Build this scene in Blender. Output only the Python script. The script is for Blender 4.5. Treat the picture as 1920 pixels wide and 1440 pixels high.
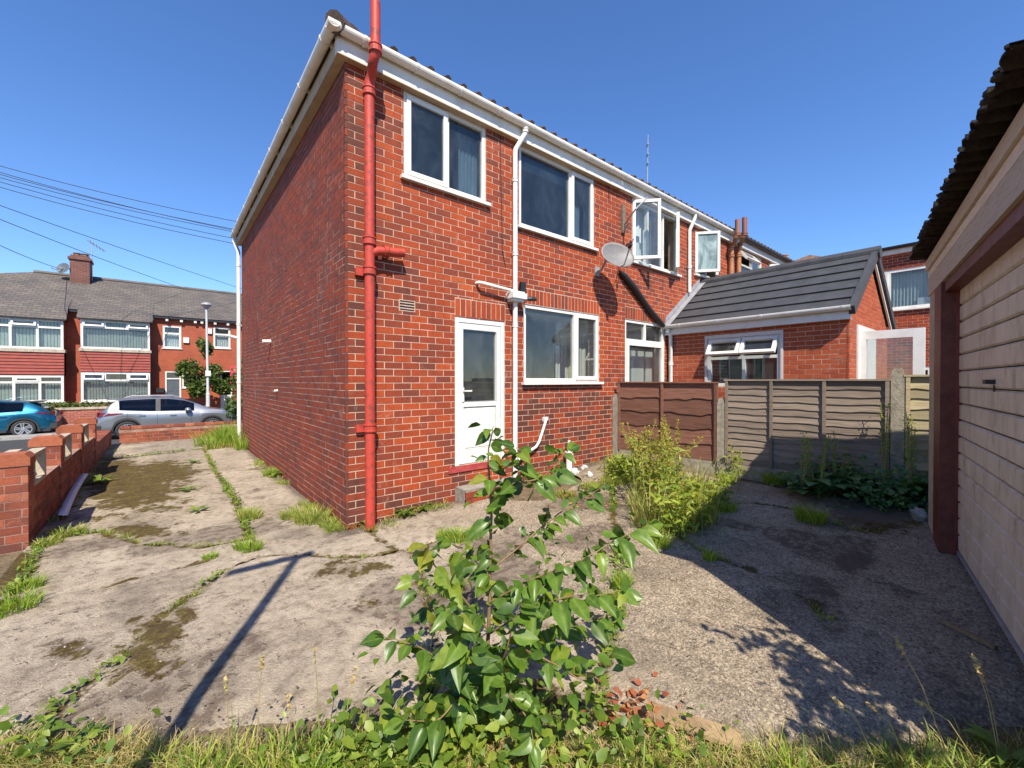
import bpy, math, random
import numpy as np
from mathutils import Vector, Matrix, noise
random.seed(7); np.random.seed(7)
R = math.radians
scene = bpy.context.scene
for o in list(bpy.data.objects): bpy.data.objects.remove(o, do_unlink=True)
COL = scene.collection

# ------------------------------------------------------------------ camera
FOC = 786.0; CAMH = 1.64; TH = R(50.4); PITCH = R(-0.44)      # focal length in photo pixels (1920 wide)
FW = Vector((math.cos(TH), math.sin(TH), 0)); RT = Vector((math.sin(TH), -math.cos(TH), 0)); ZZ = Vector((0, 0, 1))
FV = FW*math.cos(PITCH) + ZZ*math.sin(PITCH); UP = -FW*math.sin(PITCH) + ZZ*math.cos(PITCH)
CAM = Vector((0, 0, CAMH))
cd = bpy.data.cameras.new('camera'); co = bpy.data.objects.new('camera', cd); COL.objects.link(co)
cd.sensor_fit = 'HORIZONTAL'; cd.sensor_width = 36.0; cd.lens = 36.0*FOC/1920.0
cd.clip_start = 0.05; cd.clip_end = 3000
m = Matrix.Identity(4)
for i in range(3):
    m[i][0] = RT[i]; m[i][1] = UP[i]; m[i][2] = -FV[i]; m[i][3] = CAM[i]
co.matrix_world = m
scene.camera = co

# ------------------------------------------------------------------ light
SUN_EL = R(50.0); SD = Vector((0.469, 0.883, 0)).normalized()     # SD: horizontal way the light travels
world = bpy.data.worlds.new('World'); scene.world = world; world.use_nodes = True
nt = world.node_tree; bg = nt.nodes['Background']
sky = nt.nodes.new('ShaderNodeTexSky'); sky.sky_type = 'NISHITA'; sky.sun_disc = False
sky.sun_elevation = SUN_EL; sky.sun_rotation = math.atan2(-SD.x, -SD.y)
sky.air_density = 1.0; sky.dust_density = 0.0; sky.ozone_density = 7.0; sky.altitude = 50
hs_ = nt.nodes.new('ShaderNodeHueSaturation'); hs_.inputs['Saturation'].default_value = 1.10; hs_.inputs['Hue'].default_value = 0.506
nt.links.new(sky.outputs[0], hs_.inputs['Color']); nt.links.new(hs_.outputs[0], bg.inputs[0]); bg.inputs[1].default_value = 0.126
sl = bpy.data.lights.new('sun', 'SUN'); sl.energy = 5.0; sl.angle = R(0.53); sl.color = (1.0, 0.915, 0.78)
so = bpy.data.objects.new('sun', sl); COL.objects.link(so)
LD = SD*math.cos(SUN_EL) - ZZ*math.sin(SUN_EL)
so.rotation_euler = LD.to_track_quat('-Z', 'Y').to_euler(); so.location = (-6, -12, 14)
vs = scene.view_settings
vs.view_transform = 'Standard'; vs.look = 'None'; vs.gamma = 1.0; vs.use_curve_mapping = False; vs.exposure = 0.78

# ------------------------------------------------------------------ pixel -> place
def ray(px, py): return FV + RT*((px-960)/FOC) + UP*((720-py)/FOC)
def on_y(px, py, Y): d = ray(px, py); return CAM + d*((Y-CAM.y)/d.y)
def on_x(px, py, X): d = ray(px, py); return CAM + d*((X-CAM.x)/d.x)
def on_z(px, py, Z): d = ray(px, py); return CAM + d*((Z-CAM.z)/d.z)
def sm(t): t = min(1.0, max(0.0, t)); return t*t*(3-2*t)
def gz(x, y):
    a = 0.25*min(1.0, max(0.0, (x-1.6)/4.5))
    if y > 15.2:
        t = sm((y-15.2)/1.6); a = a*(1-t) - 0.6*t
    elif x < -1.35:
        a = a - 0.6*sm((y-6.5)/4.0)*sm((-1.35-x)/0.3)
    return a
def on_g(px, py):
    z = 0.0
    for _ in range(6):
        p = on_z(px, py, z); z = gz(p.x, p.y)
    return Vector((p.x, p.y, z))

# ------------------------------------------------------------------ materials
def newmat(name):
    mt = bpy.data.materials.new(name); mt.use_nodes = True
    n = mt.node_tree; b = n.nodes['Principled BSDF']
    return mt, n, b
def N(n, t, **kw):
    x = n.nodes.new('ShaderNode'+t)
    for k, v in kw.items(): setattr(x, k, v)
    return x
def ramp(n, stops, src=None):
    r = N(n, 'ValToRGB'); e = r.color_ramp.elements
    while len(e) < len(stops): e.new(0.5)
    for el, (p, c) in zip(e, stops): el.position = p; el.color = (*c, 1) if len(c) == 3 else c
    if src is not None: n.links.new(src, r.inputs[0])
    return r
def noise_tex(n, scale, detail=4, rough=0.6, vec=None, dist=0.0):
    t = N(n, 'TexNoise'); t.inputs['Scale'].default_value = scale; t.inputs['Detail'].default_value = detail
    t.inputs['Roughness'].default_value = rough; t.inputs['Distortion'].default_value = dist
    if vec is not None: n.links.new(vec, t.inputs['Vector'])
    return t
def mixc(n, fac, a, b, mode='MIX'):
    x = N(n, 'Mix', data_type='RGBA', blend_type=mode)
    for s, v in ((x.inputs[0], fac), (x.inputs[6], a), (x.inputs[7], b)):
        if isinstance(v, (int, float)): s.default_value = v
        elif isinstance(v, tuple): s.default_value = (*v, 1)
        else: n.links.new(v, s)
    return x.outputs[2]
def math_(n, op, a, b=None, clamp=False):
    x = N(n, 'Math', operation=op, use_clamp=clamp)
    for i, v in enumerate((a, b)):
        if v is None: continue
        if isinstance(v, (int, float)): x.inputs[i].default_value = v
        else: n.links.new(v, x.inputs[i])
    return x.outputs[0]
def bump(n, b, h, strength=0.4, dist=0.01):
    x = N(n, 'Bump'); x.inputs['Strength'].default_value = strength; x.inputs['Distance'].default_value = dist
    n.links.new(h, x.inputs['Height']); n.links.new(x.outputs[0], b.inputs['Normal']); return x
def island_rnd(n):
    oi = N(n, 'ObjectInfo'); g = N(n, 'NewGeometry')
    return math_(n, 'FRACT', math_(n, 'ADD', oi.outputs['Random'], g.outputs['Random Per Island'])), g.outputs['Position']
def plain(name, c1, c2=None, scale=6.0, rough=0.6, bmp=0.0, spec=0.5, metal=0.0, stretch=None, detail=5, bdist=0.01, lo=0.35, hi=0.65):
    mt, n, b = newmat(name)
    g = N(n, 'NewGeometry'); vec = g.outputs['Position']
    if stretch:
        mp = N(n, 'Mapping'); mp.inputs['Scale'].default_value = stretch
        n.links.new(vec, mp.inputs[0]); vec = mp.outputs[0]
    c2 = c2 or tuple(x*0.8 for x in c1)
    t = noise_tex(n, scale, detail, 0.62, vec)
    r = ramp(n, [(lo, c1), (hi, c2)], t.outputs[0])
    n.links.new(r.outputs[0], b.inputs['Base Color'])
    b.inputs['Roughness'].default_value = rough; b.inputs['Specular IOR Level'].default_value = spec; b.inputs['Metallic'].default_value = metal
    if bmp:
        t2 = noise_tex(n, scale*4, 4, 0.6, vec); bump(n, b, t2.outputs[0], bmp, bdist)
    return mt
def brickmat(name, stops, grime=(0.07, 0.04, 0.035), grime_amt=0.28, rough=0.82, corner=None, bright=None):
    mt, n, b = newmat(name)
    rnd, pos = island_rnd(n)
    big = noise_tex(n, 1.1, 4, 0.6, pos)
    fac = math_(n, 'ADD', math_(n, 'MULTIPLY', rnd, 0.68), math_(n, 'MULTIPLY', math_(n, 'SUBTRACT', big.outputs[0], 0.5), 0.6))
    fac = math_(n, 'ADD', fac, 0.18)
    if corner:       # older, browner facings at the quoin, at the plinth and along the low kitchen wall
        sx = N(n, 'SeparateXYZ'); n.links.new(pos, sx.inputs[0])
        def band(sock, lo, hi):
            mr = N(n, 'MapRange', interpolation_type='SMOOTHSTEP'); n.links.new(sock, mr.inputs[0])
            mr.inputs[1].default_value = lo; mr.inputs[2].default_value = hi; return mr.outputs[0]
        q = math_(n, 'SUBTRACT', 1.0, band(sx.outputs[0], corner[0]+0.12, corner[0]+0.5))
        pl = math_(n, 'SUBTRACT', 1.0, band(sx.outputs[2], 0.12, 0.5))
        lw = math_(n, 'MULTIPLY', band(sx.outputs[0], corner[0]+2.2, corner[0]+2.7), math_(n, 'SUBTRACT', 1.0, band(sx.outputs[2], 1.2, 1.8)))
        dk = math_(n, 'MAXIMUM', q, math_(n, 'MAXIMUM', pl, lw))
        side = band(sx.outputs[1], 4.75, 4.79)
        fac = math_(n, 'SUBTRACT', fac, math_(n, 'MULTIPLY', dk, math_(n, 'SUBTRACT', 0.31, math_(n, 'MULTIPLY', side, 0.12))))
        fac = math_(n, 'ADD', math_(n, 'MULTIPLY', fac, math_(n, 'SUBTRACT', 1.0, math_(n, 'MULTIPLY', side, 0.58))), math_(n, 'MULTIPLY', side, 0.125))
    r = ramp(n, stops, fac)
    fine = noise_tex(n, 55, 5, 0.7, pos)
    fr = ramp(n, [(0.3, (0.74, 0.70, 0.70)), (0.72, (1.15, 1.12, 1.1))], fine.outputs[0])
    c = mixc(n, 1.0, r.outputs[0], fr.outputs[0], 'MULTIPLY')
    st = noise_tex(n, 3.2, 6, 0.7, pos, 0.6)
    sr = ramp(n, [(0.5, (0, 0, 0)), (0.75, (1, 1, 1))], st.outputs[0])
    c = mixc(n, math_(n, 'MULTIPLY', sr.outputs[0], grime_amt), c, grime)
    ms = N(n, 'Mapping'); ms.inputs['Scale'].default_value = (7, 7, 0.55); n.links.new(pos, ms.inputs[0])      # rain streaks
    sf = ramp(n, [(0.52, (0, 0, 0)), (0.74, (1, 1, 1))], noise_tex(n, 1.0, 5, 0.6, ms.outputs[0]).outputs[0]).outputs[0]
    c = mixc(n, math_(n, 'MULTIPLY', sf, grime_amt*1.3), c, mixc(n, 1.0, c, (0.45, 0.42, 0.42), 'MULTIPLY'))
    bl_ = noise_tex(n, 6.5, 6, 0.72, pos, 1.0); bz = noise_tex(n, 0.8, 3, 0.5, pos)     # lime bloom in loose patches
    bf = ramp(n, [(0.60, (0, 0, 0)), (0.80, (1, 1, 1))], math_(n, 'ADD', bl_.outputs[0], math_(n, 'MULTIPLY', math_(n, 'SUBTRACT', bz.outputs[0], 0.5), 0.5))).outputs[0]
    c = mixc(n, math_(n, 'MULTIPLY', bf, 0.38), c, (0.46, 0.33, 0.26))
    n.links.new(c, b.inputs['Base Color']); b.inputs['Roughness'].default_value = rough; b.inputs['Specular IOR Level'].default_value = 0.3
    bump(n, b, fine.outputs[0], 0.35, 0.004)
    return mt
OLD = [(0.0, (0.11, 0.036, 0.025)), (0.14, (0.165, 0.043, 0.026)), (0.3, (0.225, 0.045, 0.020)), (0.55, (0.31, 0.052, 0.016)), (0.85, (0.37, 0.068, 0.018)), (1.0, (0.43, 0.10, 0.028))]
NEWB = [(0.0, (0.30, 0.058, 0.024)), (0.5, (0.37, 0.078, 0.028)), (1.0, (0.42, 0.105, 0.042))]
M = {}
M['brick_old'] = brickmat('brick_old', OLD, corner=(1.55,))
M['brick_mid'] = brickmat('brick_mid', OLD, grime_amt=0.35)
M['brick_new'] = brickmat('brick_new', NEWB, grime_amt=0.1)
M['brick_yard'] = brickmat('brick_yard', [(0, (0.11, 0.04, 0.03)), (0.4, (0.23, 0.06, 0.032)), (0.75, (0.33, 0.09, 0.045)), (1, (0.42, 0.16, 0.09))], grime_amt=0.6)
M['coping'] = brickmat('coping', [(0, (0.27, 0.08, 0.04)), (1, (0.38, 0.125, 0.06))], grime_amt=0.45)
M['mortar'] = plain('mortar', (0.58, 0.41, 0.31), (0.44, 0.30, 0.22), 7, 0.95, 0.5, 0.1)
M['mortar_y'] = plain('mortar_y', (0.36, 0.24, 0.18), (0.22, 0.12, 0.09), 6, 0.95, 0.5, 0.1)
M['upvc'] = plain('upvc', (0.68, 0.67, 0.63), (0.54, 0.52, 0.47), 5, 0.36, 0, 0.5, lo=0.48, hi=0.82)
M['upvc_old'] = plain('upvc_old', (0.74, 0.71, 0.64), (0.56, 0.52, 0.45), 4, 0.42, 0.05, 0.5, lo=0.45, hi=0.8)
M['upvc_grey'] = plain('upvc_grey', (0.56, 0.55, 0.53), (0.5, 0.49, 0.47), 4, 0.5)
M['soffit_shaded'] = plain('soffit_shaded', (0.46, 0.36, 0.24), (0.36, 0.27, 0.17), 5, 0.6)  # old uPVC with its shade and warm bounce painted in as tan
M['redpipe'] = plain('redpipe', (0.43, 0.05, 0.032), (0.16, 0.045, 0.03), 14, 0.55, 0.3, 0.35, bdist=0.006, lo=0.5, hi=0.7, detail=8)
M['tanpipe'] = plain('tanpipe', (0.42, 0.19, 0.075), (0.26, 0.11, 0.05), 7, 0.55, 0.1)
M['darkpipe'] = plain('darkpipe', (0.16, 0.12, 0.07), (0.3, 0.09, 0.06), 4, 0.6, 0.1)
M['rustpipe'] = plain('rustpipe', (0.24, 0.075, 0.05), (0.16, 0.07, 0.05), 7, 0.6, 0.1)
M['black'] = plain('black', (0.018, 0.018, 0.02), (0.012, 0.012, 0.013), 9, 0.5)
M['blackrag'] = plain('blackrag', (0.012, 0.011, 0.011), (0.05, 0.035, 0.02), 12, 0.75, 0.5, 0.3, bdist=0.02)
M['grey_metal'] = plain('grey_metal', (0.30, 0.30, 0.30), (0.24, 0.24, 0.25), 8, 0.45)
M['dishgrey'] = plain('dishgrey', (0.19, 0.18, 0.175), (0.15, 0.145, 0.14), 14, 0.55)
M['galv'] = plain('galv', (0.45, 0.46, 0.47), (0.35, 0.36, 0.38), 8, 0.4, 0, 0.5, 0.6)
M['tile_old'] = plain('tile_old', (0.05, 0.035, 0.03), (0.11, 0.07, 0.05), 9, 0.85, 0.6)
M['tile_grey'] = plain('tile_grey', (0.036, 0.037, 0.041), (0.052, 0.053, 0.057), 5, 0.62, 0.1)
M['lead'] = plain('lead', (0.30, 0.30, 0.32), (0.22, 0.22, 0.24), 6, 0.5, 0.2)
M['garage_red'] = plain('garage_red', (0.085, 0.011, 0.008), (0.14, 0.035, 0.022), 12, 0.5, 0.2)
M['redpaint'] = plain('redpaint', (0.30, 0.03, 0.035), (0.36, 0.07, 0.06), 11, 0.6, 0.2)
M['darkred'] = plain('darkred', (0.13, 0.012, 0.010), (0.20, 0.03, 0.022), 9, 0.35, 0.15)
M['concrete_post'] = plain('concrete_post', (0.36, 0.32, 0.25), (0.22, 0.20, 0.15), 16, 0.92, 0.7, 0.2)
M['screen_block'] = plain('screen_block', (0.46, 0.40, 0.31), (0.33, 0.28, 0.21), 8, 0.9, 0.4, 0.2)
M['stone'] = plain('stone', (0.34, 0.31, 0.26), (0.2, 0.18, 0.15), 12, 0.9, 0.8, 0.2, bdist=0.02)
M['white_rubble'] = plain('white_rubble', (0.66, 0.64, 0.6), (0.36, 0.34, 0.3), 14, 0.85, 0.7, 0.2, bdist=0.02)
M['soil'] = plain('soil', (0.10, 0.072, 0.045), (0.19, 0.145, 0.09), 9, 0.98, 0.9, 0.1, bdist=0.03)
M['board_white'] = plain('board_white', (0.72, 0.72, 0.72), (0.6, 0.6, 0.6), 5, 0.45)
M['scrapwood'] = plain('scrapwood', (0.30, 0.20, 0.11), (0.18, 0.12, 0.07), 8, 0.85, 0.5, stretch=(2, 14, 2))
M['palewood'] = plain('palewood', (0.36, 0.25, 0.13), (0.2, 0.13, 0.07), 8, 0.85, 0.5)
M['fabric'] = plain('fabric', (0.50, 0.56, 0.53), (0.40, 0.47, 0.45), 3, 0.9)
M['net'] = plain('net', (0.66, 0.68, 0.68), (0.55, 0.58, 0.6), 4, 0.9)
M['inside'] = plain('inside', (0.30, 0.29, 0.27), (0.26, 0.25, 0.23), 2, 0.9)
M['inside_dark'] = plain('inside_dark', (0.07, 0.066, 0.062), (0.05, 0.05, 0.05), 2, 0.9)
M['inside_white'] = plain('inside_white', (0.62, 0.61, 0.57), (0.56, 0.55, 0.52), 2, 0.9)
M['yellowed'] = plain('yellowed', (0.62, 0.55, 0.28), (0.55, 0.47, 0.22), 4, 0.7)
M['asphalt'] = plain('asphalt', (0.055, 0.056, 0.06), (0.04, 0.04, 0.043), 30, 0.9, 0.4, 0.3)
M['kerb'] = plain('kerb', (0.34, 0.33, 0.31), (0.26, 0.25, 0.23), 8, 0.9, 0.3)
M['paving'] = plain('paving', (0.30, 0.28, 0.26), (0.22, 0.21, 0.2), 5, 0.9, 0.3)
M['bark'] = plain('bark', (0.12, 0.08, 0.05), (0.2, 0.15, 0.09), 20, 0.9, 0.5)
M['stem_red'] = plain('stem_red', (0.15, 0.065, 0.035), (0.2, 0.16, 0.06), 14, 0.7, 0.2)
M['stem_green'] = plain('stem_green', (0.20, 0.24, 0.06), (0.26, 0.22, 0.08), 10, 0.7)
M['slate'] = plain('slate', (0.085, 0.075, 0.07), (0.13, 0.115, 0.10), 2.2, 0.8, 0.3, stretch=(1, 1, 3))
M['red_hung'] = plain('red_hung', (0.30, 0.06, 0.04), (0.23, 0.05, 0.04), 5, 0.8, 0.2)
M['tyre'] = plain('tyre', (0.02, 0.02, 0.02), (0.03, 0.03, 0.03), 20, 0.8)
M['alloy'] = plain('alloy', (0.45, 0.45, 0.46), (0.38, 0.38, 0.4), 6, 0.35, 0, 0.5, 0.7)
M['plastic_dark'] = plain('plastic_dark', (0.03, 0.03, 0.032), (0.025, 0.025, 0.027), 8, 0.55)
M['tail_red'] = plain('tail_red', (0.16, 0.012, 0.015), (0.1, 0.01, 0.012), 8, 0.15)
M['lampgrey'] = plain('lampgrey', (0.52, 0.52, 0.5), (0.45, 0.45, 0.44), 8, 0.5)
M['door_grey'] = plain('door_grey', (0.09, 0.105, 0.125), (0.075, 0.09, 0.11), 8, 0.5)
M['pink'] = plain('pink', (0.62, 0.06, 0.09), (0.55, 0.05, 0.08), 6, 0.6)
def carpaint(name, c, metal):
    mt, n, b = newmat(name)
    g = N(n, 'NewGeometry'); t = noise_tex(n, 400, 2, 0.5, g.outputs['Position'])
    r = ramp(n, [(0.3, tuple(x*0.9 for x in c)), (0.7, tuple(min(1, x*1.1) for x in c))], t.outputs[0])
    n.links.new(r.outputs[0], b.inputs['Base Color'])
    b.inputs['Metallic'].default_value = metal; b.inputs['Roughness'].default_value = 0.34
    b.inputs['Coat Weight'].default_value = 0.8; b.inputs['Coat Roughness'].default_value = 0.05
    return mt
M['silver'] = carpaint('silver_paint', (0.33, 0.335, 0.35), 0.8)
M['bluecar'] = carpaint('blue_paint', (0.0, 0.10, 0.19), 0.6)
def glassmat(name, tint=(0.82, 0.86, 0.86), rough=0.01, dirt=0.06, dcol=(0.5, 0.52, 0.52), ior=1.55):
    mt = bpy.data.materials.new(name); mt.use_nodes = True; n = mt.node_tree
    for x in list(n.nodes):
        if x.type != 'OUTPUT_MATERIAL': n.nodes.remove(x)
    out = [x for x in n.nodes if x.type == 'OUTPUT_MATERIAL'][0]
    tr = N(n, 'BsdfTransparent'); tr.inputs[0].default_value = (*tint, 1)
    gl = N(n, 'BsdfGlossy'); gl.inputs['Roughness'].default_value = rough
    df = N(n, 'BsdfDiffuse'); df.inputs[0].default_value = (*dcol, 1)
    fz = N(n, 'Fresnel'); g = N(n, 'NewGeometry')
    n.links.new(math_(n, 'ADD', math_(n, 'MULTIPLY', g.outputs['Backfacing'], 1/ior-ior), ior), fz.inputs[0]); mp = N(n, 'Mapping'); mp.inputs['Scale'].default_value = (2.2, 2.2, 1.2); n.links.new(g.outputs['Position'], mp.inputs[0])
    t = noise_tex(n, 1.6, 5, 0.65, mp.outputs[0], 0.8); rr = ramp(n, [(0.42, (0, 0, 0)), (0.8, (1, 1, 1))], t.outputs[0])
    wv = noise_tex(n, 0.9, 1, 0.5, g.outputs['Position']); bp = N(n, 'Bump'); bp.inputs['Strength'].default_value = 0.05; bp.inputs['Distance'].default_value = 0.05
    n.links.new(wv.outputs[0], bp.inputs['Height']); n.links.new(bp.outputs[0], gl.inputs['Normal'])
    m1 = N(n, 'MixShader'); n.links.new(math_(n, 'ADD', math_(n, 'MULTIPLY', rr.outputs[0], dirt), dirt*0.4), m1.inputs[0])
    n.links.new(tr.outputs[0], m1.inputs[1]); n.links.new(df.outputs[0], m1.inputs[2])
    m2 = N(n, 'MixShader'); n.links.new(fz.outputs[0], m2.inputs[0]); n.links.new(m1.outputs[0], m2.inputs[1]); n.links.new(gl.outputs[0], m2.inputs[2])
    n.links.new(m2.outputs[0], out.inputs[0])
    return mt
M['glass'] = glassmat('glass')
M['glass_dusty'] = glassmat('glass_dusty', (0.55, 0.62, 0.66), 0.03, 0.08, (0.26, 0.33, 0.38))
M['glass_frost'] = glassmat('glass_frost', (0.35, 0.42, 0.42), 0.15, 0.75, (0.42, 0.55, 0.54))
M['glass_car'] = glassmat('glass_car', (0.12, 0.13, 0.15), 0.01, 0.0)
def leafmat(name, stops, rough=0.45, trans=0.3, tcol=None, spec=0.5):
    mt, n, b = newmat(name)
    rnd, pos = island_rnd(n)
    r = ramp(n, stops, rnd)
    t = noise_tex(n, 30, 3, 0.6, pos)
    if name == 'lilac':
        at = N(n, 'Attribute'); at.attribute_name = 'rib'; pw = math_(n, 'POWER', at.outputs['Fac'], 5.0)
        r2 = mixc(n, math_(n, 'MULTIPLY', pw, 0.38), r.outputs[0], (0.26, 0.32, 0.10))
        class _O: outputs = [r2]
        r = _O
    c = mixc(n, 0.5 if name == 'lilac' else 0.35, r.outputs[0], mixc(n, 1.0, r.outputs[0], ramp(n, [(0.3, (0.5, 0.5, 0.5)), (0.7, (1.4, 1.4, 1.4))], t.outputs[0]).outputs[0], 'MULTIPLY'))
    n.links.new(c, b.inputs['Base Color']); b.inputs['Roughness'].default_value = rough; b.inputs['Specular IOR Level'].default_value = spec
    out = [x for x in n.nodes if x.type == 'OUTPUT_MATERIAL'][0]
    tl = N(n, 'BsdfTranslucent'); n.links.new(mixc(n, 1.0, c, tcol or (1.7, 1.7, 0.6), 'MULTIPLY'), tl.inputs[0])
    mx = N(n, 'MixShader'); mx.inputs[0].default_value = trans
    n.links.new(b.outputs[0], mx.inputs[1]); n.links.new(tl.outputs[0], mx.inputs[2]); n.links.new(mx.outputs[0], out.inputs[0])
    return mt
M['lilac'] = leafmat('lilac', [(0, (0.040, 0.088, 0.012)), (0.45, (0.075, 0.142, 0.017)), (0.8, (0.11, 0.185, 0.02)), (0.93, (0.17, 0.23, 0.022)), (1, (0.24, 0.23, 0.03))], 0.36, 0.28, None, 0.4)
M['leaf_small'] = leafmat('leaf_small', [(0, (0.06, 0.11, 0.014)), (0.5, (0.12, 0.19, 0.02)), (1, (0.23, 0.28, 0.035))], 0.5, 0.3)
M['leaf_dock'] = leafmat('leaf_dock', [(0, (0.05, 0.12, 0.035)), (1, (0.10, 0.20, 0.06))], 0.5, 0.2)
M['leaf_tree'] = leafmat('leaf_tree', [(0, (0.03, 0.065, 0.012)), (0.6, (0.08, 0.12, 0.018)), (1, (0.15, 0.19, 0.03))], 0.55, 0.25)
M['leaf_dead'] = leafmat('leaf_dead', [(0, (0.20, 0.05, 0.02)), (0.6, (0.30, 0.10, 0.035)), (1, (0.36, 0.2, 0.08))], 0.7, 0.2)
M['grass'] = leafmat('grass', [(0, (0.10, 0.17, 0.02)), (0.4, (0.20, 0.27, 0.035)), (0.75, (0.33, 0.35, 0.06)), (1, (0.52, 0.42, 0.16))], 0.6, 0.32)
M['grass_mix'] = leafmat('grass_mix', [(0, (0.09, 0.14, 0.018)), (0.35, (0.17, 0.21, 0.03)), (0.65, (0.34, 0.32, 0.08)), (1, (0.50, 0.38, 0.17))], 0.65, 0.3)
M['grass_green'] = leafmat('grass_green', [(0, (0.10, 0.19, 0.018)), (0.6, (0.22, 0.33, 0.03)), (1, (0.38, 0.40, 0.06))], 0.55, 0.35)
M['grass_dry'] = leafmat('grass_dry', [(0, (0.32, 0.22, 0.09)), (0.6, (0.52, 0.40, 0.18)), (1, (0.30, 0.30, 0.08))], 0.7, 0.3)
M['weed_yellow'] = leafmat('weed_yellow', [(0, (0.26, 0.24, 0.03)), (0.5, (0.38, 0.31, 0.04)), (1, (0.30, 0.16, 0.035))], 0.65, 0.3)
M['weed_leaf'] = leafmat('weed_leaf', [(0, (0.12, 0.19, 0.02)), (0.6, (0.24, 0.31, 0.03)), (1, (0.34, 0.36, 0.05))], 0.55, 0.35)
def woodmat(name, c1, c2, c3, rough=0.8):
    mt, n, b = newmat(name)
    rnd, pos = island_rnd(n)
    mp = N(n, 'Mapping'); mp.inputs['Scale'].default_value = (2.0, 1.0, 22.0); n.links.new(pos, mp.inputs[0])
    off = N(n, 'CombineXYZ'); n.links.new(math_(n, 'MULTIPLY', rnd, 30), off.inputs[0]); n.links.new(off.outputs[0], mp.inputs[1])
    t = noise_tex(n, 2.5, 6, 0.65, mp.outputs[0], 1.2)
    r = ramp(n, [(0.25, c1), (0.5, c2), (0.78, c3)], t.outputs[0])
    v = ramp(n, [(0, (0.72, 0.72, 0.72)), (1, (1.2, 1.2, 1.2))], rnd)
    c = mixc(n, 1.0, r.outputs[0], v.outputs[0], 'MULTIPLY')
    n.links.new(c, b.inputs['Base Color']); b.inputs['Roughness'].default_value = rough; b.inputs['Specular IOR Level'].default_value = 0.25
    bump(n, b, t.outputs[0], 0.5, 0.006)
    return mt
M['fence_brown'] = woodmat('fence_brown', (0.09, 0.038, 0.026), (0.17, 0.078, 0.052), (0.25, 0.13, 0.09))
M['fence_grey'] = woodmat('fence_grey', (0.13, 0.098, 0.075), (0.24, 0.188, 0.145), (0.34, 0.275, 0.215))
M['fence_tan'] = woodmat('fence_tan', (0.24, 0.19, 0.11), (0.36, 0.30, 0.18), (0.45, 0.38, 0.24))
M['garage_white'] = woodmat('garage_white', (0.38, 0.31, 0.22), (0.58, 0.49, 0.38), (0.66, 0.58, 0.47), 0.6)
def doorribs():
    mt, n, b = newmat('garage_door_paint')
    g = N(n, 'NewGeometry'); pos = g.outputs['Position']
    mp = N(n, 'Mapping'); mp.inputs['Scale'].default_value = (3, 3, 1.0); n.links.new(pos, mp.inputs[0])
    t = noise_tex(n, 2.6, 8, 0.74, mp.outputs[0], 0.5)
    r = ramp(n, [(0.34, (0.64, 0.57, 0.46)), (0.52, (0.54, 0.475, 0.37)), (0.66, (0.36, 0.30, 0.22)), (0.8, (0.16, 0.125, 0.085))], t.outputs[0])
    n.links.new(r.outputs[0], b.inputs['Base Color']); b.inputs['Roughness'].default_value = 0.5
    sx = N(n, 'SeparateXYZ'); n.links.new(pos, sx.inputs[0])
    bump(n, b, t.outputs[0], 0.15, 0.004)
    return mt
M['garage_door'] = doorribs()
def farbrick(name, c1, c2, mort, sx=1.0):
    mt, n, b = newmat(name)
    g = N(n, 'NewGeometry'); s = N(n, 'SeparateXYZ'); n.links.new(g.outputs['Position'], s.inputs[0])
    c = N(n, 'CombineXYZ'); n.links.new(math_(n, 'ADD', s.outputs[0], s.outputs[1]), c.inputs[0]); n.links.new(s.outputs[2], c.inputs[1])
    bt = N(n, 'TexBrick'); n.links.new(c.outputs[0], bt.inputs[0]); bt.inputs['Scale'].default_value = 1.0
    bt.inputs['Brick Width'].default_value = 0.225; bt.inputs['Row Height'].default_value = 0.0823; bt.inputs['Mortar Size'].default_value = 0.006
    for k, v in (('Color1', c1), ('Color2', c2), ('Mortar', mort)): bt.inputs[k].default_value = (*v, 1)
    t = noise_tex(n, 1.5, 5, 0.6, g.outputs['Position'])
    cc = mixc(n, 1.0, bt.outputs[0], ramp(n, [(0.3, (0.78, 0.76, 0.74)), (0.7, (1.1, 1.1, 1.1))], t.outputs[0]).outputs[0], 'MULTIPLY')
    n.links.new(cc, b.inputs['Base Color']); b.inputs['Roughness'].default_value = 0.85
    return mt
M['far_brick'] = farbrick('far_brick', (0.32, 0.068, 0.03), (0.37, 0.085, 0.036), (0.30, 0.10, 0.06))
M['far_brick2'] = farbrick('far_brick2', (0.33, 0.08, 0.05), (0.24, 0.06, 0.04), (0.42, 0.26, 0.2))
M['chimney_brick'] = farbrick('chimney_brick', (0.17, 0.06, 0.045), (0.12, 0.045, 0.035), (0.2, 0.12, 0.1))
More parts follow.
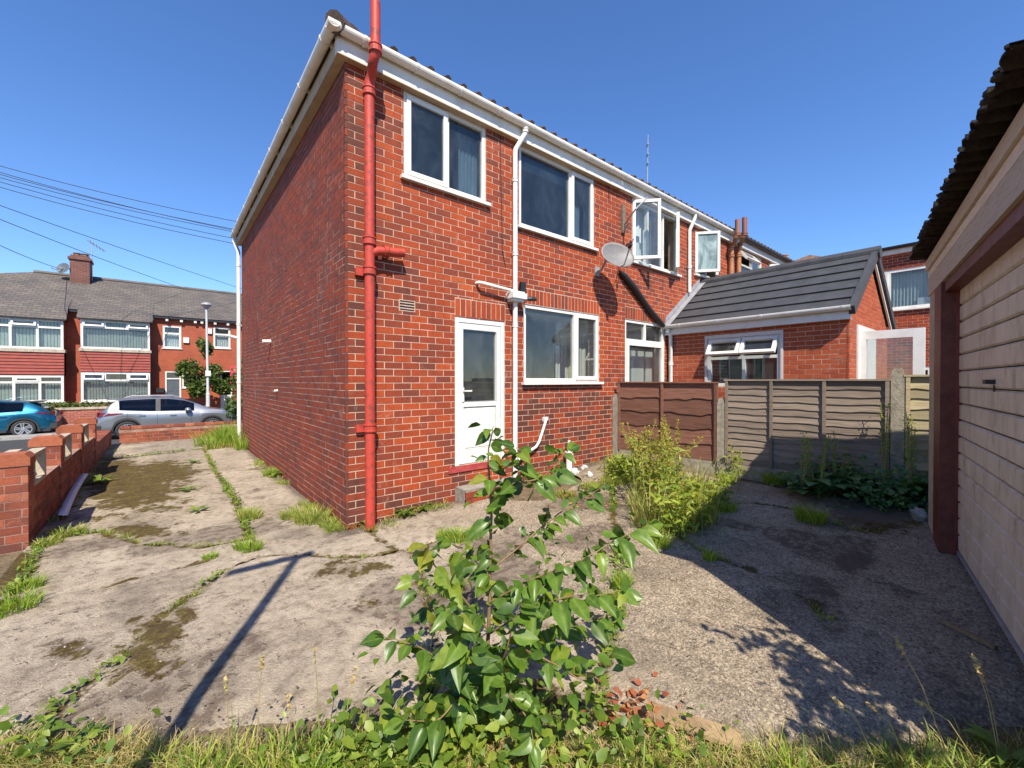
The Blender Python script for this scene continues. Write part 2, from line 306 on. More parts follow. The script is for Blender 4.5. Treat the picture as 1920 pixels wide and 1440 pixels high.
def slatemat():
    mt, n, b = newmat('slate_courses')
    g = N(n, 'NewGeometry'); s = N(n, 'SeparateXYZ'); n.links.new(g.outputs['Position'], s.inputs[0])
    c = N(n, 'CombineXYZ'); n.links.new(s.outputs[0], c.inputs[0]); n.links.new(s.outputs[2], c.inputs[1])
    bt = N(n, 'TexBrick'); n.links.new(c.outputs[0], bt.inputs[0]); bt.inputs['Scale'].default_value = 1.0
    bt.inputs['Brick Width'].default_value = 0.3; bt.inputs['Row Height'].default_value = 0.12; bt.inputs['Mortar Size'].default_value = 0.012
    for k, v in (('Color1', (0.115, 0.10, 0.09)), ('Color2', (0.082, 0.073, 0.07)), ('Mortar', (0.04, 0.036, 0.034))): bt.inputs[k].default_value = (*v, 1)
    t = noise_tex(n, 0.7, 6, 0.65, g.outputs['Position'])
    cc = mixc(n, 1.0, bt.outputs[0], ramp(n, [(0.3, (0.75, 0.75, 0.78)), (0.7, (1.35, 1.28, 1.15))], t.outputs[0]).outputs[0], 'MULTIPLY')
    n.links.new(cc, b.inputs['Base Color']); b.inputs['Roughness'].default_value = 0.8
    bump(n, b, bt.outputs['Fac'], -0.5, 0.02)
    return mt
M['slate_courses'] = slatemat()
def yardmat():
    mt, n, b = newmat('yard_concrete')
    g = N(n, 'NewGeometry'); pos = g.outputs['Position']
    at = N(n, 'Attribute'); at.attribute_name = 'wear'; sp = N(n, 'SeparateColor'); n.links.new(at.outputs[0], sp.inputs[0])
    big = noise_tex(n, 1.3, 7, 0.65, pos, 0.3); mid = noise_tex(n, 11, 6, 0.7, pos, 0.3); fine = noise_tex(n, 85, 4, 0.75, pos)
    c = ramp(n, [(0.26, (0.19, 0.16, 0.125)), (0.44, (0.39, 0.325, 0.245)), (0.7, (0.53, 0.45, 0.345))], big.outputs[0]).outputs[0]
    c = mixc(n, 1.0, c, ramp(n, [(0.32, (0.50, 0.48, 0.46)), (0.5, (1, 1, 1)), (0.72, (1.22, 1.2, 1.16))], mid.outputs[0]).outputs[0], 'MULTIPLY')
    # exposed aggregate
    vo = N(n, 'TexVoronoi'); vo.inputs['Scale'].default_value = 95; n.links.new(pos, vo.inputs['Vector'])
    vs_ = N(n, 'SeparateColor'); n.links.new(vo.outputs['Color'], vs_.inputs[0])
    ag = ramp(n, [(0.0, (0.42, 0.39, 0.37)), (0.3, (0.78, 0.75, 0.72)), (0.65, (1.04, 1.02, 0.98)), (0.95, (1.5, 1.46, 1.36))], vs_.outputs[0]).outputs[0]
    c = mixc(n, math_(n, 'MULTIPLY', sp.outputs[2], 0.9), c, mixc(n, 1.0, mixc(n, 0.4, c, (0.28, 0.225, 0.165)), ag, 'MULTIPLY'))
    pit = N(n, 'TexVoronoi'); pit.inputs['Scale'].default_value = 13; pit.feature = 'F1'; pit.inputs['Randomness'].default_value = 1.0
    ds = noise_tex(n, 16, 3, 0.6, pos); dv = mixc(n, 0.06, pos, ds.outputs[1]); n.links.new(dv, pit.inputs['Vector'])
    ptm = ramp(n, [(0.10, (1, 1, 1)), (0.22, (0, 0, 0))], pit.outputs['Distance']).outputs[0]
    sel = ramp(n, [(0.46, (0, 0, 0)), (0.56, (1, 1, 1))], noise_tex(n, 2.3, 3, 0.6, pos).outputs[0]).outputs[0]
    pitm = math_(n, 'MULTIPLY', math_(n, 'MULTIPLY', ptm, sel), math_(n, 'SUBTRACT', 1.0, sp.outputs[2], True))
    c = mixc(n, math_(n, 'MULTIPLY', pitm, 0.75), c, (0.10, 0.07, 0.055))
    # dark soil stain, then moss
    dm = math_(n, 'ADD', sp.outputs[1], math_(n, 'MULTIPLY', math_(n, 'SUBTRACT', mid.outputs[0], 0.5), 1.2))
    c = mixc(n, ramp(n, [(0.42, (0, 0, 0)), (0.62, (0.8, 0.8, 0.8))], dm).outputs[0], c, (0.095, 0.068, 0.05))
    mm = math_(n, 'ADD', sp.outputs[0], math_(n, 'ADD', math_(n, 'MULTIPLY', math_(n, 'SUBTRACT', mid.outputs[0], 0.5), 1.6), math_(n, 'MULTIPLY', math_(n, 'SUBTRACT', noise_tex(n, 3.5, 5, 0.6, pos).outputs[0], 0.52), 1.7)))
    mossc = ramp(n, [(0.3, (0.045, 0.026, 0.010)), (0.55, (0.085, 0.052, 0.014)), (0.78, (0.14, 0.10, 0.03))], noise_tex(n, 26, 4, 0.7, pos).outputs[0]).outputs[0]
    mossc = mixc(n, ramp(n, [(0.42, (0, 0, 0)), (0.62, (0.8, 0.8, 0.8))], noise_tex(n, 6.5, 5, 0.65, pos).outputs[0]).outputs[0], mossc, mixc(n, 1.0, mossc, (1.5, 1.9, 1.2), 'MULTIPLY'))
    mf = ramp(n, [(0.44, (0, 0, 0)), (0.64, (0.95, 0.95, 0.95))], mm).outputs[0]
    c = mixc(n, mf, c, mossc)
    n.links.new(c, b.inputs['Base Color']); b.inputs['Roughness'].default_value = 0.93; b.inputs['Specular IOR Level'].default_value = 0.2
    h = math_(n, 'ADD', math_(n, 'MULTIPLY', mid.outputs[0], 1.0), math_(n, 'MULTIPLY', fine.outputs[0], 0.8))
    h = math_(n, 'ADD', h, math_(n, 'MULTIPLY', math_(n, 'MULTIPLY', vs_.outputs[1], sp.outputs[2]), 0.7))
    h = math_(n, 'SUBTRACT', h, math_(n, 'MULTIPLY', pitm, 0.8))
    bump(n, b, h, 0.9, 0.024)
    return mt
M['yard'] = yardmat()

# ------------------------------------------------------------------ mesh helpers
class Fr:      # a wall-like frame: u along, z up, d outwards
    def __init__(s, o, ud, nd, zd=(0, 0, 1)):
        s.o = Vector(o); s.u = Vector(ud).normalized(); s.n = Vector(nd).normalized(); s.z = Vector(zd).normalized()
    def P(s, u, z, d=0.0): return s.o + s.u*u + s.z*z + s.n*d
WORLD = Fr((0, 0, 0), (1, 0, 0), (0, 1, 0))
class MB:
    def __init__(s): s.v = []; s.f = []
    def poly(s, pts):
        i = len(s.v); s.v += [tuple(p) for p in pts]; s.f.append(tuple(range(i, i+len(pts))))
    def fbox(s, fr, u0, u1, z0, z1, d0, d1, skip=()):
        i = len(s.v)
        for d in (d0, d1):
            for z in (z0, z1):
                for u in (u0, u1): s.v.append(tuple(fr.P(u, z, d)))
        F = {'d0': (0, 2, 3, 1), 'd1': (4, 5, 7, 6), 'z0': (0, 1, 5, 4), 'z1': (2, 6, 7, 3), 'u0': (0, 4, 6, 2), 'u1': (1, 3, 7, 5)}
        for k, q in F.items():
            if k not in skip: s.f.append(tuple(i+a for a in q))
    def box(s, x0, x1, y0, y1, z0, z1): s.fbox(WORLD, x0, x1, z0, z1, y0, y1)
    def ring(s, fr, u0, u1, z0, z1, w, d0, d1, wb=None, wt=None):
        wb = w if wb is None else wb; wt = w if wt is None else wt
        s.fbox(fr, u0, u0+w, z0, z1, d0, d1); s.fbox(fr, u1-w, u1, z0, z1, d0, d1)
        s.fbox(fr, u0+w, u1-w, z0, z0+wb, d0, d1-0.0008); s.fbox(fr, u0+w, u1-w, z1-wt, z1, d0, d1-0.0008)
    def prism(s, pts2, place, a, b):      # polygon pts2 swept: place(p, q, t)
        n = len(pts2); i = len(s.v)
        for t in (a, b):
            for p, q in pts2: s.v.append(tuple(place(p, q, t)))
        s.f.append(tuple(range(i+n-1, i-1, -1))); s.f.append(tuple(range(i+n, i+2*n)))
        for k in range(n): s.f.append((i+k, i+(k+1) % n, i+n+(k+1) % n, i+n+k))
    def tube(s, path, r, seg=12, cap=True):
        path = [Vector(p) for p in path]; rs = r if isinstance(r, (list, tuple)) else [r]*len(path)
        t0 = (path[1]-path[0]).normalized(); a = t0.orthogonal().normalized(); i0 = len(s.v)
        for k, p in enumerate(path):
            if k == 0: t = (path[1]-path[0])
            elif k == len(path)-1: t = (path[-1]-path[-2])
            else: t = (path[k+1]-path[k]).normalized() + (path[k]-path[k-1]).normalized()
            t.normalize(); a = (a - t*a.dot(t)).normalized(); c = t.cross(a)
            for j in range(seg):
                an = 2*math.pi*j/seg; s.v.append(tuple(p + (a*math.cos(an)+c*math.sin(an))*rs[k]))
        for k in range(len(path)-1):
            for j in range(seg):
                b = i0+k*seg; s.f.append((b+j, b+(j+1) % seg, b+seg+(j+1) % seg, b+seg+j))
        if cap:
            e = i0+(len(path)-1)*seg; s.poly([s.v[k] for k in range(i0+seg-1, i0-1, -1)]); s.poly([s.v[k] for k in range(e, e+seg)])
    def lathe(s, c, axis, prof, seg=20):   # prof: (r, h) along axis
        axis = Vector(axis).normalized(); a = axis.orthogonal().normalized(); b = axis.cross(a); c = Vector(c); i0 = len(s.v)
        for r, h in prof:
            for j in range(seg):
                an = 2*math.pi*j/seg; s.v.append(tuple(c+axis*h+(a*math.cos(an)+b*math.sin(an))*max(r, 1e-4)))
        for k in range(len(prof)-1):
            for j in range(seg):
                q = i0+k*seg; s.f.append((q+j, q+(j+1) % seg, q+seg+(j+1) % seg, q+seg+j))
    def gutter(s, a, b, out, r=0.058, t=0.004, up=ZZ):   # half-round channel from a to b, opening upwards
        a = Vector(a); b = Vector(b); out = Vector(out).normalized(); pr = []
        for k in range(11):
            an = math.pi*k/10; pr.append((-math.cos(an)*r, -math.sin(an)*r))
        pr += [(r-0.001, 0.012), (r-t-0.004, 0.012)]
        for k in range(11):
            an = math.pi*(10-k)/10; pr.append((-math.cos(an)*(r-t), -math.sin(an)*(r-t)))
        pr += [(-r+t, 0.012), (-r, 0.012)]
        s.prism(pr, lambda p, q, tt: a+(b-a)*tt+out*p+up*q, 0, 1)
    def build(s, name, mat, parent=None, smooth=False, kind=None):
        if parent is None: off = Vector((0, 0, 0))
        else: off = BASE[parent.name]
        me = bpy.data.meshes.new(name)
        me.from_pydata([(x-off.x, y-off.y, z-off.z) for x, y, z in s.v], [], s.f); me.update()
        if mat: me.materials.append(M[mat] if isinstance(mat, str) else mat)
        if smooth: me.polygons.foreach_set('use_smooth', [True]*len(me.polygons))
        o = bpy.data.objects.new(name, me); COL.objects.link(o)
        if parent is not None: o.parent = parent
        BASE[o.name] = off
        if kind: o['kind'] = kind
        return o
BASE = {}
def thing(name, loc, label, cat, group=None):
    o = bpy.data.objects.new(name, None); COL.objects.link(o); o.location = loc; o.empty_display_size = 0.2
    o['label'] = label; o['category'] = cat
    if group: o['group'] = group
    BASE[o.name] = Vector(loc); return o
def tag(o, label, cat, group=None):
    o['label'] = label; o['category'] = cat
    if group: o['group'] = group
    return o
def stuff(o, label, cat): o['kind'] = 'stuff'; o['label'] = label; o['category'] = cat; return o
def struct(o): o['kind'] = 'structure'; return o
def np_mesh(name, V, Fq, mat, parent=None, smooth=False):
    off = BASE[parent.name] if parent is not None else Vector((0, 0, 0))
    V = np.asarray(V, dtype=np.float32).reshape(-1, 3) - np.array(off, dtype=np.float32)
    Fq = np.asarray(Fq, dtype=np.int32); k = Fq.shape[1]
    me = bpy.data.meshes.new(name); me.vertices.add(len(V)); me.vertices.foreach_set('co', V.ravel())
    me.loops.add(Fq.size); me.loops.foreach_set('vertex_index', Fq.ravel())
    me.polygons.add(len(Fq)); me.polygons.foreach_set('loop_start', np.arange(0, Fq.size, k, dtype=np.int32))
    if smooth: me.polygons.foreach_set('use_smooth', np.ones(len(Fq), dtype=bool))
    me.update(calc_edges=True); me.validate()
    if mat: me.materials.append(M[mat])
    o = bpy.data.objects.new(name, me); COL.objects.link(o)
    if parent is not None: o.parent = parent
    BASE[o.name] = off
    return o

# ------------------------------------------------------------------ walls, bricks, windows
def rsub(r, o):
    u0, u1, z0, z1 = r; a0, a1, b0, b1 = o
    if a0 >= u1 or a1 <= u0 or b0 >= z1 or b1 <= z0: return [r]
    out = []
    if a0 > u0: out.append((u0, a0, z0, z1))
    if a1 < u1: out.append((a1, u1, z0, z1))
    c0, c1 = max(u0, a0), min(u1, a1)
    if b0 > z0: out.append((c0, c1, z0, b0))
    if b1 < z1: out.append((c0, c1, b1, z1))
    return out
def core(parent, fr, u0, u1, z0, z1, holes, t=0.24, mat='mortar', name='wall'):
    us = sorted(set([u0, u1]+[max(u0, min(u1, h[i])) for h in holes for i in (0, 1)]))
    zs = sorted(set([z0, z1]+[max(z0, min(z1, h[i])) for h in holes for i in (2, 3)]))
    mb = MB()
    for a, b in zip(zs, zs[1:]):
        run = None
        for c, d in zip(us, us[1:]):
            inside = any(h[0] <= (c+d)/2 <= h[1] and h[2] <= (a+b)/2 <= h[3] for h in holes)
            if inside:
                if run: mb.fbox(fr, run[0], run[1], a, b, -t, 0); run = None
            else: run = (run[0], d) if run else (c, d)
        if run: mb.fbox(fr, run[0], run[1], a, b, -t, 0)
    return mb.build(name, mat, parent)
def lay(fr, u0, u1, z0, z1, holes, pitch=0.225, course=0.0823, j=0.0105, shift=0, ztop=None):
    out = []; k = 0; z = z0
    while z < z1-0.02:
        ze = min(z+course-j, z1); u = u0 - (pitch/2 if (k+shift) % 2 else 0)
        while u < u1-0.01:
            rs = [(max(u, u0), min(u+pitch-j, u1), z, ze)]
            for h in holes:
                rs = [q for r in rs for q in rsub(r, (h[0]-0.004, h[1]+0.004, h[2]-0.004, h[3]+0.004))]
            for r in rs:
                if ztop is not None and r[3] > ztop((r[0]+r[1])/2): continue
                if r[1]-r[0] > 0.012 and r[3]-r[2] > 0.012: out.append((fr, r))
            u += pitch
        z += course; k += 1
    return out
def soldiers(fr, u0, u1, z0, z1, pitch=0.0823, j=0.011):
    n = max(1, round((u1-u0)/pitch)); p = (u1-u0)/n
    return [(fr, (u0+i*p+j/2, u0+(i+1)*p-j/2, z0, z1-j)) for i in range(n)]
BM = {}
def emit_bricks(parent, bricks, n, mat, proud=0.0028, back=0.02):
    rows = []
    for fr, r in bricks:
        c = fr.P((r[0]+r[1])/2, (r[2]+r[3])/2); v = CAM-c
        rows.append((max(0.0, fr.n.dot(v.normalized()))*(r[1]-r[0])*(r[3]-r[2])/v.length_squared, fr, r, c))
    rows.sort(key=lambda q: -q[0]); off = BASE[parent.name]
    for s, fr, r, c in rows[:n]:
        w, h = round(r[1]-r[0], 3), round(r[3]-r[2], 3); key = (w, h, tuple(round(x, 3) for x in fr.u), mat)
        if key not in BM:
            mb = MB(); f2 = Fr((0, 0, 0), fr.u, fr.n)
            mb.fbox(f2, -w/2, w/2, -h/2, h/2, -back, proud, skip=('d0',))
            me = bpy.data.meshes.new('brick'); me.from_pydata(mb.v, [], mb.f); me.update(); me.materials.append(M[mat]); BM[key] = me
        o = bpy.data.objects.new('brick', BM[key]); COL.objects.link(o); o.parent = parent
        o.location = c-off+fr.n*random.uniform(-0.0012, 0.0015)
    if rows[n:]:
        mb = MB()
        for s, fr, r, c in rows[n:]:
            e = random.uniform(-0.0012, 0.0015); mb.fbox(fr, r[0], r[1], r[2], r[3], -back, proud+e, skip=('d0',))
        mb.build('brick_courses', mat, parent, kind='stuff')
def sash(parent, fr, u0, u1, z0, z1, d0, d1, w, glass, mat, name='sash'):
    mb = MB(); mb.ring(fr, u0, u1, z0, z1, w, d0, d1); s = mb.build(name, mat, parent)
    g = MB(); g.fbox(fr, u0+w-0.004, u1-w+0.004, z0+w-0.004, z1-w+0.004, (d0+d1)/2-0.003, (d0+d1)/2+0.003); g.build('pane', glass, s if parent.parent is None else parent)
    return s
def window(parent, fr, u0, u1, z0, z1, cells, mat='upvc', glass='glass', fw=0.05, sill=0.0, d0=-0.085, d1=-0.012, name='window', sw=0.055, bars=True):
    """cells: (ua, ub, za, zb as fractions, kind) kind: None fixed | 's' closed sash | ('l'|'r'|'t', degrees) open sash"""
    g = 0.002; a0, a1, b0, b1 = u0+g, u1-g, z0+g, z1-g
    mb = MB(); mb.ring(fr, a0, a1, b0, b1, fw, d0, d1)
    W, H = a1-a0, b1-b0
    for c in cells:      # mullions and transoms where cells meet
        ua, ub, za, zb = a0+c[0]*W, a0+c[1]*W, b0+c[2]*H, b0+c[3]*H
        if c[1] < 0.999: mb.fbox(fr, ub-fw/2, ub+fw/2, za if za > b0+.01 else b0+fw, zb if zb < b1-.01 else b1-fw, d0+.002, d1-.0015)
        if c[3] < 0.999: mb.fbox(fr, max(ua, a0+fw), min(ub, a1-fw), zb-fw/2, zb+fw/2, d0+.003, d1-.0025)
    win = mb.build(name, mat, parent)
    for c in cells:
        ua = a0+c[0]*W+(fw if c[0] < .001 else fw/2); ub = a0+c[1]*W-(fw if c[1] > .999 else fw/2)
        za = b0+c[2]*H+(fw if c[2] < .001 else fw/2); zb = b0+c[3]*H-(fw if c[3] > .999 else fw/2)
        k = c[4]; gl = c[5] if len(c) > 5 else glass
        if k is None:
            q = MB(); q.fbox(fr, ua-.004, ub+.004, za-.004, zb+.004, d0+.03, d0+.036); q.build('pane', gl, win)
            continue
        e = 0.016; s0, s1 = d1-0.035, d1+0.022
        if k == 's': f2, (p, q_, r, t) = fr, (ua-e, ub+e, za-e, zb+e)
        else:
            side, an = k; an = R(an); ca, sa = math.cos(an), math.sin(an)
            if side == 'l': f2 = Fr(fr.P(ua-e, 0, d1), fr.u*ca+fr.n*sa, fr.n*ca-fr.u*sa); p, q_, r, t = 0, ub-ua+2*e, za-e, zb+e
            elif side == 'r': f2 = Fr(fr.P(ub+e, 0, d1), -fr.u*ca+fr.n*sa, fr.n*ca+fr.u*sa); p, q_, r, t = 0, ub-ua+2*e, za-e, zb+e
            else: f2 = Fr(fr.P(0, zb+e, d1), fr.u, fr.n*ca+fr.z*sa, fr.z*ca-fr.n*sa); p, q_, r, t = ua-e, ub+e, -(zb-za+2*e), 0
            s0, s1 = -0.03, 0.03
        mb = MB(); mb.ring(f2, p, q_, r, t, sw, s0, s1); mb.build('sash', mat, win)
        gq = MB(); gq.fbox(f2, p+sw-.004, q_-sw+.004, r+sw-.004, t-sw+.004, (s0+s1)/2-.003, (s0+s1)/2+.003); gq.build('pane', gl, win)
    if sill:
        s = MB(); s.fbox(fr, u0-.05, u1+.05, z0-.045, z0-.004, -.05, sill); s.build('sill', mat, win)
    return win
def px_u(px, py, fr, d): return on_fr(px, py, fr, d)[0]
def curtain(parent, fr, u0, u1, z0, z1, d, mat, waves=7, amp=0.03, name='curtain'):
    V = []; n = waves*6
    for i in range(n+1):
        u = u0+(u1-u0)*i/n; dd = d+amp*math.sin(i/6*2*math.pi)+random.uniform(-.006, .006)
        V += [fr.P(u, z0, dd), fr.P(u, z1, dd*0.4+d*0.6)]
    mb = MB(); mb.v = [tuple(v) for v in V]; mb.f = [(2*i, 2*i+2, 2*i+3, 2*i+1) for i in range(n)]
    return mb.build(name, mat, parent, smooth=True)

# ================================================================== THE SETTING
_c = CAM + (FW + RT*((649-960)/FOC))*4.62
X0, YW = _c.x, _c.y                       # rear corner of the end house; rear wall plane y = YW
YF = on_x(455, 830, X0).y                 # front corner of its side wall
ZT = 5.145                                # underside of the fascia
XP, XQ, XR = 6.45, 11.5, 16.7             # party lines of the row
def on_fr(px, py, fr, d=0.0):
    r = ray(px, py); o = fr.P(0, 0, d); t = (o-CAM).dot(fr.n)/r.dot(fr.n); p = CAM+r*t-o
    return p.dot(fr.u), p.dot(fr.z)

# base ground, reaching the horizon
xs = [-900, -300, -100, -60, -30, -15, -8, -4, -2.4, -1.7, -1.35] + [round(-1.1+0.4*i, 2) for i in range(20)] + [7.2, 9, 12, 17, 30, 60, 120, 300, 900]
ys = [-900, -300, -100, -40, -15, -6, -3] + [round(-2+0.5*i, 2) for i in range(44)] + [21, 26, 30, 40, 60, 100, 200, 400, 900]
mb = MB()
for y in ys:
    for x in xs: mb.v.append((x, y, gz(x, y)-0.045 - (0.02 if y > 15 else 0)))
nx = len(xs)
for j in range(len(ys)-1):
    for i in range(nx-1): mb.f.append((j*nx+i, j*nx+i+1, (j+1)*nx+i+1, (j+1)*nx+i))
ground = struct(mb.build('ground', 'soil', smooth=True))

# street in front of the house
mb = MB(); mb.box(-80, 80, 17.0, 24.2, -0.9, -0.6); struct(mb.build('road', 'asphalt'))
mb = MB(); mb.box(-14, -1.75, 8.5, 16.995, -0.9, -0.596); struct(mb.build('side_road', 'asphalt'))
mb = MB(); mb.box(-80, 80, 24.35, 26.6, -0.9, -0.49); struct(mb.build('pavement', 'paving'))
kb = MB()
for i in range(60): kb.box(-45+i*0.915+0.004, -45+(i+1)*0.915-0.004, 24.2, 24.346, -0.9, -0.482)
struct(kb.build('kerb', 'kerb'))

# yard of concrete bays, split along its joints and cracks
def wpl(pts): return [on_g(*p).to_2d() for p in pts]
SEAMS = [wpl(s) for s in (
    [(30, 1438), (92, 1345), (150, 1290), (212, 1245), (275, 1180), (335, 1128), (400, 1085), (440, 1058), (490, 1042), (560, 1040), (640, 1044), (700, 1040), (770, 1026), (850, 1000)],
    [(375, 822), (388, 850), (402, 880), (424, 912), (445, 945), (462, 990), (478, 1030)],
    [(185, 1102), (245, 1082), (320, 1065), (390, 1050), (440, 1048)],
    [(-40, 1180), (40, 1090), (75, 1020), (110, 1006), (190, 996), (280, 1018), (380, 1022), (440, 1012), (480, 1004)],
    [(190, 862), (280, 852), (330, 846), (400, 838), (462, 832)],
    [(690, 992), (715, 1010), (745, 1030)],
    [(780, 1030), (800, 1100), (815, 1180), (810, 1260), (790, 1340), (780, 1400)],
    [(1145, 870), (1150, 960), (1160, 1040), (1165, 1100), (1150, 1180), (1130, 1260), (1120, 1330)],
    [(1240, 925), (1310, 945), (1400, 940), (1480, 950), (1600, 990), (1700, 1000)],
    [(1260, 1000), (1340, 1040), (1420, 1070), (1480, 1090), (1530, 1130), (1560, 1180)],
)]
STEP = 0.025; GX0, GX1, GY0, GY1 = -1.06, 6.5, -0.9, 15.0
nxg = int((GX1-GX0)/STEP)+1; nyg = int((GY1-GY0)/STEP)+1
gxs = GX0+np.arange(nxg)*STEP; gys = GY0+np.arange(nyg)*STEP
PX, PY = np.meshgrid(gxs, gys)                 # [ny, nx]
def seg_dist(px, py, pl):
    best = np.full(px.shape, 9.0)
    for a, b in zip(pl, pl[1:]):
        dx, dy = b[0]-a[0], b[1]-a[1]; L = dx*dx+dy*dy+1e-9
        t = np.clip(((px-a[0])*dx+(py-a[1])*dy)/L, 0, 1)
        best = np.minimum(best, np.hypot(px-a[0]-t*dx, py-a[1]-t*dy))
    return best
def vnoise(x, y, s, seed=0):      # cheap value noise on numpy arrays
    rs = np.random.RandomState(seed); tab = rs.rand(256, 256)
    fx, fy = x*s, y*s; ix, iy = np.floor(fx).astype(int), np.floor(fy).astype(int)
    tx, ty = fx-ix, fy-iy; tx = tx*tx*(3-2*tx); ty = ty*ty*(3-2*ty)
    g = lambda a, b: tab[a & 255, b & 255]
    return (g(ix, iy)*(1-tx)+g(ix+1, iy)*tx)*(1-ty) + (g(ix, iy+1)*(1-tx)+g(ix+1, iy+1)*tx)*ty
def fbm(x, y, s, o=4, seed=0):
    r = 0; a = 0.5
    for k in range(o): r = r+a*vnoise(x+17.3*k, y-9.1*k, s*2**k, seed+k); a *= 0.5
    return r/(1-0.5**o)
wob = 0.05*(fbm(PX, PY, 5, 3, 3)-0.5)
sd = np.full(PX.shape, 9.0)
for k, s in enumerate(SEAMS):
    sd = np.minimum(sd, seg_dist(PX+wob*2, PY+wob*1.7, s)+(0.012 if k in (2, 8, 9) else 0.0))
gzv = 0.25*np.clip((PX-1.6)/4.5, 0, 1)
relief = 0.030*(fbm(PX, PY, 0.9, 4, 11)-0.5) + 0.010*(fbm(PX, PY, 7, 3, 12)-0.5)
lip = np.clip(1-sd/0.10, 0, 1)**2*(-0.022)
front = 0.6374*PX+0.7705*PY-(1.86+0.10*np.sin(PX*2.7)+0.16*fbm(PX, PY, 2, 3, 5)-0.12*np.clip(PX-1.2, 0, 1))
hz = gzv+relief+lip-0.04*np.clip(1-front/0.22, 0, 1)**1.5
def ell(px, py, rx, ry, pw=1.0):      # soft blob (world) from a pixel centre and pixel radii
    c = on_g(px, py); ax = on_g(px+rx, py); ay = on_g(px, py-ry)
    a = np.array([[ax.x-c.x, ay.x-c.x], [ax.y-c.y, ay.y-c.y]]); inv = np.linalg.inv(a)
    qx, qy = PX-c.x, PY-c.y; e = np.hypot(inv[0, 0]*qx+inv[0, 1]*qy, inv[1, 0]*qx+inv[1, 1]*qy)
    return np.clip(1.25-e*0.75, 0, 1)*pw
moss = np.zeros(PX.shape)
for a in ((250, 905, 100, 38), (310, 885, 70, 22), (215, 880, 60, 22), (255, 995, 75, 12, .9), (300, 1190, 62, 48, .85), (262, 1235, 60, 40, .85), (15, 1060, 60, 45), (345, 1150, 30, 20, .8), (120, 1215, 70, 18, .62), (1690, 985, 90, 14, .7), (220, 1270, 40, 20, .75), (700, 1130, 40, 16, .5), (1560, 975, 60, 10, .6)):
    moss = np.maximum(moss, ell(*a))
moss = np.maximum(moss, np.clip(1-sd/0.11, 0, 1)*0.75)
dirt = np.clip(1-sd/0.16, 0, 1)*0.5
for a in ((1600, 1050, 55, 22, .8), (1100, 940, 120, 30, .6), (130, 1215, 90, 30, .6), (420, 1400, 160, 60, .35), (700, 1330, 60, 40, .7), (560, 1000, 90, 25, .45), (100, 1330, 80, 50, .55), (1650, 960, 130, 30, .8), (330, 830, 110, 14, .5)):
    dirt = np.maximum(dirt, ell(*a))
hx = np.clip(1-np.abs(PX-X0)/0.35, 0, 1)*(PY > YW-0.2); dirt = np.maximum(dirt, hx*0.75)
wl = np.clip(1-np.abs(PY-YW)/0.5, 0, 1)*(PX > X0); dirt = np.maximum(dirt, wl*0.8)
dirt = np.maximum(dirt, np.clip((fbm(PX, PY, 1.1, 5, 31)-.53)*4, 0, .55)); moss = np.maximum(moss, np.clip((fbm(PX, PY, .8, 4, 41)-.6)*5, 0, .62)*(PX < 2))
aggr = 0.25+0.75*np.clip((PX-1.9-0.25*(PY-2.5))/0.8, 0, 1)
hz = hz+np.clip(moss-.35, 0, 1)*.028*fbm(PX, PY, 9, 3, 61)
# blocked cells: joints, and under the house
ccx = (PX[:-1, :-1]+STEP/2); ccy = (PY[:-1, :-1]+STEP/2)
csd = (sd[:-1, :-1]+sd[1:, 1:]+sd[:-1, 1:]+sd[1:, :-1])/4
blocked = csd < 0.0125
blocked |= (ccx > X0-0.02) & (ccy > YW-0.02)
blocked |= 0.6374*ccx+0.7705*ccy < 1.86+0.10*np.sin(ccx*2.7)+0.16*fbm(ccx, ccy, 2, 3, 5)-0.12*np.clip(ccx-1.2, 0, 1)     # the strip of rough grass at the back edge
blocked |= (ccx > 3.35) & (np.hypot(ccx-4.1, ccy-4.7) < 0.7+0.3*fbm(ccx, ccy, 2.5, 3, 8)) | (np.abs(ccx-6.3) < 0.28*fbm(ccx, ccy, 2, 3, 9))
lab = -np.ones(blocked.shape, dtype=int); nlab = 0; comps = []
H_, W_ = blocked.shape; free = ~blocked
for sy in range(0, H_, 3):
    for sx in range(0, W_, 3):
        if free[sy, sx] and lab[sy, sx] < 0:
            st = [(sy, sx)]; lab[sy, sx] = nlab; cells = []
            while st:
                y, x = st.pop(); cells.append((y, x))
                for yy, xx in ((y+1, x), (y-1, x), (y, x+1), (y, x-1)):
                    if 0 <= yy < H_ and 0 <= xx < W_ and free[yy, xx] and lab[yy, xx] < 0: lab[yy, xx] = nlab; st.append((yy, xx))
            comps.append(cells); nlab += 1
yard = struct(MB().build('yard', 'soil'))
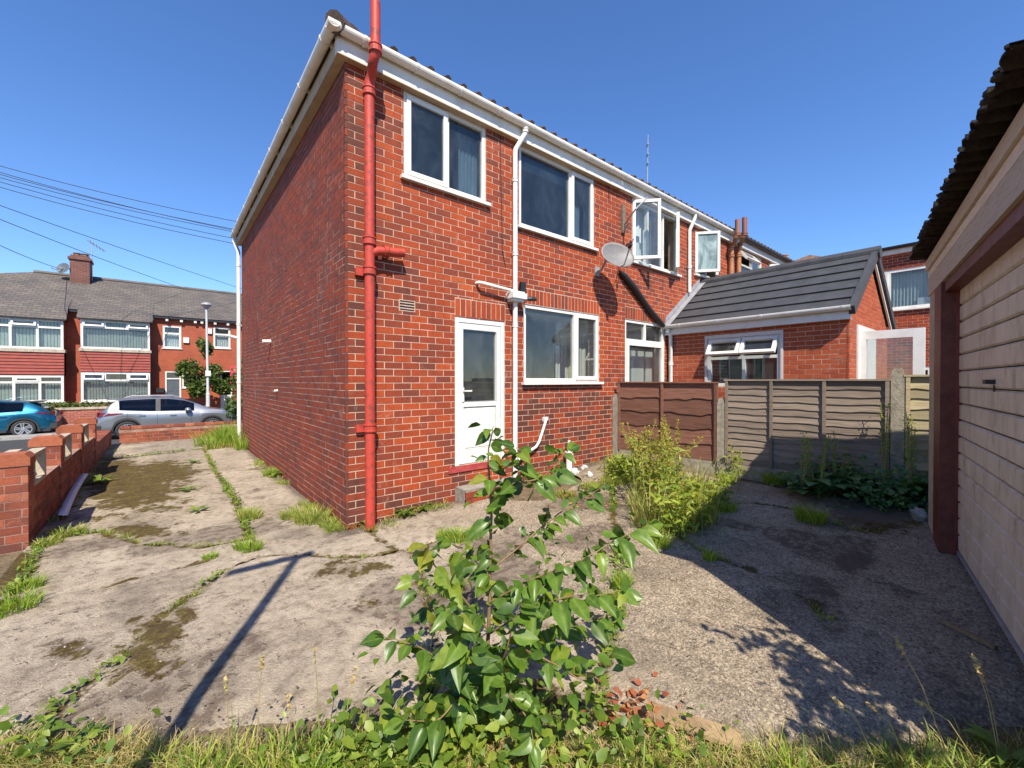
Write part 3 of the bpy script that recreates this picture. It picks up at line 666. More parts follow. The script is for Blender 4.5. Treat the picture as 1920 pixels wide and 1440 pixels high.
for ci, cells in enumerate(comps):
    if len(cells) < 40: continue
    c = np.array(cells); a = c[:, 0]*nxg+c[:, 1]
    q = np.stack([a, a+1, a+nxg+1, a+nxg], 1); us, inv = np.unique(q.ravel(), return_inverse=True)
    fq_ = inv.reshape(-1, 4); ed = np.concatenate([fq_[:, [i, (i+1) % 4]] for i in range(4)]); ed.sort(axis=1)
    ue_, cnt = np.unique(ed, axis=0, return_counts=True); be = ue_[cnt == 1]
    V = np.stack([PX.ravel()[us], PY.ravel()[us], (hz+0.012*((ci*37 % 7)/7-0.5)).ravel()[us]], 1)
    for _ in range(5):      # ease the stepped edge into a natural crack line
        acc = np.zeros((len(V), 2)); k_ = np.zeros(len(V))
        for a_, b_ in ((0, 1), (1, 0)): np.add.at(acc, be[:, a_], V[be[:, b_], :2]); np.add.at(k_, be[:, a_], 1)
        mk = k_ > 0; V[mk, :2] = 0.5*V[mk, :2]+0.5*acc[mk]/k_[mk][:, None]
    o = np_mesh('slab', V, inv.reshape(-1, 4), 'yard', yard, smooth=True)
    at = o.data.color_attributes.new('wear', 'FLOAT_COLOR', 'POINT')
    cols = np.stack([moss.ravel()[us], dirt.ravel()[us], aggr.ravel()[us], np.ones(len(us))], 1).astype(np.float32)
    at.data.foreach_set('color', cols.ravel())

# ================================================================== THE END HOUSE
FRW = Fr((X0, YW, 0), (1, 0, 0), (0, -1, 0)); FSD = Fr((X0, YW, 0), (0, 1, 0), (-1, 0, 0))
def wrect(fr, L, TL, BL, Rr, TR, BR):
    u0, za = on_fr(L, TL, fr); _, zb = on_fr(L, BL, fr); u1, zc = on_fr(Rr, TR, fr); _, zd = on_fr(Rr, BR, fr)
    return (u0, u1, (zb+zd)/2, (za+zc)/2)
W1 = wrect(FRW, 757, 178, 330, 911, 246, 381); W2 = wrect(FRW, 973, 285, 423, 1114, 343, 466)
KW = wrect(FRW, 982, 571, 715, 1123, 590, 716); DR = wrect(FRW, 853, 593, 873, 946, 604, 861)
W1 = (W1[0], W1[1], W1[2], ZT-0.013); W2 = (W2[0], W2[1], W2[2], ZT-0.013)
house = thing('end_house', (X0, YW, 0), 'red brick end of terrace house with white windows and back door', 'house')
holes = [W1, W2, KW, DR]
LIN = [(DR[0], DR[1]+0.01, DR[3]+0.02, DR[3]+0.25), (KW[0], KW[1]+0.01, KW[3]+0.012, KW[3]+0.24)]
uv, zv = on_fr(748, 561, FRW); uv2, zv2 = on_fr(778, 587, FRW); VENT = (uv, uv2, zv2+0.01, zv+0.0)
core(house, FRW, 0.0, XP-X0, -0.3, ZT, holes)
core(house, FSD, 0.241, YF-YW, -0.3, ZT, [])
br = lay(FRW, -0.007, XP-X0, -0.19, ZT, holes+LIN+[VENT], shift=0)
br += [b for l in LIN for b in soldiers(FRW, *l)]
br += lay(FSD, -0.007, YF-YW, -0.19, ZT, [], shift=1)
emit_bricks(house, br, 300, 'brick_old')
core(house, Fr((X0, YF, 0), (1, 0, 0), (0, 1, 0)), 0.0, XP-X0, -0.3, ZT, [], name='front_wall')
mb = MB(); mb.fbox(FRW, 0.2, XP-X0-0.02, -0.05, ZT, -3.4, -3.3); mb.fbox(FRW, XP-X0-0.12, XP-X0-0.02, -0.05, ZT, -3.3, -0.245); mb.build('partition', 'inside', house)
mb = MB(); mb.fbox(FRW, 0.26, XP-X0-0.13, 2.72, 2.9, -3.3, -0.245); mb.fbox(FRW, 0.26, XP-X0-.13, ZT-.01, ZT+.03, -3.3, -.245); mb.build('ceiling', 'inside_white', house)
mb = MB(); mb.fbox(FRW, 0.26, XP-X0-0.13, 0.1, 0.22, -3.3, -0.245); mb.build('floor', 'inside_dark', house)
# air brick
mb = MB(); mb.ring(FRW, VENT[0], VENT[1], VENT[2], VENT[3], 0.008, -0.02, 0.004)
hh = (VENT[3]-VENT[2])/4
for k in range(1, 4): mb.fbox(FRW, VENT[0]+.008, VENT[1]-.008, VENT[2]+k*hh-.006, VENT[2]+k*hh+.006, -.02, .003)
vb = mb.build('air_vent', 'mortar', house); mb = MB(); mb.fbox(FRW, VENT[0]+.009, VENT[1]-.009, VENT[2]+.009, VENT[3]-.009, -.01, .0015); mb.build('grille_back', 'black', vb)
# windows
f = (on_fr(840, 400, FRW)[0]-W1[0])/(W1[1]-W1[0])
w = window(house, FRW, *W1, [(0, f, 0, 1, 's', 'glass_dusty'), (f, 1, 0, 1, None, 'glass_dusty')], sill=0.06)
curtain(w, FRW, W1[1]-0.34, W1[1]-0.04, W1[2]+.03, W1[3]-.15, -0.17, 'net', 5, 0.02, name='net_curtain')
f = (on_fr(1071, 400, FRW)[0]-W2[0])/(W2[1]-W2[0])
w = window(house, FRW, *W2, [(0, f, 0, 1, None, 'glass_dusty'), (f, 1, 0, 1, 's', 'glass_dusty')], sill=0.06)
mb = MB(); mb.fbox(FRW, W2[0]+.05, W2[1]-.6, W2[3]-.24, W2[3]-.06, -.16, -.15); mb.build('blind', 'net', w)
curtain(w, FRW, W2[1]-0.30, W2[1]-0.1, W2[2]+.05, W2[3]-.4, -0.25, 'net', 3, 0.02, name='net_curtain')
f = (on_fr(1079, 640, FRW)[0]-KW[0])/(KW[1]-KW[0])
w = window(house, FRW, *KW, [(0, f, 0, 1, None), (f, 1, 0, 1, 's')], sill=0.075)
curtain(w, FRW, px_u(1042, 640, FRW, -.6), px_u(1066, 640, FRW, -.6), KW[2]-.3, KW[3]-.03, -0.6, 'inside_white', 4, 0.012, name='vertical_blind')
curtain(w, FRW, px_u(1086, 640, FRW, -.35), px_u(1116, 640, FRW, -.35), KW[2]-.1, KW[3]-.03, -0.35, 'inside_white', 4, 0.012, name='vertical_blind')
mb = MB(); mb.fbox(FRW, px_u(1067, 640, FRW, -.58), px_u(1073, 640, FRW, -.58), KW[2]-.3, KW[3]-.25, -.6, -.58); mb.build('edging_strip', 'yellowed', w)
# inner room seen through the kitchen window: far wall with a small bright window and a pale door
mb = MB(); mb.fbox(FRW, KW[0]+.1, KW[1]+.5, 1.5, 2.3, -3.29, -3.27); mb.build('far_window_wall', 'inside', house)
mb = MB(); ia, iz = on_fr(1021, 664, FRW, -3.2); ib = on_fr(1046, 664, FRW, -3.2)[0]; mb.ring(FRW, ia, ib, 0.3, iz, .09, -3.268, -3.22); mb.build('inner_door_frame', 'inside_white', house)
# back door
mb = MB(); D = DR
mb.fbox(FRW, D[0]+.003, D[0]+.06, D[2], D[3]-.004, -.09, -.006); mb.fbox(FRW, D[1]-.06, D[1]-.003, D[2], D[3]-.004, -.09, -.006)
mb.fbox(FRW, D[0]+.06, D[1]-.06, D[3]-.065, D[3]-.004, -.09, -.0065)
door = mb.build('door', 'upvc', house)
la, lb, lz0, lz1 = D[0]+.066, D[1]-.066, D[2]+.012, D[3]-.072; midz = on_fr(905, 752, FRW)[1]
mb = MB(); mb.fbox(FRW, la, la+.075, lz0, lz1, -.07, -.014); mb.fbox(FRW, lb-.075, lb, lz0, lz1, -.07, -.014)
for a, b in ((lz0, lz0+.17), (midz-.07, midz+.0), (lz1-.085, lz1)): mb.fbox(FRW, la+.075, lb-.075, a, b, -.07, -.0145)
mb.fbox(FRW, la+.075, lb-.075, lz0+.17, midz-.07, -.055, -.032)
mb.build('leaf', 'upvc', door)
mb = MB(); mb.ring(FRW, la+.079, lb-.079, lz0+.174, midz-.074, .007, -.0315, -.030); mb.ring(FRW, la-.005, lb+.005, lz0-.005, lz1+.005, .006, -.03, -.0155); mb.ring(FRW, la+.066, lb-.066, midz-.008, lz1-.077, .008, -.03, -.0135); mb.build('gasket', 'grey_metal', door)
mb = MB(); mb.fbox(FRW, la+.11, lb-.11, lz0+.205, midz-.105, -.04, -.024); mb.build('panel', 'upvc', door)
mb = MB(); mb.fbox(FRW, la+.07, lb-.07, midz-.004, lz1-.08, -.045, -.039); mb.build('pane', 'glass', door)
uh, zh = on_fr(869, 735, FRW)
mb = MB(); mb.fbox(FRW, uh-.018, uh+.014, zh-.13, zh+.06, -.014, -.002); mb.fbox(FRW, uh-.008, uh+.11, zh+.005, zh+.025, .03, .045); mb.fbox(FRW, uh-.008, uh+.01, zh+.005, zh+.025, -.002, .031); mb.build('handle', 'upvc', door)
mb = MB(); mb.fbox(FRW, D[0]-.10, D[1]+.05, D[2]-.085, D[2]-.006, -.1, .02); mb.build('threshold', 'redpaint', house)
st = thing('back_step', (X0+D[0]+.3, YW-.2, .05), 'dark brick step with a rough top below the white back door', 'step')
mb = MB(); mb.fbox(FRW, D[0]-.005, D[1]+.12, -.1, D[2]-.27, .008, .26); mb.build('tread', 'stone', st)
fst = Fr((X0, YW-.26, 0), (1, 0, 0), (0, -1, 0)); emit_bricks(st, lay(fst, D[0]-.005, D[1]+.12, -.02, D[2]-.30, []), 40, 'brick_old', proud=.012)
# eaves: fascia, soffit, gutters, brackets
LR, LS = XP-X0, YF-YW
mb = MB(); mb.fbox(FRW, -0.107, LR, ZT+.0004, ZT+0.205, 0.0, 0.0855); mb.build('rear_fascia', 'upvc_old', house)
mb = MB(); mb.fbox(FRW, -0.109, LR, ZT-0.012, ZT-0.0005, 0.0, 0.0875); mb.fbox(FSD, 0.0, LS+.1, ZT-0.0118, ZT-0.0006, 0.0025, 0.1065); mb.build('soffit_shaded', 'soffit_shaded', house)
mb = MB(); mb.fbox(FSD, -0.083, LS+0.1, ZT+.0005, ZT+0.17, 0.001, 0.1045); mb.build('side_fascia', 'soffit_shaded', house)  # same uPVC as the rear board; the tan colour carries its shade and bounce
GZ = ZT+0.215
mb = MB(); mb.gutter(FRW.P(-0.232, GZ+.001, 0.145), FRW.P(LR-.01, GZ, 0.145), (0, -1, 0))
g1 = mb.build('rear_gutter', 'upvc_old', house)
mb = MB(); mb.gutter(FSD.P(-0.203, GZ, 0.175), FSD.P(LS+.15, GZ, 0.175), (-1, 0, 0)); g2 = mb.build('side_gutter', 'upvc_old', house)
def brackets(g, fr, L, dd, out, first=0.35, stp=0.82, mat='upvc'):
    u = first
    while u < L:
        mb = MB(); mb.gutter(fr.P(u, GZ, dd), fr.P(u+.03, GZ, dd), out, 0.066, 0.006); mb.fbox(fr, u, u+.028, GZ-.06, GZ+.01, dd-.075, dd-.058); mb.build('bracket', mat, g); u += stp
brackets(g1, FRW, LR, 0.145, (0, -1, 0), 0.14, 0.62); brackets(g2, FSD, LS, 0.175, (-1, 0, 0), 0.1, 0.95, 'upvc_old')
# roof
def roof(parent, x0, x1, hipped):
    e = 0.13; z = GZ-0.01; ym = (YW+YF)/2; zr = z+(ym-YW+e)*math.tan(R(31)); mb = MB()
    if hipped:
        a, b, c, d = (x0-e, YW-e, z), (x1, YW-e, z), (x1, YF+e, z), (x0-e, YF+e, z); r0, r1 = (x0+(ym-YW), ym, zr), (x1, ym, zr)
        for q in ((a, b, r1, r0), (d, a, r0), (c, d, r0, r1)): mb.poly(q)
    else:
        a, b, c, d = (x0, YW-e, z), (x1, YW-e, z), (x1, YF+e, z), (x0, YF+e, z); r0, r1 = (x0, ym, zr), (x1, ym, zr)
        for q in ((a, b, r1, r0), (c, d, r0, r1)): mb.poly(q)
    rf = mb.build('roof', 'tile_old', parent)
    ca, sa = math.cos(R(31)), math.sin(R(31)); x = x0+0.25
    pr = MB(); pr.tube([(0, 0, 0), (0, 0.42*ca, 0.42*sa)], [0.05, 0.046], 8); me = None
    while x < x1-0.05:
        mb = MB(); mb.tube([(x, YW-e-.05, z+.03), (x, YW-e+.4*ca, z+.03+.4*sa)], [0.052, 0.046], 8); mb.build('roof_tile', 'tile_old', rf); x += 0.235
    return rf
rf = roof(house, X0, XP, True)
hd = Vector((1, 1, math.tan(R(31)))).normalized(); p0 = Vector((X0-.16, YW-.16, GZ+.02))
for k in range(4): mb = MB(); mb.tube([p0+hd*(k*.36), p0+hd*(k*.36+.38)], [0.105, 0.09], 10); mb.build('hip_tile', 'tile_old', rf)
t = MB(); t.fbox(FRW, 1.9, 1.98, GZ+.02, GZ+.14, .02, .09); t.build('broken_tile', 'tile_old', rf)

# red soil pipe
def pipe(path, r, collars=(), mat='redpipe', name='pipe', parent=None, seg=16, ck=1.22, cl=0.06, cmat=None):
    mb = MB(); mb.tube(path, r, seg); o = mb.build(name, mat, parent, smooth=True)
    for c in collars:
        p, q = Vector(c[0]), Vector(c[1]).normalized(); mb = MB()
        mb.lathe(p, q, [(r, -cl*.5), (r*ck*1.08, -cl*.5), (r*ck*1.08, -cl*.3), (r*ck, -cl*.28), (r*ck, cl*.3), (r*ck*1.12, cl*.32), (r*ck*1.12, cl*.5), (r, cl*.5)], seg)
        mb.build('collar', cmat or mat, o if parent is None else parent, smooth=False)
    return o
YP = YW-0.11
pb = on_y(697, 985, YP); pt = on_y(686, 165, YP); px_ = (pb.x+pt.x)/2+.01
sp = thing('soil_pipe', (px_, YP, 0), 'tall red painted soil pipe rising past the gutter at the house corner', 'pipe')
zc = [on_y(693, y, YP).z for y in (452, 508, 802)]; zn = pt.z-.02
YT = YW-0.30; ptop = on_y(707, 6, YT); pn = on_y(704, 92, YT)
path = [(px_, YP, -.02), (px_, YP, zn)]
sw_ = [(px_, YP, zn), (px_, YP, zn+.10), (px_+.015, YP-.05, zn+.17), ((px_+pn.x)/2, (YP+YT)/2, (zn+pn.z)/2+.03), (pn.x-.012, YT+.04, pn.z-.12), (pn.x, YT, pn.z-.04), (pn.x, YT, pn.z)]
pipe(path, 0.055, [((px_, YP, z), (0, 0, 1)) for z in zc]+[((px_, YP, zn-.01), (0, 0, 1))], parent=sp, name='stack', cl=.085)
pipe(sw_, 0.053, [], parent=sp, name='swan_neck')
pipe([(pn.x, YT, pn.z), (pn.x, YT, ptop.z)], 0.052, [((pn.x, YT, pn.z), (0, 0, 1))], parent=sp, name='vent', cl=.085)
zb_ = on_y(720, 472, YP).z; bx = on_y(757, 465, YP).x
pipe([(px_, YP, zb_-.05), (px_+.08, YP, zb_-.01), (px_+.14, YP, zb_), (bx, YP, zb_+.03)], 0.05, [((px_+.19, YP, zb_+.008), (1, 0, .1))], parent=sp, name='branch')
for z in zc[1:]:
    mb = MB(); mb.fbox(FRW, px_-X0-.13, px_-X0-.05, z-.05, z+.03, -.002, .05); mb.build('wall_lug', 'redpipe', sp)

# white downpipe on the rear wall with its hopper
YD = YW-0.055
db_ = on_y(963, 868, YD); dx = on_y(966, 500, YD).x; go = on_y(985, 243, YW-.145)
dp = thing('downpipe', (dx, YD, 0), 'white downpipe between the back door and kitchen window, running down from the rear gutter', 'downpipe')
pipe([(go.x, YW-.145, GZ-.05), (go.x, YW-.145, GZ-.13), (go.x-.03, YW-.12, GZ-.2), (dx+.01, YD, GZ-.36), (dx, YD, GZ-.42), (dx, YD, .12)], 0.036, [((dx, YD, on_y(966, y, YD).z), (0, 0, 1)) for y in (338, 476, 610)]+[((go.x, YW-.145, GZ-.1), (0, 0, 1))], 'upvc', 'pipe', dp, 14, 1.16, .05)
ho = on_y(968, 557, YD-.03)
mb = MB()
for w_, za, zb2 in ((.10, -.07, -.03), (.13, -.03, .05), (.105, .05, .075)):
    mb.fbox(FRW, ho.x-X0-w_, ho.x-X0+w_, ho.z+za, ho.z+zb2, .006, .045+w_)
mb.build('hopper', 'upvc', dp)
mb = MB(); a = on_y(900, 529, YW-.09); b = on_y(945, 545, YW-.09)
mb.tube([(a.x, YW+.02, a.z), (a.x, YW-.06, a.z), (a.x+.03, YW-.09, a.z-.005), (ho.x, YW-.10, ho.z+.07)], 0.022, 10); mb.build('waste_pipe', 'upvc_old', dp, True)
# black floodlight and camera next to the hopper
fl = on_y(979, 540, YW-.06)
lt = thing('floodlight', tuple(fl), 'small black floodlight on the wall right of the white hopper', 'lamp')
mb = MB(); mb.fbox(FRW, fl.x-X0-.04, fl.x-X0+.055, fl.z-.07, fl.z+.085, .04, .085); mb.build('lamp_body', 'black', lt); mb = MB(); mb.fbox(FRW, fl.x-X0-.015, fl.x-X0+.02, fl.z-.09, fl.z-.0, -.004, .041); mb.build('bracket', 'black', lt)
sc = on_y(993, 561, YW-.10)
cc_ = thing('security_camera', tuple(sc), 'little black bullet camera on a stalk under the floodlight', 'camera')
mb = MB(); mb.tube([sc+Vector((-.06, .0, .0)), sc+Vector((.0, -.03, .0)), sc+Vector((.075, -.06, .0))], [.03, .036, .03], 10); mb.build('camera_body', 'black', cc_); mb = MB(); mb.tube([(sc.x-.05, YW+.01, sc.z), sc+Vector((-.03, 0, 0))], .014, 8); mb.build('stalk', 'black', cc_)
mb = MB(); mb.lathe(sc+Vector((.075, -.06, 0)), (.78, -.62, 0), [(.0, .004), (.022, .004), (.026, .0)], 10); mb.build('lens', 'plastic_dark', cc_)
# thin black cable
def cable(pts, r, label, mat='black', name='cable', cat='cable', seg=6, group=None):
    mb = MB(); mb.tube(pts, r, seg); return tag(mb.build(name, mat, None, True), label, cat, group)
cable([on_y(938, 256, YW-.012), on_y(939, 320, YW-.012), on_y(941, 400, YW-.012), on_y(942, 470, YW-.012), on_y(948, 502, YW-.012)], .005, 'thin black cable hanging down the brickwork left of the white downpipe')
cable([on_y(1141, 318, YW-.09), on_y(1141, 345, YW-.03), on_y(1142, 375, YW-.012)], .005, 'short black cable dropping from the gutter right of the large upper window')
# overflow pipe low on the kitchen wall
ov = thing('overflow_pipe', tuple(on_y(1020, 790, YW)), 'white plastic waste pipe slanting out of the wall below the kitchen window', 'pipe')
pts = [on_y(1026, 787, YW), on_y(1024, 787, YW-.05), on_y(1021, 797, YW-.06), on_y(1011, 828, YW-.06), on_y(1005, 838, YW-.06), on_y(984, 852, YW-.065), on_y(972, 862, YW-.07)]
pipe(pts, .021, [], 'upvc', 'pipe', ov, 12)
mb = MB(); a, b = on_fr(1019, 783, FRW); mb.fbox(FRW, a-.03, a+.1, b-.06, b+.01, -.01, .008); mb.build('mortar_patch', 'white_rubble', ov)
gp = on_y(1067, 880, YW-.12)
gy = thing('gully_pipe', (gp.x, gp.y, .05), 'short white standpipe at the gully by the foot of the kitchen wall', 'pipe')
pipe([(gp.x, gp.y, .0), (gp.x, gp.y, on_y(1068, 850, YW-.12).z)], .05, [((gp.x, gp.y, on_y(1068, 850, YW-.12).z), (0, 0, 1))], 'upvc_old', 'socket', gy)
pipe([(gp.x, gp.y, .2), (gp.x, gp.y, on_y(1067, 826, YW-.12).z)], .024, [], 'upvc', 'riser', gy)
def rock(name, c, s, mat, label, seed=0, cat='stone', group=None, flat=1.0):
    rs = random.Random(seed); mb = MB(); n1, n2 = 8, 6; k0 = len(mb.v)
    for i in range(n2+1):
        for j in range(n1):
            th, ph = math.pi*i/n2, 2*math.pi*j/n1; d = Vector((math.sin(th)*math.cos(ph), math.sin(th)*math.sin(ph), math.cos(th)*flat))
            d *= s*(0.75+0.5*noise.noise(d*1.3+Vector((seed*3.1, 0, 0)))+0.06*rs.random()) if 0 < i < n2 else s*0.8
            mb.v.append(tuple(Vector(c)+d))
    for i in range(n2):
        for j in range(n1): mb.f.append((i*n1+j, i*n1+(j+1) % n1, (i+1)*n1+(j+1) % n1, (i+1)*n1+j))
    return tag(mb.build(name, mat), label, cat, group)
for i, (px, py, s) in enumerate(((1055, 893, .085), (1078, 888, .10), (1096, 880, .075), (1106, 893, .07))):
    p = on_g(px, py); rock('rubble', (p.x, p.y, p.z+s*.35), s, 'white_rubble', 'lump of white rubble heaped round the gully at the wall foot', i+3, 'rubble', 'white rubble by the gully', .7)
p = on_g(958, 893); rock('rubble', (p.x, p.y, p.z+.03), .07, 'white_rubble', 'white stained stone at the foot of the white downpipe', 11, 'rubble', None, .7)
# side-wall stub and the far downpipe
ss = on_x(508, 640, X0); mb = MB(); mb.tube([(X0+.02, ss.y, ss.z), (X0-.14, ss.y, ss.z-.01)], .035, 12)
tag(mb.build('boiler_stub', 'upvc', None, True), 'short white plastic stub sticking out of the brick side wall', 'pipe')
ss = on_x(521, 732, X0); mb = MB(); mb.tube([(X0+.02, ss.y, ss.z), (X0-.06, ss.y, ss.z-.01)], .02, 10)
tag(mb.build('overflow_stub', 'upvc_old', None, True), 'tiny grey pipe end low in the brick side wall', 'pipe')
fd = thing('downpipe', (X0-.07, YF+.02, 0), 'white downpipe at the far front corner of the brick side wall', 'downpipe')
pipe([(X0-.16, YF+.04, GZ-.05), (X0-.16, YF+.04, GZ-.14), (X0-.07, YF+.03, GZ-.4), (X0-.07, YF+.03, .12)], .046, [((X0-.07, YF+.03, z), (0, 0, 1)) for z in (4.6, 3.1, 1.6)], 'upvc', 'pipe', fd, 12, 1.15, .05)
zq = on_x(455, 628, X0-.07).z
pipe([(X0-.07, YF+.03, zq-.03), (X0-.2, YF+.03, zq), (X0-.32, YF+.03, zq+.03)], .04, [], 'upvc', 'side_inlet', fd, 12)

# satellite dish
dc = on_y(1158, 478, YW-.42); rd = thing('satellite_dish', tuple(dc), 'grey oval satellite dish on the wall beside the large upper window', 'satellite dish')
ax = Vector((-.30, -.80, .35)).normalized(); a1 = ax.cross(ZZ).normalized(); a2 = a1.cross(ax)
V = []; nr, ns = 8, 32
for i in range(nr+1):
    r = i/nr
    for j in range(ns):
        an = 2*math.pi*j/ns; V.append(dc+a1*(.315*r*math.cos(an))+a2*(.245*r*math.sin(an))+ax*(.075*r*r-.06))
mb = MB(); mb.v = [tuple(v) for v in V]+[tuple(v-ax*.006) for v in V]; o2 = len(V)
for i in range(nr):
    for j in range(ns):
        q = (i*ns+j, i*ns+(j+1) % ns, (i+1)*ns+(j+1) % ns, (i+1)*ns+j); mb.f.append(q); mb.f.append(tuple(o2+k for k in reversed(q)))
for j in range(ns): mb.f.append((nr*ns+j, nr*ns+(j+1) % ns, o2+nr*ns+(j+1) % ns, o2+nr*ns+j))
mb.build('reflector', 'dishgrey', rd, True)
mb = MB(); lnb = dc+ax*.36-a2*.10; mb.tube([dc-a2*.24, dc-a2*.27+ax*.1, lnb-ax*.02], .012, 8); mb.build('arm', 'grey_metal', rd)
mb = MB(); mb.tube([lnb+ax*.03, lnb-ax*.05], [.022, .03], 10); mb.build('receiver', 'black', rd)
mb = MB(); mb.tube([dc-ax*.07, Vector((dc.x-.02, YW-.2, dc.z-.04)), Vector((dc.x-.03, YW-.1, dc.z-.2)), Vector((dc.x-.03, YW, dc.z-.2))], .02, 8); mb.fbox(FRW, dc.x-.09-X0, dc.x+.03-X0, dc.z-.28, dc.z-.12, 0.004, .02); mb.build('bracket', 'grey_metal', rd)
cable([dc-a2*.2-ax*.04, on_y(1156, 520, YW-.03), on_y(1157, 545, YW-.02), on_y(1163, 500, YW-.02)], .005, 'loose black lead looping below the satellite dish')

# ================================================================== THE NEIGHBOURS IN THE ROW
FN = Fr((XP, YW, 0), (1, 0, 0), (0, -1, 0))
W3 = wrect(FN, 1185, 378, 490, 1272, 408, 515); W4 = wrect(FN, 1303, 434, 515, 1346, 450, 526); ND = wrect(FN, 1172, 597, 597, 1246, 610, 610)
ND = (ND[0], ND[1], 0.3, ND[3]); W3 = (W3[0], W3[1], W3[2], ZT-.013); W4 = (W4[0], W4[1], W4[2], min(W4[3], ZT-.012))
nb = thing('terrace_house', (XP, YW, 0), 'middle brick house of the row with two open upper windows', 'house')
LN = [(ND[0], ND[1]+.01, ND[3]+.012, ND[3]+.24)]
core(nb, FN, 0.001, XQ-XP, -.2, ZT, [W3, W4, ND])
emit_bricks(nb, lay(FN, 0.004, XQ-XP, 0.056, ZT, [W3, W4, ND]+LN, shift=0)+soldiers(FN, *LN[0]), 300, 'brick_mid')
mb = MB(); mb.fbox(FN, 0.05, XQ-XP-.05, 0, ZT, -3.0, -2.9); mb.fbox(FN, XQ-XP-.15, XQ-XP-.05, 0, ZT, -2.9, -.245); mb.fbox(FN, .02, .12, 0, ZT, -2.9, -.245); mb.build('partition', 'inside', nb)
mb = MB(); mb.fbox(FN, 0.05, XQ-XP-.05, 2.75, 2.9, -2.9, -.245); mb.fbox(FN, 0.05, XQ-XP-.05, ZT-.01, ZT+.03, -2.9, -.245); mb.build('ceiling', 'inside_white', nb)
w = window(nb, FN, *W3, [(0, .33, 0, 1, ('l', 47)), (.33, .66, 0, 1, None), (.66, 1, 0, 1, ('r', 31))], sill=.06)
curtain(w, FN, W3[0]+.1, W3[0]+(W3[1]-W3[0])*.5, W3[2], W3[3]-.05, -.2, 'net', 6, .03, name='net_curtain')
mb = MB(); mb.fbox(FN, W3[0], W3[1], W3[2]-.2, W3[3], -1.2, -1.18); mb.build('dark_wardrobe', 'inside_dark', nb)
w = window(nb, FN, *W4, [(0, .5, 0, 1, ('l', 50), 'glass_frost'), (.5, 1, 0, 1, ('r', 26), 'glass_frost')], sill=.06)
trn = (on_fr(1178, 637, FN)[1]-ND[2])/(ND[3]-ND[2])
w = window(nb, FN, *ND, [(0, .5, trn, 1, None), (.5, 1, trn, 1, None), (0, 1, 0, trn, 's')], sw=.09, name='glazed_door')
mb = MB(); zi = ND[2]+(ND[3]-ND[2])*trn-.16; mb.fbox(FN, px_u(1184, 660, FN, -.3), px_u(1207, 660, FN, -.3), .32, zi, -.33, -.3); mb.fbox(FN, px_u(1211, 660, FN, -.3), px_u(1232, 660, FN, -.3), .32, zi, -.33, -.3); mb.build('inner_doors', 'inside_white', w)
mb = MB(); mb.fbox(FN, 0.0, XQ-XP, ZT, ZT+.205, 0, .085); mb.build('fascia', 'upvc_old', nb)
mb = MB(); mb.gutter(FN.P(.0, GZ, .145), FN.P(XQ-XP, GZ, .145), (0, -1, 0)); g = mb.build('gutter', 'upvc', nb); brackets(g, FN, XQ-XP, .145, (0, -1, 0), .02, .9)
roof(nb, XP, XQ, False)
nx_ = on_y(1293, 480, YD).x; ng = on_y(1303, 418, YW-.145).x; nzb = on_y(1294, 548, YD).z
nd_ = thing('downpipe', (nx_, YD, nzb), 'white downpipe on the middle house ending above the grey extension roof', 'downpipe')
pipe([(ng, YW-.145, GZ-.05), (ng, YW-.145, GZ-.12), (nx_+.02, YD-.03, GZ-.3), (nx_, YD, GZ-.38), (nx_, YD, nzb)], .038, [((nx_, YD, z), (0, 0, 1)) for z in (nzb+.55,)], 'upvc', 'pipe', nd_, 12)
# black diagonal duct
da, db2 = on_y(1161, 507, YW-.05), on_y(1244, 612, YW-.05)
tag_o = MB(); pts = [da+(db2-da)*t+Vector((0, 0, .02*math.sin(t*7))) for t in np.linspace(0, 1, 12)]; tag_o.tube(pts, [.02]+[.055, .06, .065, .062, .058, .056, .055, .054, .053, .052]+[.045], 8)
tag(tag_o.build('duct', 'black', None, True), 'thick black pipe slanting down the brick wall from the dish to the extension gutter', 'pipe')
# old aerial bracket between the windows
ab = on_y(1168, 400, YW-.03); br_ = thing('aerial_bracket', tuple(ab), 'weathered wooden wall batten with metal arms between the upper windows', 'bracket')
mb = MB(); a0 = on_fr(1164, 383, FRW); b0 = on_fr(1172, 440, FRW); mb.fbox(FRW, a0[0], a0[0]+.09, b0[1], a0[1], .008, .045); mb.build('batten', 'fence_grey', br_)
mb = MB(); mb.tube([on_y(1172, 420, YW-.05), on_y(1182, 405, YW-.25), on_y(1192, 392, YW-.4), on_y(1213, 371, YW-.45)], .014, 8); mb.build('arm', 'grey_metal', br_)
mb = MB(); mb.tube([on_y(1170, 432, YW-.05), on_y(1180, 418, YW-.2)], .012, 8); mb.build('strut', 'grey_metal', br_)
# roof aerial
ap = on_y(1213, 352, YW+.6); at_ = on_y(1215, 253, YW+.6); aer = thing('aerial', tuple(ap), 'slim grey rooftop aerial pole standing above the middle house', 'aerial')
mb = MB(); mb.tube([(ap.x, ap.y, ap.z-.4), (ap.x+.02, ap.y, (ap.z+at_.z)/2), (at_.x, ap.y, at_.z)], [.016, .014, .01], 8); mb.build('mast', 'galv', aer)
mb = MB()
for k in (.45, .62, .8): z = ap.z+(at_.z-ap.z)*k; mb.tube([(ap.x-.02, ap.y-.05, z), (ap.x+.05, ap.y+.05, z)], .012, 6)
mb.build('clamp', 'grey_metal', aer)

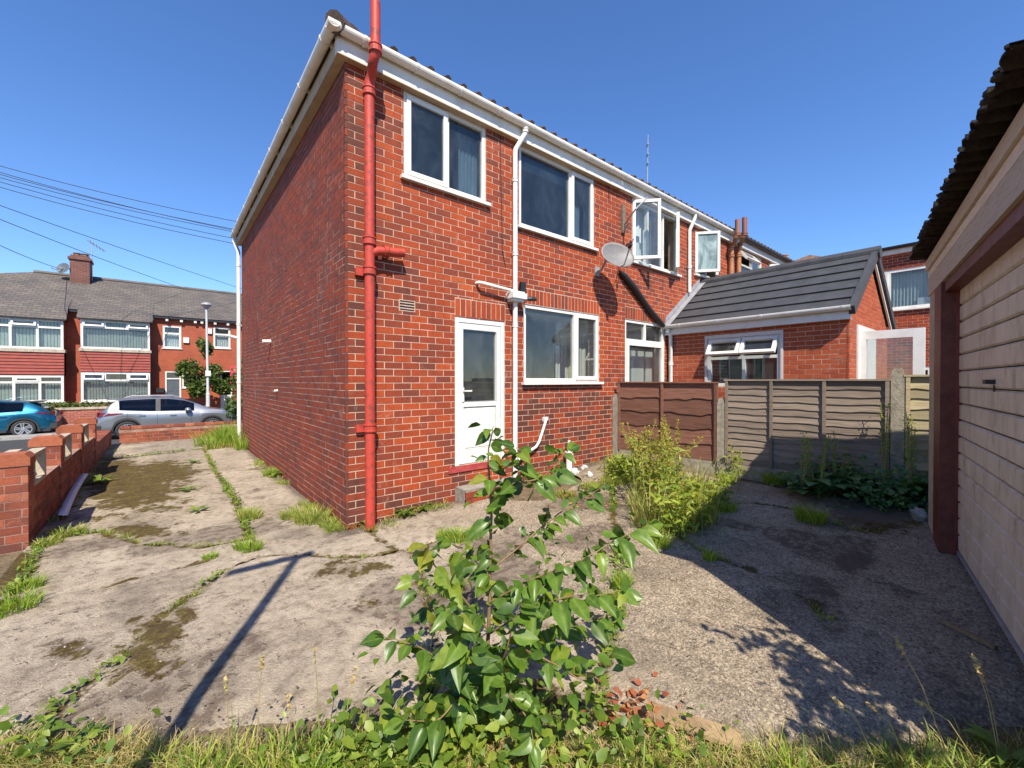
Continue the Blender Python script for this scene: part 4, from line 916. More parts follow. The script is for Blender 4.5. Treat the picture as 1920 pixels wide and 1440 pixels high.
FT = Fr((XQ, YW, 0), (1, 0, 0), (0, -1, 0))
th_ = thing('terrace_house', (XQ, YW, 0), 'farthest brick house of the row with a dark gutter and a raised top window light', 'house')
W5 = wrect(FT, 1384, 500, 548, 1420, 515, 548); W5 = (max(.15, W5[0]), W5[1]+.3, W5[2]-.2, ZT-.02); W6 = (W5[1]+.55, W5[1]+2.1, W5[2], ZT-.02)
core(th_, FT, .001, XR-XQ, 0, ZT, [W5, W6]); emit_bricks(th_, lay(FT, .004, XR-XQ, 1.9, ZT, [W5, W6]), 60, 'brick_mid')
mb = MB(); mb.fbox(FT, .05, XR-XQ-.05, 0, ZT, -2.5, -2.4); mb.fbox(FT, XR-XQ-.15, XR-XQ-.05, 0, ZT, -2.4, -.245); mb.fbox(FT, 0.05, XR-XQ-.05, ZT-.01, ZT+.03, -2.4, -.245); mb.fbox(FT, 0.05, XR-XQ-.05, 2.7, 2.8, -2.4, -.245); mb.build('partition', 'inside_dark', th_)
window(th_, FT, *W5, [(0, .6, 0, .7, None), (0, .6, .7, 1, ('t', 40)), (.6, 1, 0, 1, None)], sill=.05)
w = window(th_, FT, *W6, [(0, .6, 0, 1, ('l', 30)), (.6, 1, 0, 1, ('r', 40))], sill=.05, mat='upvc_old'); curtain(w, FT, W6[0]+.1, W6[1]-.3, W6[2], W6[3], -.2, 'net', 6, .03)
mb = MB(); mb.fbox(FT, 0, XR-XQ, ZT, ZT+.2, 0, .085); mb.build('fascia', 'upvc_grey', th_)
mb = MB(); mb.gutter(FT.P(0.02, GZ, .145), FT.P(XR-XQ, GZ, .145), (0, -1, 0), .06); g = mb.build('gutter', 'black', th_)
roof(th_, XQ, XR, False)
# two soil pipes of the far houses
for px0, px1, ytop, mt, lb in ((1371, 1383, 412, 'darkpipe', 'brown soil pipe with a dark top, left of the pair on the far wall'), (1385, 1396, 408, 'rustpipe', 'soil pipe with a reddish top, right of the pair on the far wall')):
    b = on_y(px0, 545, YW-.1); n1 = on_y(px0, 465, YW-.1); n2 = on_y(px1, 440, YW-.3); tp = on_y(px1, ytop, YW-.3)
    t = thing('soil_pipe', (b.x, YW-.1, b.z-.9), lb, 'pipe', 'pair of far soil pipes')
    pipe([(b.x, YW-.1, b.z-.9), (b.x, YW-.1, n1.z)], .058, [((b.x, YW-.1, n1.z-.2), (0, 0, 1))], 'tanpipe', 'stack', t, 12)
    pipe([(b.x, YW-.1, n1.z), (b.x+.05, YW-.14, n1.z+.12), (n2.x-.05, YW-.27, n2.z-.1), (n2.x, YW-.3, n2.z)], .055, [], 'tanpipe', 'swan_neck', t, 12)
    pipe([(n2.x, YW-.3, n2.z), (n2.x, YW-.3, tp.z)], .06, [((n2.x, YW-.3, n2.z), (0, 0, 1))], mt, 'vent', t, 12)

# ================================================================== EXTENSION BEHIND THE FENCE
XE = on_y(1252, 660, YW).x; YE = on_x(1592, 640, XE).y
FE = Fr((XE, YW, 0), (0, -1, 0), (-1, 0, 0)); LE = YW-YE
apx = on_y(1633, 492, YE); XRG = apx.x; ZRG = apx.z-.04; XE2 = XRG+(XRG-XE)
ZE = (on_x(1300, 622, XE).z+on_x(1560, 592, XE).z)/2
ext = thing('brick_extension', (XE, YE, 0), 'low new brick extension with a dark grey tiled roof behind the fence', 'extension')
EW = wrect(FE, 1327, 636, 712, 1464, 625, 712); EW = (EW[0], EW[1], EW[2]-.12, EW[3])
core(ext, FE, 0.0, LE, 0, ZE, [EW], t=.22)
eb = lay(FE, 0.0, LE+.007, .2, ZE, [EW], course=.078)
FGB = Fr((XE, YE, 0), (1, 0, 0), (0, -1, 0)); slope = (ZRG-ZE)/(XRG-XE)
zt_ = lambda u: ZE+slope*(u if u < XRG-XE else 2*(XRG-XE)-u)-.02
mb = MB(); WG = XE2-XE
mb.prism([(.004, 0), (WG-.004, 0), (WG-.004, ZE), (WG/2, ZRG-.03), (.004, ZE)], lambda p, q, t: FGB.P(p, q, t), -.215, -.0015); mb.build('gable', 'mortar', ext)
eb += lay(FGB, -.007, WG, .2, ZRG, [], course=.078, ztop=zt_, shift=1)
emit_bricks(ext, eb, 300, 'brick_new')
mb = MB(); mb.fbox(FE, .05, LE-.25, 0, ZE, -WG, -WG+.1); mb.build('inner_wall', 'inside', ext)
mb = MB(); mb.fbox(FE, .3, LE-.4, .3, 1.5, -1.6, -1.5); mb.build('inner_unit', 'inside_dark', ext)
mt_ = .58
window(ext, FE, *EW, [(0, .5, mt_, 1, ('t', 32)), (.5, 1, mt_, 1, ('t', 32)), (0, .52, 0, mt_, None), (.52, 1, 0, mt_, None)], fw=.055, name='window')
mb = MB(); mb.fbox(FE, EW[0]-.05, EW[1]+.04, EW[3]-.005, EW[3]+.06, .002, .02); mb.fbox(FE, EW[0]-.05, EW[0]-.003, EW[2], EW[3]-.006, .002, .018); mb.fbox(FE, EW[1]+.003, EW[1]+.04, EW[2], EW[3]-.006, .002, .018); mb.build('window_surround', 'upvc_grey', ext)
sl_ = math.hypot(XRG-XE+.16, (XRG-XE+.16)*slope); ca, sa = (XRG-XE+.16)/sl_, (XRG-XE+.16)*slope/sl_
FRS = Fr((XE-.16, YW-.005, ZE+.16-.16*slope+.05), (0, -1, 0), (-sa, 0, ca), (ca, 0, sa)); FRS2 = Fr((XE2+.16, YW-.005, ZE+.16-.16*slope+.05), (0, -1, 0), (sa, 0, ca), (-ca, 0, sa))
mb = MB(); mb.fbox(FRS, 0, LE+.02, 0, sl_, -.03, -.002); mb.fbox(FRS2, 0, LE+.02, 0, sl_, -.03, -.002); er = mb.build('roof', 'tile_grey', ext)
nc = 6; cl_ = sl_/nc
for fq in (FRS, FRS2):
    for k in range(nc):
        mb = MB(); mb.prism([(k*cl_-.03, 0.0), ((k+1)*cl_, 0.0), ((k+1)*cl_, .010), (k*cl_-.03, .042)], lambda p, q, t: fq.P(t, p, q), .0, LE+.05); mb.build('tile_course', 'tile_grey', er)
for fq in (FRS, FRS2):
    mb = MB(); mb.fbox(fq, LE+.02, LE+.10, -.03, sl_, -.09, .05); mb.build('verge', 'tile_grey', er)
n_r = 6
for k in range(n_r):
    y0, y1 = YW-.02-(LE+.12)*k/n_r, YW-.02-(LE+.12)*(k+1)/n_r; zz = FRS.P(0, sl_, .02).z; mb = MB(); mb.tube([(XRG, y0, zz-.03), (XRG, y1+.006, zz-.03)], .11, 12); mb.build('ridge_tile', 'tile_grey', er)
mb = MB(); mb.prism([(0, 0), (sl_-.05, 0), (sl_-.05, .05), (0, .05)], lambda p, q, t: FRS2.P(t, p, q-.16), LE+.03, LE+.06); mb.build('bargeboard', 'upvc', ext)
mb = MB(); mb.fbox(FE, 0, LE+.03, ZE-.06, ZE+.10, .002, .12); mb.build('fascia', 'upvc', ext)
ge = ZE+.125
mb = MB(); mb.gutter(FE.P(.0, ge, .182), FE.P(LE+.06, ge, .182), (-1, 0, 0), .06); g = mb.build('gutter', 'upvc', ext)
for u in (.35, 1.1, 1.85, LE-.05): mb = MB(); mb.gutter(FE.P(u, ge, .182), FE.P(u+.035, ge, .182), (-1, 0, 0), .068, .006); mb.build('bracket', 'upvc', g)
mb = MB()
for k in range(9):
    t = k/9; mb.prism([(XE-.12+(XRG-XE)*t, 0), (XE-.12+(XRG-XE)*(t+1/9), 0), (XE-.12+(XRG-XE)*(t+1/9), .10), (XE-.12+(XRG-XE)*t, .10)], lambda p, q, tt, t=t: Vector((p, tt, ZE+.16+(p-XE)*slope+q+ (0.13 if True else 0))), YW-.02, YW-.009)
mb.build('step_flashing', 'lead', ext)
mb = MB(); mb.fbox(FRS, .0, .14, .02, sl_-.02, .046, .052); mb.build('lead_soaker', 'lead', ext)
ed = thing('downpipe', (XE-.05, YW-.08, 0), 'white downpipe in the corner between the extension and the house', 'downpipe')
pipe([FE.P(.10, ge-.05, .155), FE.P(.10, ge-.13, .15), FE.P(.10, ge-.2, .06), FE.P(.10, .3, .05)], .038, [(FE.P(.10, ge-.1, .155), (0, 0, 1)), (FE.P(.10, 2.0, .05), (0, 0, 1))], 'upvc', 'pipe', ed, 12)
# its white door standing open past the gable
XD = XE+.62; FD = Fr((XD, 0, 0), (0, -1, 0), (-1, 0, 0)); a = on_fr(1606, 622, FD); b = on_fr(1735, 615, FD)
od = thing('open_door', (XD, -a[0], .2), 'white glazed door standing open in front of the extension gable', 'door')
mb = MB(); mb.ring(FD, a[0], b[0], .3, (a[1]+b[1])/2, .13, -.03, .03); fo = mb.build('door_leaf', 'upvc', od)
mb = MB(); mb.fbox(FD, a[0]+.125, b[0]-.125, .42, b[1]-.125, -.004, .004); mb.build('pane', 'glass', od)
mb = MB(); mb.fbox(FD, a[0]+.03, a[0]+.06, 1.75, 1.78, .03, .09); mb.fbox(FD, a[0]-.04, a[0]+.06, 1.75, 1.78, .09, .11); mb.build('handle', 'upvc', od)
mb = MB(); mb.fbox(Fr((XE, YE, 0), (1, 0, 0), (0, -1, 0)), .45, 1.75, 0.3, ZE-.1, .004, .03); mb.build('door_frame', 'upvc', od)

# house across the end of the yards, at right angles
FX = Fr((XR, YW+3.0, 0), (0, -1, 0), (-1, 0, 0))
xh = thing('cross_house', (XR, 0, 0), 'brick house at right angles beyond the extension with a green curtained window', 'house')
q0 = on_fr(1643, 511, FX); q1 = on_fr(1655, 583, FX); q2 = on_fr(1758, 500, FX); zE_ = on_fr(1640, 484, FX)[1]
XW = (q0[0], q2[0], q1[1], q0[1]); XL = (XW[0]+.9, XW[1]+.4, .5, 2.05)
core(xh, FX, -3, 11, 0, zE_, [XW, XL]); emit_bricks(xh, lay(FX, 2.5, 8.0, .9, zE_, [XW, XL]), 150, 'brick_mid')
w = window(xh, FX, *XW, [(0, .22, 0, 1, 's'), (.22, 1, 0, 1, None)], fw=.08, sill=.07); curtain(w, FX, XW[0]+.05, XW[1]-.05, XW[2], XW[3], -.22, 'fabric', 16, .05)
mb = MB(); mb.fbox(FX, XW[0]+.9, XW[1]-.1, XW[2]+.08, XW[2]+.3, -.17, -.12); mb.build('folded_linen', 'net', w)
w = window(xh, FX, *XL, [(0, .35, 0, 1, None), (.35, 1, 0, 1, None)], fw=.1, sill=.07)
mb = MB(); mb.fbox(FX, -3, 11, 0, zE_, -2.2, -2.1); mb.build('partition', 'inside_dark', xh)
mb = MB(); mb.fbox(FX, -3, 11, zE_, zE_+.16, 0, .1); mb.build('fascia', 'upvc_old', xh); mb = MB(); mb.gutter(FX.P(-3, zE_+.2, .16), FX.P(11, zE_+.2, .16), (-1, 0, 0), .07); mb.build('gutter', 'black', xh)
mb = MB(); z = zE_+.22; mb.poly([FX.P(-3, z, .2), FX.P(11, z, .2), FX.P(11, z+.35, -3.8), FX.P(-3, z+.35, -3.8)]); mb.poly([FX.P(-3, z+.35, -3.8), FX.P(11, z+.35, -3.8), FX.P(11, z, -7.6), FX.P(-3, z, -7.6)]); mb.build('roof', 'tile_old', xh)
# farther roof with a chimney pot
q = on_y(1520, 479, 14.0); fh = thing('far_house', (q.x, 14, 0), 'distant mottled hipped tile roof peeping over the row', 'house')
M['tile_mottle'] = plain('tile_mottle', (0.20, 0.11, 0.06), (0.07, 0.04, 0.03), 5, 0.9, 0.8, lo=.42, hi=.58)
mb = MB(); ax_, zt2 = q.x, q.z; zl = zt2-2.2
mb.box(ax_-4.2, ax_+5.2, 10.4, 17.6, -.2, zl)
mb.build('wall', 'far_brick2', fh)
mb = MB(); A = [(ax_-4.6, 10, zl), (ax_+5.6, 10, zl), (ax_+5.6, 18, zl), (ax_-4.6, 18, zl)]; r0, r1 = (ax_-.4, 14, zt2), (ax_+1.4, 14, zt2)
for p in ((A[0], A[1], r1, r0), (A[1], A[2], r1), (A[2], A[3], r0, r1), (A[3], A[0], r0)): mb.poly(p)
rfh = mb.build('roof', 'tile_mottle', fh)
cq = on_y(1473, 478, 15.0); mb = MB(); mb.lathe((cq.x, 15.0, cq.z-2.2), (0, 0, 1), [(.22, 0), (.22, 2.1), (.26, 2.12), (.26, 2.2), (.0, 2.2)], 12); mb.build('chimney', 'tanpipe', rfh)

# ================================================================== FENCE
XFN = on_y(1150, 780, YW).x
FF = Fr((XFN, YW, 0), (.10, -1, 0), (-1, -.10, 0))        # u runs from the house towards the camera
U1, U2, U3 = on_fr(1150, 780, FF)[0]+.06, on_fr(1353, 780, FF)[0], on_fr(1683, 780, FF)[0]
GF = .22
def post(u, zt, label, w=.052):
    mb = MB(); d = .045
    for a, b, e in ((-.2, zt-.07, 0), (zt-.07, zt-.02, .008), (zt-.02, zt, .022)):
        mb.fbox(FF, u-w+e, u+w-e, a, b, -d+e, d-e)
    return tag(mb.build('fence_post', 'concrete_post'), label, 'fence post', 'concrete fence posts')
post(U1, on_fr(1150, 738, FF)[1], 'slender concrete fence post against the brick house wall')
post(U2, on_fr(1353, 746, FF)[1], 'round topped concrete post between the brown and grey fence panels')
post(U3, on_fr(1683, 691, FF)[1], 'tall mossy concrete post by the garage at the end of the grey panel', .06)
def panel(name, u0, u1, z0, z1, n, mat, battens, label, seed, tilt=0.0):
    rs = random.Random(seed); c = FF.P((u0+u1)/2, z0); t = thing(name, tuple(c), label, 'fence', 'fence panels')
    h = (z1-z0)/n; seg = 14
    for k in range(n):
        mb = MB(); a = z0+k*h; ph = rs.uniform(0, 9); am = h*.07
        V = []
        for i in range(seg+1):
            u = u0-.006+(u1-u0+.012)*i/seg
            wv = am*math.sin(i*.9+ph)+am*.7*math.sin(i*2.3+ph*2)+rs.uniform(-.3, .3)*am
            lo, hi = a-.018+(wv if k else 0), a+h+.012
            V += [FF.P(u, lo, .022), FF.P(u, hi, .004), FF.P(u, lo, .008), FF.P(u, hi, -.006)]
        mb.v = [tuple(v) for v in V]
        for i in range(seg):
            p = 4*i; q = p+4; mb.f += [(p, q, q+1, p+1), (p+2, p+3, q+3, q+2), (p, p+2, q+2, q), (p+1, q+1, q+3, p+3)]
        mb.f += [(0, 1, 3, 2), (4*seg, 4*seg+2, 4*seg+3, 4*seg+1)]
        mb.build('slat', mat, t)
    for u in battens:
        mb = MB(); mb.fbox(FF, u-.019, u+.019, z0-.02, z1, .024, .046); mb.build('batten', mat, t)
    mb = MB(); mb.fbox(FF, u0-.01, u1+.01, z1, z1+.022, -.012, .05); mb.build('capping', mat, t)
    mb = MB(); mb.fbox(FF, u0-.012, u1+.012, -.1, z0-.025, -.02, .022); mb.build('gravel_board', 'concrete_post', t)
    return t
def fu(px): return on_fr(px, 780, FF)[0]
zt1 = on_fr(1250, 716, FF)[1]; zt2_ = on_fr(1500, 712, FF)[1]
zb1 = on_fr(1340, 862, FF)[1]; zb2_ = on_fr(1450, 876, FF)[1]
panel('timber_fence', U1+.055, U2-.055, zb1, zt1-.02, 5, 'fence_brown', [U1+.078, fu(1243), U2-.078], 'reddish brown overlap fence panel next to the house', 1)
panel('timber_fence', U2+.055, U3-.065, zb2_, zt2_-.015, 13, 'fence_grey', [U2+.08, fu(1447), fu(1546), U3-.09], 'weathered grey overlap fence panel half in the garage shadow', 2)
panel('timber_fence', U3+.065, U3+1.5, .5, on_fr(1720, 703, FF)[1]-.02, 10, 'fence_tan', [U3+.09], 'pale tan fence panel squeezed between tall post and garage', 3)

# ================================================================== GARAGE
GA = R(11.3); g_ = Vector((math.cos(GA), math.sin(GA), 0)); gn = Vector((-math.sin(GA), math.cos(GA), 0))
FG = Fr((5.78, .56, 0), -g_, gn); GW = 3.36; GB = 2.467; GT = 2.81; GG = .215
gar = thing('garage', (5.78, .56, .2), 'old garage with dirty white boarded door, red frame and black corrugated roof', 'garage')
ud0 = on_fr(1791, 900, FG, -.10)[0]; ur0 = on_fr(1754, 800, FG)[0]; ur1 = on_fr(1766, 800, FG)[0]
mb = MB(); mb.fbox(FG, 0, ur0, GG-.1, GB, -.2, 0); mb.build('pier', 'screen_block', gar)
mb = MB(); mb.fbox(FG, ur0+.001, ur1, GG-.02, GB-.001, -.2, .012); mb.build('red_post', 'garage_red', gar)
mb = MB(); mb.fbox(FG, ur1+.001, ud0-.004, GG-.02, GB-.002, -.2, -.02-.06); mb.build('reveal', 'darkred', gar)
mb = MB(); mb.fbox(FG, GW-.22, GW, GG-.1, GB, -.2, 0); mb.build('pier', 'screen_block', gar)
mb = MB(); mb.fbox(FG, 0.001, .1, GG-.1, GT-.02, -5, -.201); mb.fbox(FG, GW-.1, GW-.001, GG-.1, GT-.02, -5, -.201); mb.fbox(FG, .1, GW-.1, GG-.1, GT-.03, -5, -4.9); mb.build('wall', 'stone', gar)
for k, (a, b, dd) in enumerate(((GB, GB+.17, .0), (GB+.174, GT-.10, .0), (GT-.096, GT, .018))):
    mb = MB(); mb.fbox(FG, -.02, GW+.02, a, b, -.045, dd+.012); mb.build('fascia_board', 'garage_white', gar)
mb = MB(); mb.fbox(FG, ur0, GW-.22, GB-.085, GB-.001, -.14, -.01); mb.build('red_beam', 'garage_red', gar)
gd = MB(); gd.fbox(FG, ud0, ud0+.02, GG, GB-.10, -.125, -.085); door_g = gd.build('garage_door', 'garage_door', gar)
nsl = 16; hs = (GB-.09-GG)/nsl; ue = GW-.24
sm_ = MB(); sm_.prism([(0.004, 0), (hs-.004, 0), (hs-.004, .012), (hs-.014, .026), (.014, .026), (.004, .012)], lambda p, q, t: Fr((0, 0, 0), -g_, gn).P(t, p, q), ud0+.022, ue)
sme = bpy.data.meshes.new('door_slat'); sme.from_pydata(sm_.v, [], sm_.f); sme.update(); sme.materials.append(M['garage_door'])
for k in range(nsl):
    o = bpy.data.objects.new('door_slat', sme); COL.objects.link(o); o.parent = door_g; o.location = FG.P(0, GG+.02+k*hs, -.125+random.uniform(-.002, .002))-BASE[door_g.name]
mb = MB(); mb.fbox(FG, ud0+.021, ue, GG, GB-.09, -.15, -.126); mb.build('backing', 'inside_dark', door_g)
mb = MB(); mb.fbox(FG, ud0+.02, ue, GG-.0, GG+.018, -.124, -.088); mb.build('bottom_rail', 'galv', door_g)
hu, hz_ = on_fr(1856, 716, FG, -.08); mb = MB(); mb.fbox(FG, hu-.04, hu+.04, hz_-.014, hz_+.014, -.10, -.055); mb.fbox(FG, hu+.02, hu+.028, hz_-.06, hz_-.02, -.099, -.09); mb.build('handle', 'black', door_g)
# corrugated roof
nu, nv = 240, 3; V = []; Fq = []
rs = random.Random(5); jag = [rs.uniform(-.012, .016) for _ in range(nu+1)]
for lay_ in (0, 1):
    for j in range(nv):
        for i in range(nu+1):
            u = -.01+(GW+.13)*i/nu; d = (.14+jag[i] if j == 0 else (-.3 if j == 1 else -5.1)); z = GT+.045-.13*(-d+.13)+.022*math.sin(u*2*math.pi/.146)+(.012 if lay_ else 0)
            V.append(FG.P(u, z, d))
for lay_ in (0, 1):
    o_ = lay_*nv*(nu+1)
    for j in range(nv-1):
        for i in range(nu): a = o_+j*(nu+1)+i; Fq.append((a, a+1, a+nu+2, a+nu+1))
for i in range(nu): Fq.append((i, i+1, nv*(nu+1)+i+1, nv*(nu+1)+i))
gr = np_mesh('roof', [tuple(v) for v in V], Fq, 'blackrag', gar, True)
for k in range(26):     # moss lumps along the eave
    u = rs.uniform(0, GW); s = rs.uniform(.015, .035); c = FG.P(u, GT+.045, .135); mb = MB(); mb.lathe(c-ZZ*s*.3, (0, 0, 1), [(0, -s*.5), (s, -.2*s), (s*.9, s*.4), (0, s*.7)], 7); mb.build('moss_lump', 'blackrag', gr)

# loose bits in the yard
p = on_g(1722, 975); rock('stone', (p.x, p.y, p.z+.05), .085, 'stone', 'pale rough stone beside the foot of the red garage post', 21)
a, b = on_g(1762, 1166), on_g(1868, 1220); dv = (b-a).normalized(); nvv = Vector((-dv.y, dv.x, 0))
mb = MB(); fw_ = Fr(a+ZZ*.004, dv, nvv); mb.fbox(fw_, 0, (b-a).length, 0, .022, -.013, .013); tag(mb.build('wood_strip', 'scrapwood'), 'thin grey strip of wood lying on the shaded concrete by the garage', 'wood')
a, b = on_g(1215, 1338), on_g(1390, 1398); dv = (b-a).normalized(); nvv = Vector((-dv.y, dv.x, 0)); fw_ = Fr(a+ZZ*.01, dv, nvv)
mb = MB(); mb.fbox(fw_, 0, (b-a).length, 0, .02, -.05, .05); tag(mb.build('board', 'palewood'), 'pale split board half hidden in the grass at the front', 'board')
a, b = on_g(118, 975), on_g(160, 900); pts = [a, on_g(140, 935), b]
mb = MB(); V = []; nseg = 10
for i in range(nseg+1):
    t = i/nseg; c = a*(1-t)**2+on_g(136, 930)*2*t*(1-t)+b*t*t; c.z += .05+.05*t; V += [c+Vector((-.04, 0, .02)), c+Vector((.04, 0, 0)), c+Vector((-.04, 0, .012)), c+Vector((.04, 0, -.008))]
mb.v = [tuple(v) for v in V]
for i in range(nseg): p = 4*i; q = p+4; mb.f += [(p, p+1, q+1, q), (p+2, q+2, q+3, p+3), (p, q, q+2, p+2), (p+1, p+3, q+3, q+1)]
mb.f += [(0, 2, 3, 1), (4*nseg, 4*nseg+1, 4*nseg+3, 4*nseg+2)]
tag(mb.build('plastic_trim', 'board_white', None, True), 'long white plastic trim lying along the foot of the left boundary wall', 'trim')

# ================================================================== BOUNDARY WALL ON THE LEFT, LOW FRONT WALL
XB = -1.066; PY = [6.26, 7.95, 9.70, 11.42]; PD = .22; XL_ = XB-.24; YEND = 14.75
bw = thing('boundary_wall', (XB-.1, 6.26, 0), 'low red brick garden wall with pillars and hollow concrete blocks on the left', 'wall')
mb = MB(); mb.box(XL_, XB, PY[0]+PD, PY[3], -.6, .545); mb.box(XL_, XB, PY[3]+PD, YEND, -.6, .30); mb.build('core', 'mortar_y', bw)
mb = MB()
for y in PY: mb.box(XL_-.01, XB+.012, y, y+PD, -.6, .80)
mb.build('pillar_core', 'mortar_y', bw)
bl = lay(Fr((XB, 0, 0), (0, 1, 0), (1, 0, 0)), PY[0]+PD, PY[3], -.03, .55, [(y, y+PD, -1, 2) for y in PY])
bl += lay(Fr((XB, 0, 0), (0, 1, 0), (1, 0, 0)), PY[3]+PD, YEND, -.03, .30, [])
for i, y in enumerate(PY):
    fy = Fr((XL_-.01, y, 0), (1, 0, 0), (0, -1, 0)); fx_ = Fr((XB+.012, y, 0), (0, 1, 0), (1, 0, 0))
    bl += lay(fy, 0, XB+.012-XL_+.01, -.03 if i == 0 else .55, .80, [], shift=i); bl += lay(fx_, 0, PD, -.03, .80, [], shift=i+1)
emit_bricks(bw, bl, 300, 'brick_yard')
for y in PY:
    mb = MB(); pr = [(XL_-.03, .80), (XB+.03, .80), (XB+.03, .875), (XB-.01, .92), (XL_+.01, .92), (XL_-.03, .875)]
    mb.prism(pr, lambda p, q, t: Vector((p, t, q)), y-.012, y+PD+.012); mb.build('coping', 'coping', bw)
y = PY[3]+PD+.01
while y < YEND-.05:
    mb = MB(); mb.box(XL_-.01, XB+.015, y, y+.072, .304, .40); mb.build('coping_brick', 'brick_yard', bw); y += .083
for y0 in PY[:3]:
    a, b = y0+PD+.01, y0+PD+.56
    for x0, x1 in ((XB-.085, XB+.02), (XL_-.01, XL_+.085)):
        fb = Fr((x0, 0, 0), (0, 1, 0), (1, 0, 0)); mb = MB(); mb.ring(fb, a, b, .551, .885, .04, 0, x1-x0); mb.fbox(fb, (a+b)/2-.012, (a+b)/2+.012, .591, .845, 0.01, .03); mb.build('screen_block', 'screen_block', bw)
YLW = 15.0
fwt = thing('front_wall', (0, YLW, 0), 'very low red brick wall with pale drips across the front of the drive', 'wall')
mb = MB(); mb.box(-.93, 3.6, YLW, YLW+.22, -.7, .36); mb.build('core', 'mortar_y', fwt)
fq = Fr((-.93, YLW, 0), (1, 0, 0), (0, -1, 0)); emit_bricks(fwt, lay(fq, 0, 4.53, -.05, .29, []), 120, 'brick_yard')
x = -.93
while x < 3.5: mb = MB(); mb.box(x, x+.215, YLW-.014, YLW+.23, .361, .425); mb.build('coping_brick', 'brick_yard', fwt); x += .226

# ================================================================== TERRACE ACROSS THE STREET
YT_ = 30.0; YB = 29.35; ZS = -.49
FTW = Fr((0, YT_, 0), (1, 0, 0), (0, -1, 0)); FTB = Fr((0, YB, 0), (1, 0, 0), (0, -1, 0))
def tx(px, fr=FTW, py=650): return on_fr(px, py, fr)[0]
def tz(px, py, fr=FTW): return on_fr(px, py, fr)[1]
zev = tz(350, 601); zrg = on_y(300, 536, YT_+3.9).z
xa, xb_, xc, xd = tx(0)-6.5, tx(134), tx(376), tx(376)+7.0
def trect(fr, x0, y0, x1, y1): return (tx(x0, fr), tx(x1, fr), (tz(x0, y1, fr)+tz(x1, y1, fr))/2, (tz(x0, y0, fr)+tz(x1, y0, fr))/2)
labs = [('terrace_house', 'left terraced house across the street with a hipped slate roof and pale blinds', xa, xb_), ('terrace_house', 'terraced house across the street with big bay windows and a dark grey door', xb_, xc), ('terrace_house', 'right terraced house across the street with a white door', xc, xd)]
TH_ = [thing(n, ((a+b)/2, YT_, ZS), l, 'house', 'terrace across the street') for n, l, a, b in labs]
wa = trect(FTW, 305, 611, 340, 653); wb = trect(FTW, 400, 614, 432, 653); dg = trect(FTW, 309, 696, 339, 762); sg = trect(FTW, 341, 697, 357, 727); dw = trect(FTW, 413, 695, 435, 772)
dg = (dg[0], dg[1], ZS, dg[3]); dw = (dw[0], dw[1], ZS, dw[3])
core(TH_[0], FTW, xa, xb_-.002, -.8, zev, [], mat='far_brick'); core(TH_[1], FTW, xb_, xc-.002, -.8, zev, [wa, dg, sg], mat='far_brick'); core(TH_[2], FTW, xc, xd, -.8, zev, [wb, dw], mat='far_brick')
for h_, a, b in ((TH_[0], xa, xb_), (TH_[1], xb_, xc), (TH_[2], xc, xd)):
    mb = MB(); mb.fbox(FTW, a+.02, b-.03, -.7, zev-.05, -1.3, -1.2); mb.build('partition', 'inside', h_)
    mb = MB(); mb.fbox(FTW, a, b-.004, zev, zev+.14, .0, .22); mb.build('eaves', 'black', h_)
    mb = MB(); x = max(a, tx(283)); 
    while x < b-.1: mb = MB(); mb.fbox(FTW, x, x+.12, zev-.13, zev-.004, .002, .2); mb.build('eaves_bracket', 'upvc', h_); x += .62
mb = MB(); e = .25; ym = YT_+3.9; xr0 = tx(75)+.4
mb.poly([(xa, YT_-e, zev+.14), (xb_, YT_-e, zev+.14), (xb_, ym, zrg), (xr0-1.2, ym, zrg+.0), ]); mb.poly([(xa, YT_-e, zev+.14), (xr0-1.2, ym, zrg), (xa, ym+4, zev+.14)]); mb.poly([(xb_, YT_+8, zev+.14), (xa, YT_+8, zev+.14), (xr0-1.2, ym, zrg), (xb_, ym, zrg)])
mb.build('roof', 'slate_courses', TH_[0])
for h_, a, b in ((TH_[1], xb_, xc), (TH_[2], xc, xd)):
    mb = MB(); mb.poly([(a, YT_-e, zev+.14), (b, YT_-e, zev+.14), (b, ym, zrg), (a, ym, zrg)]); mb.poly([(b, YT_+8, zev+.14), (a, YT_+8, zev+.14), (a, ym, zrg), (b, ym, zrg)]); rr = mb.build('roof', 'slate_courses', h_)
for h_, a, b in ((TH_[0], xr0-1.2, xb_), (TH_[1], xb_, xc), (TH_[2], xc, xd)):
    rr = [c for c in h_.children if c.name.startswith('roof')][0]; x = a
    while x < b-.1: mb = MB(); mb.tube([(x, ym, zrg+.0), (min(x+.45, b), ym, zrg+.01)], [.12, .105], 8); mb.build('ridge_tile', 'slate', rr); x += .45
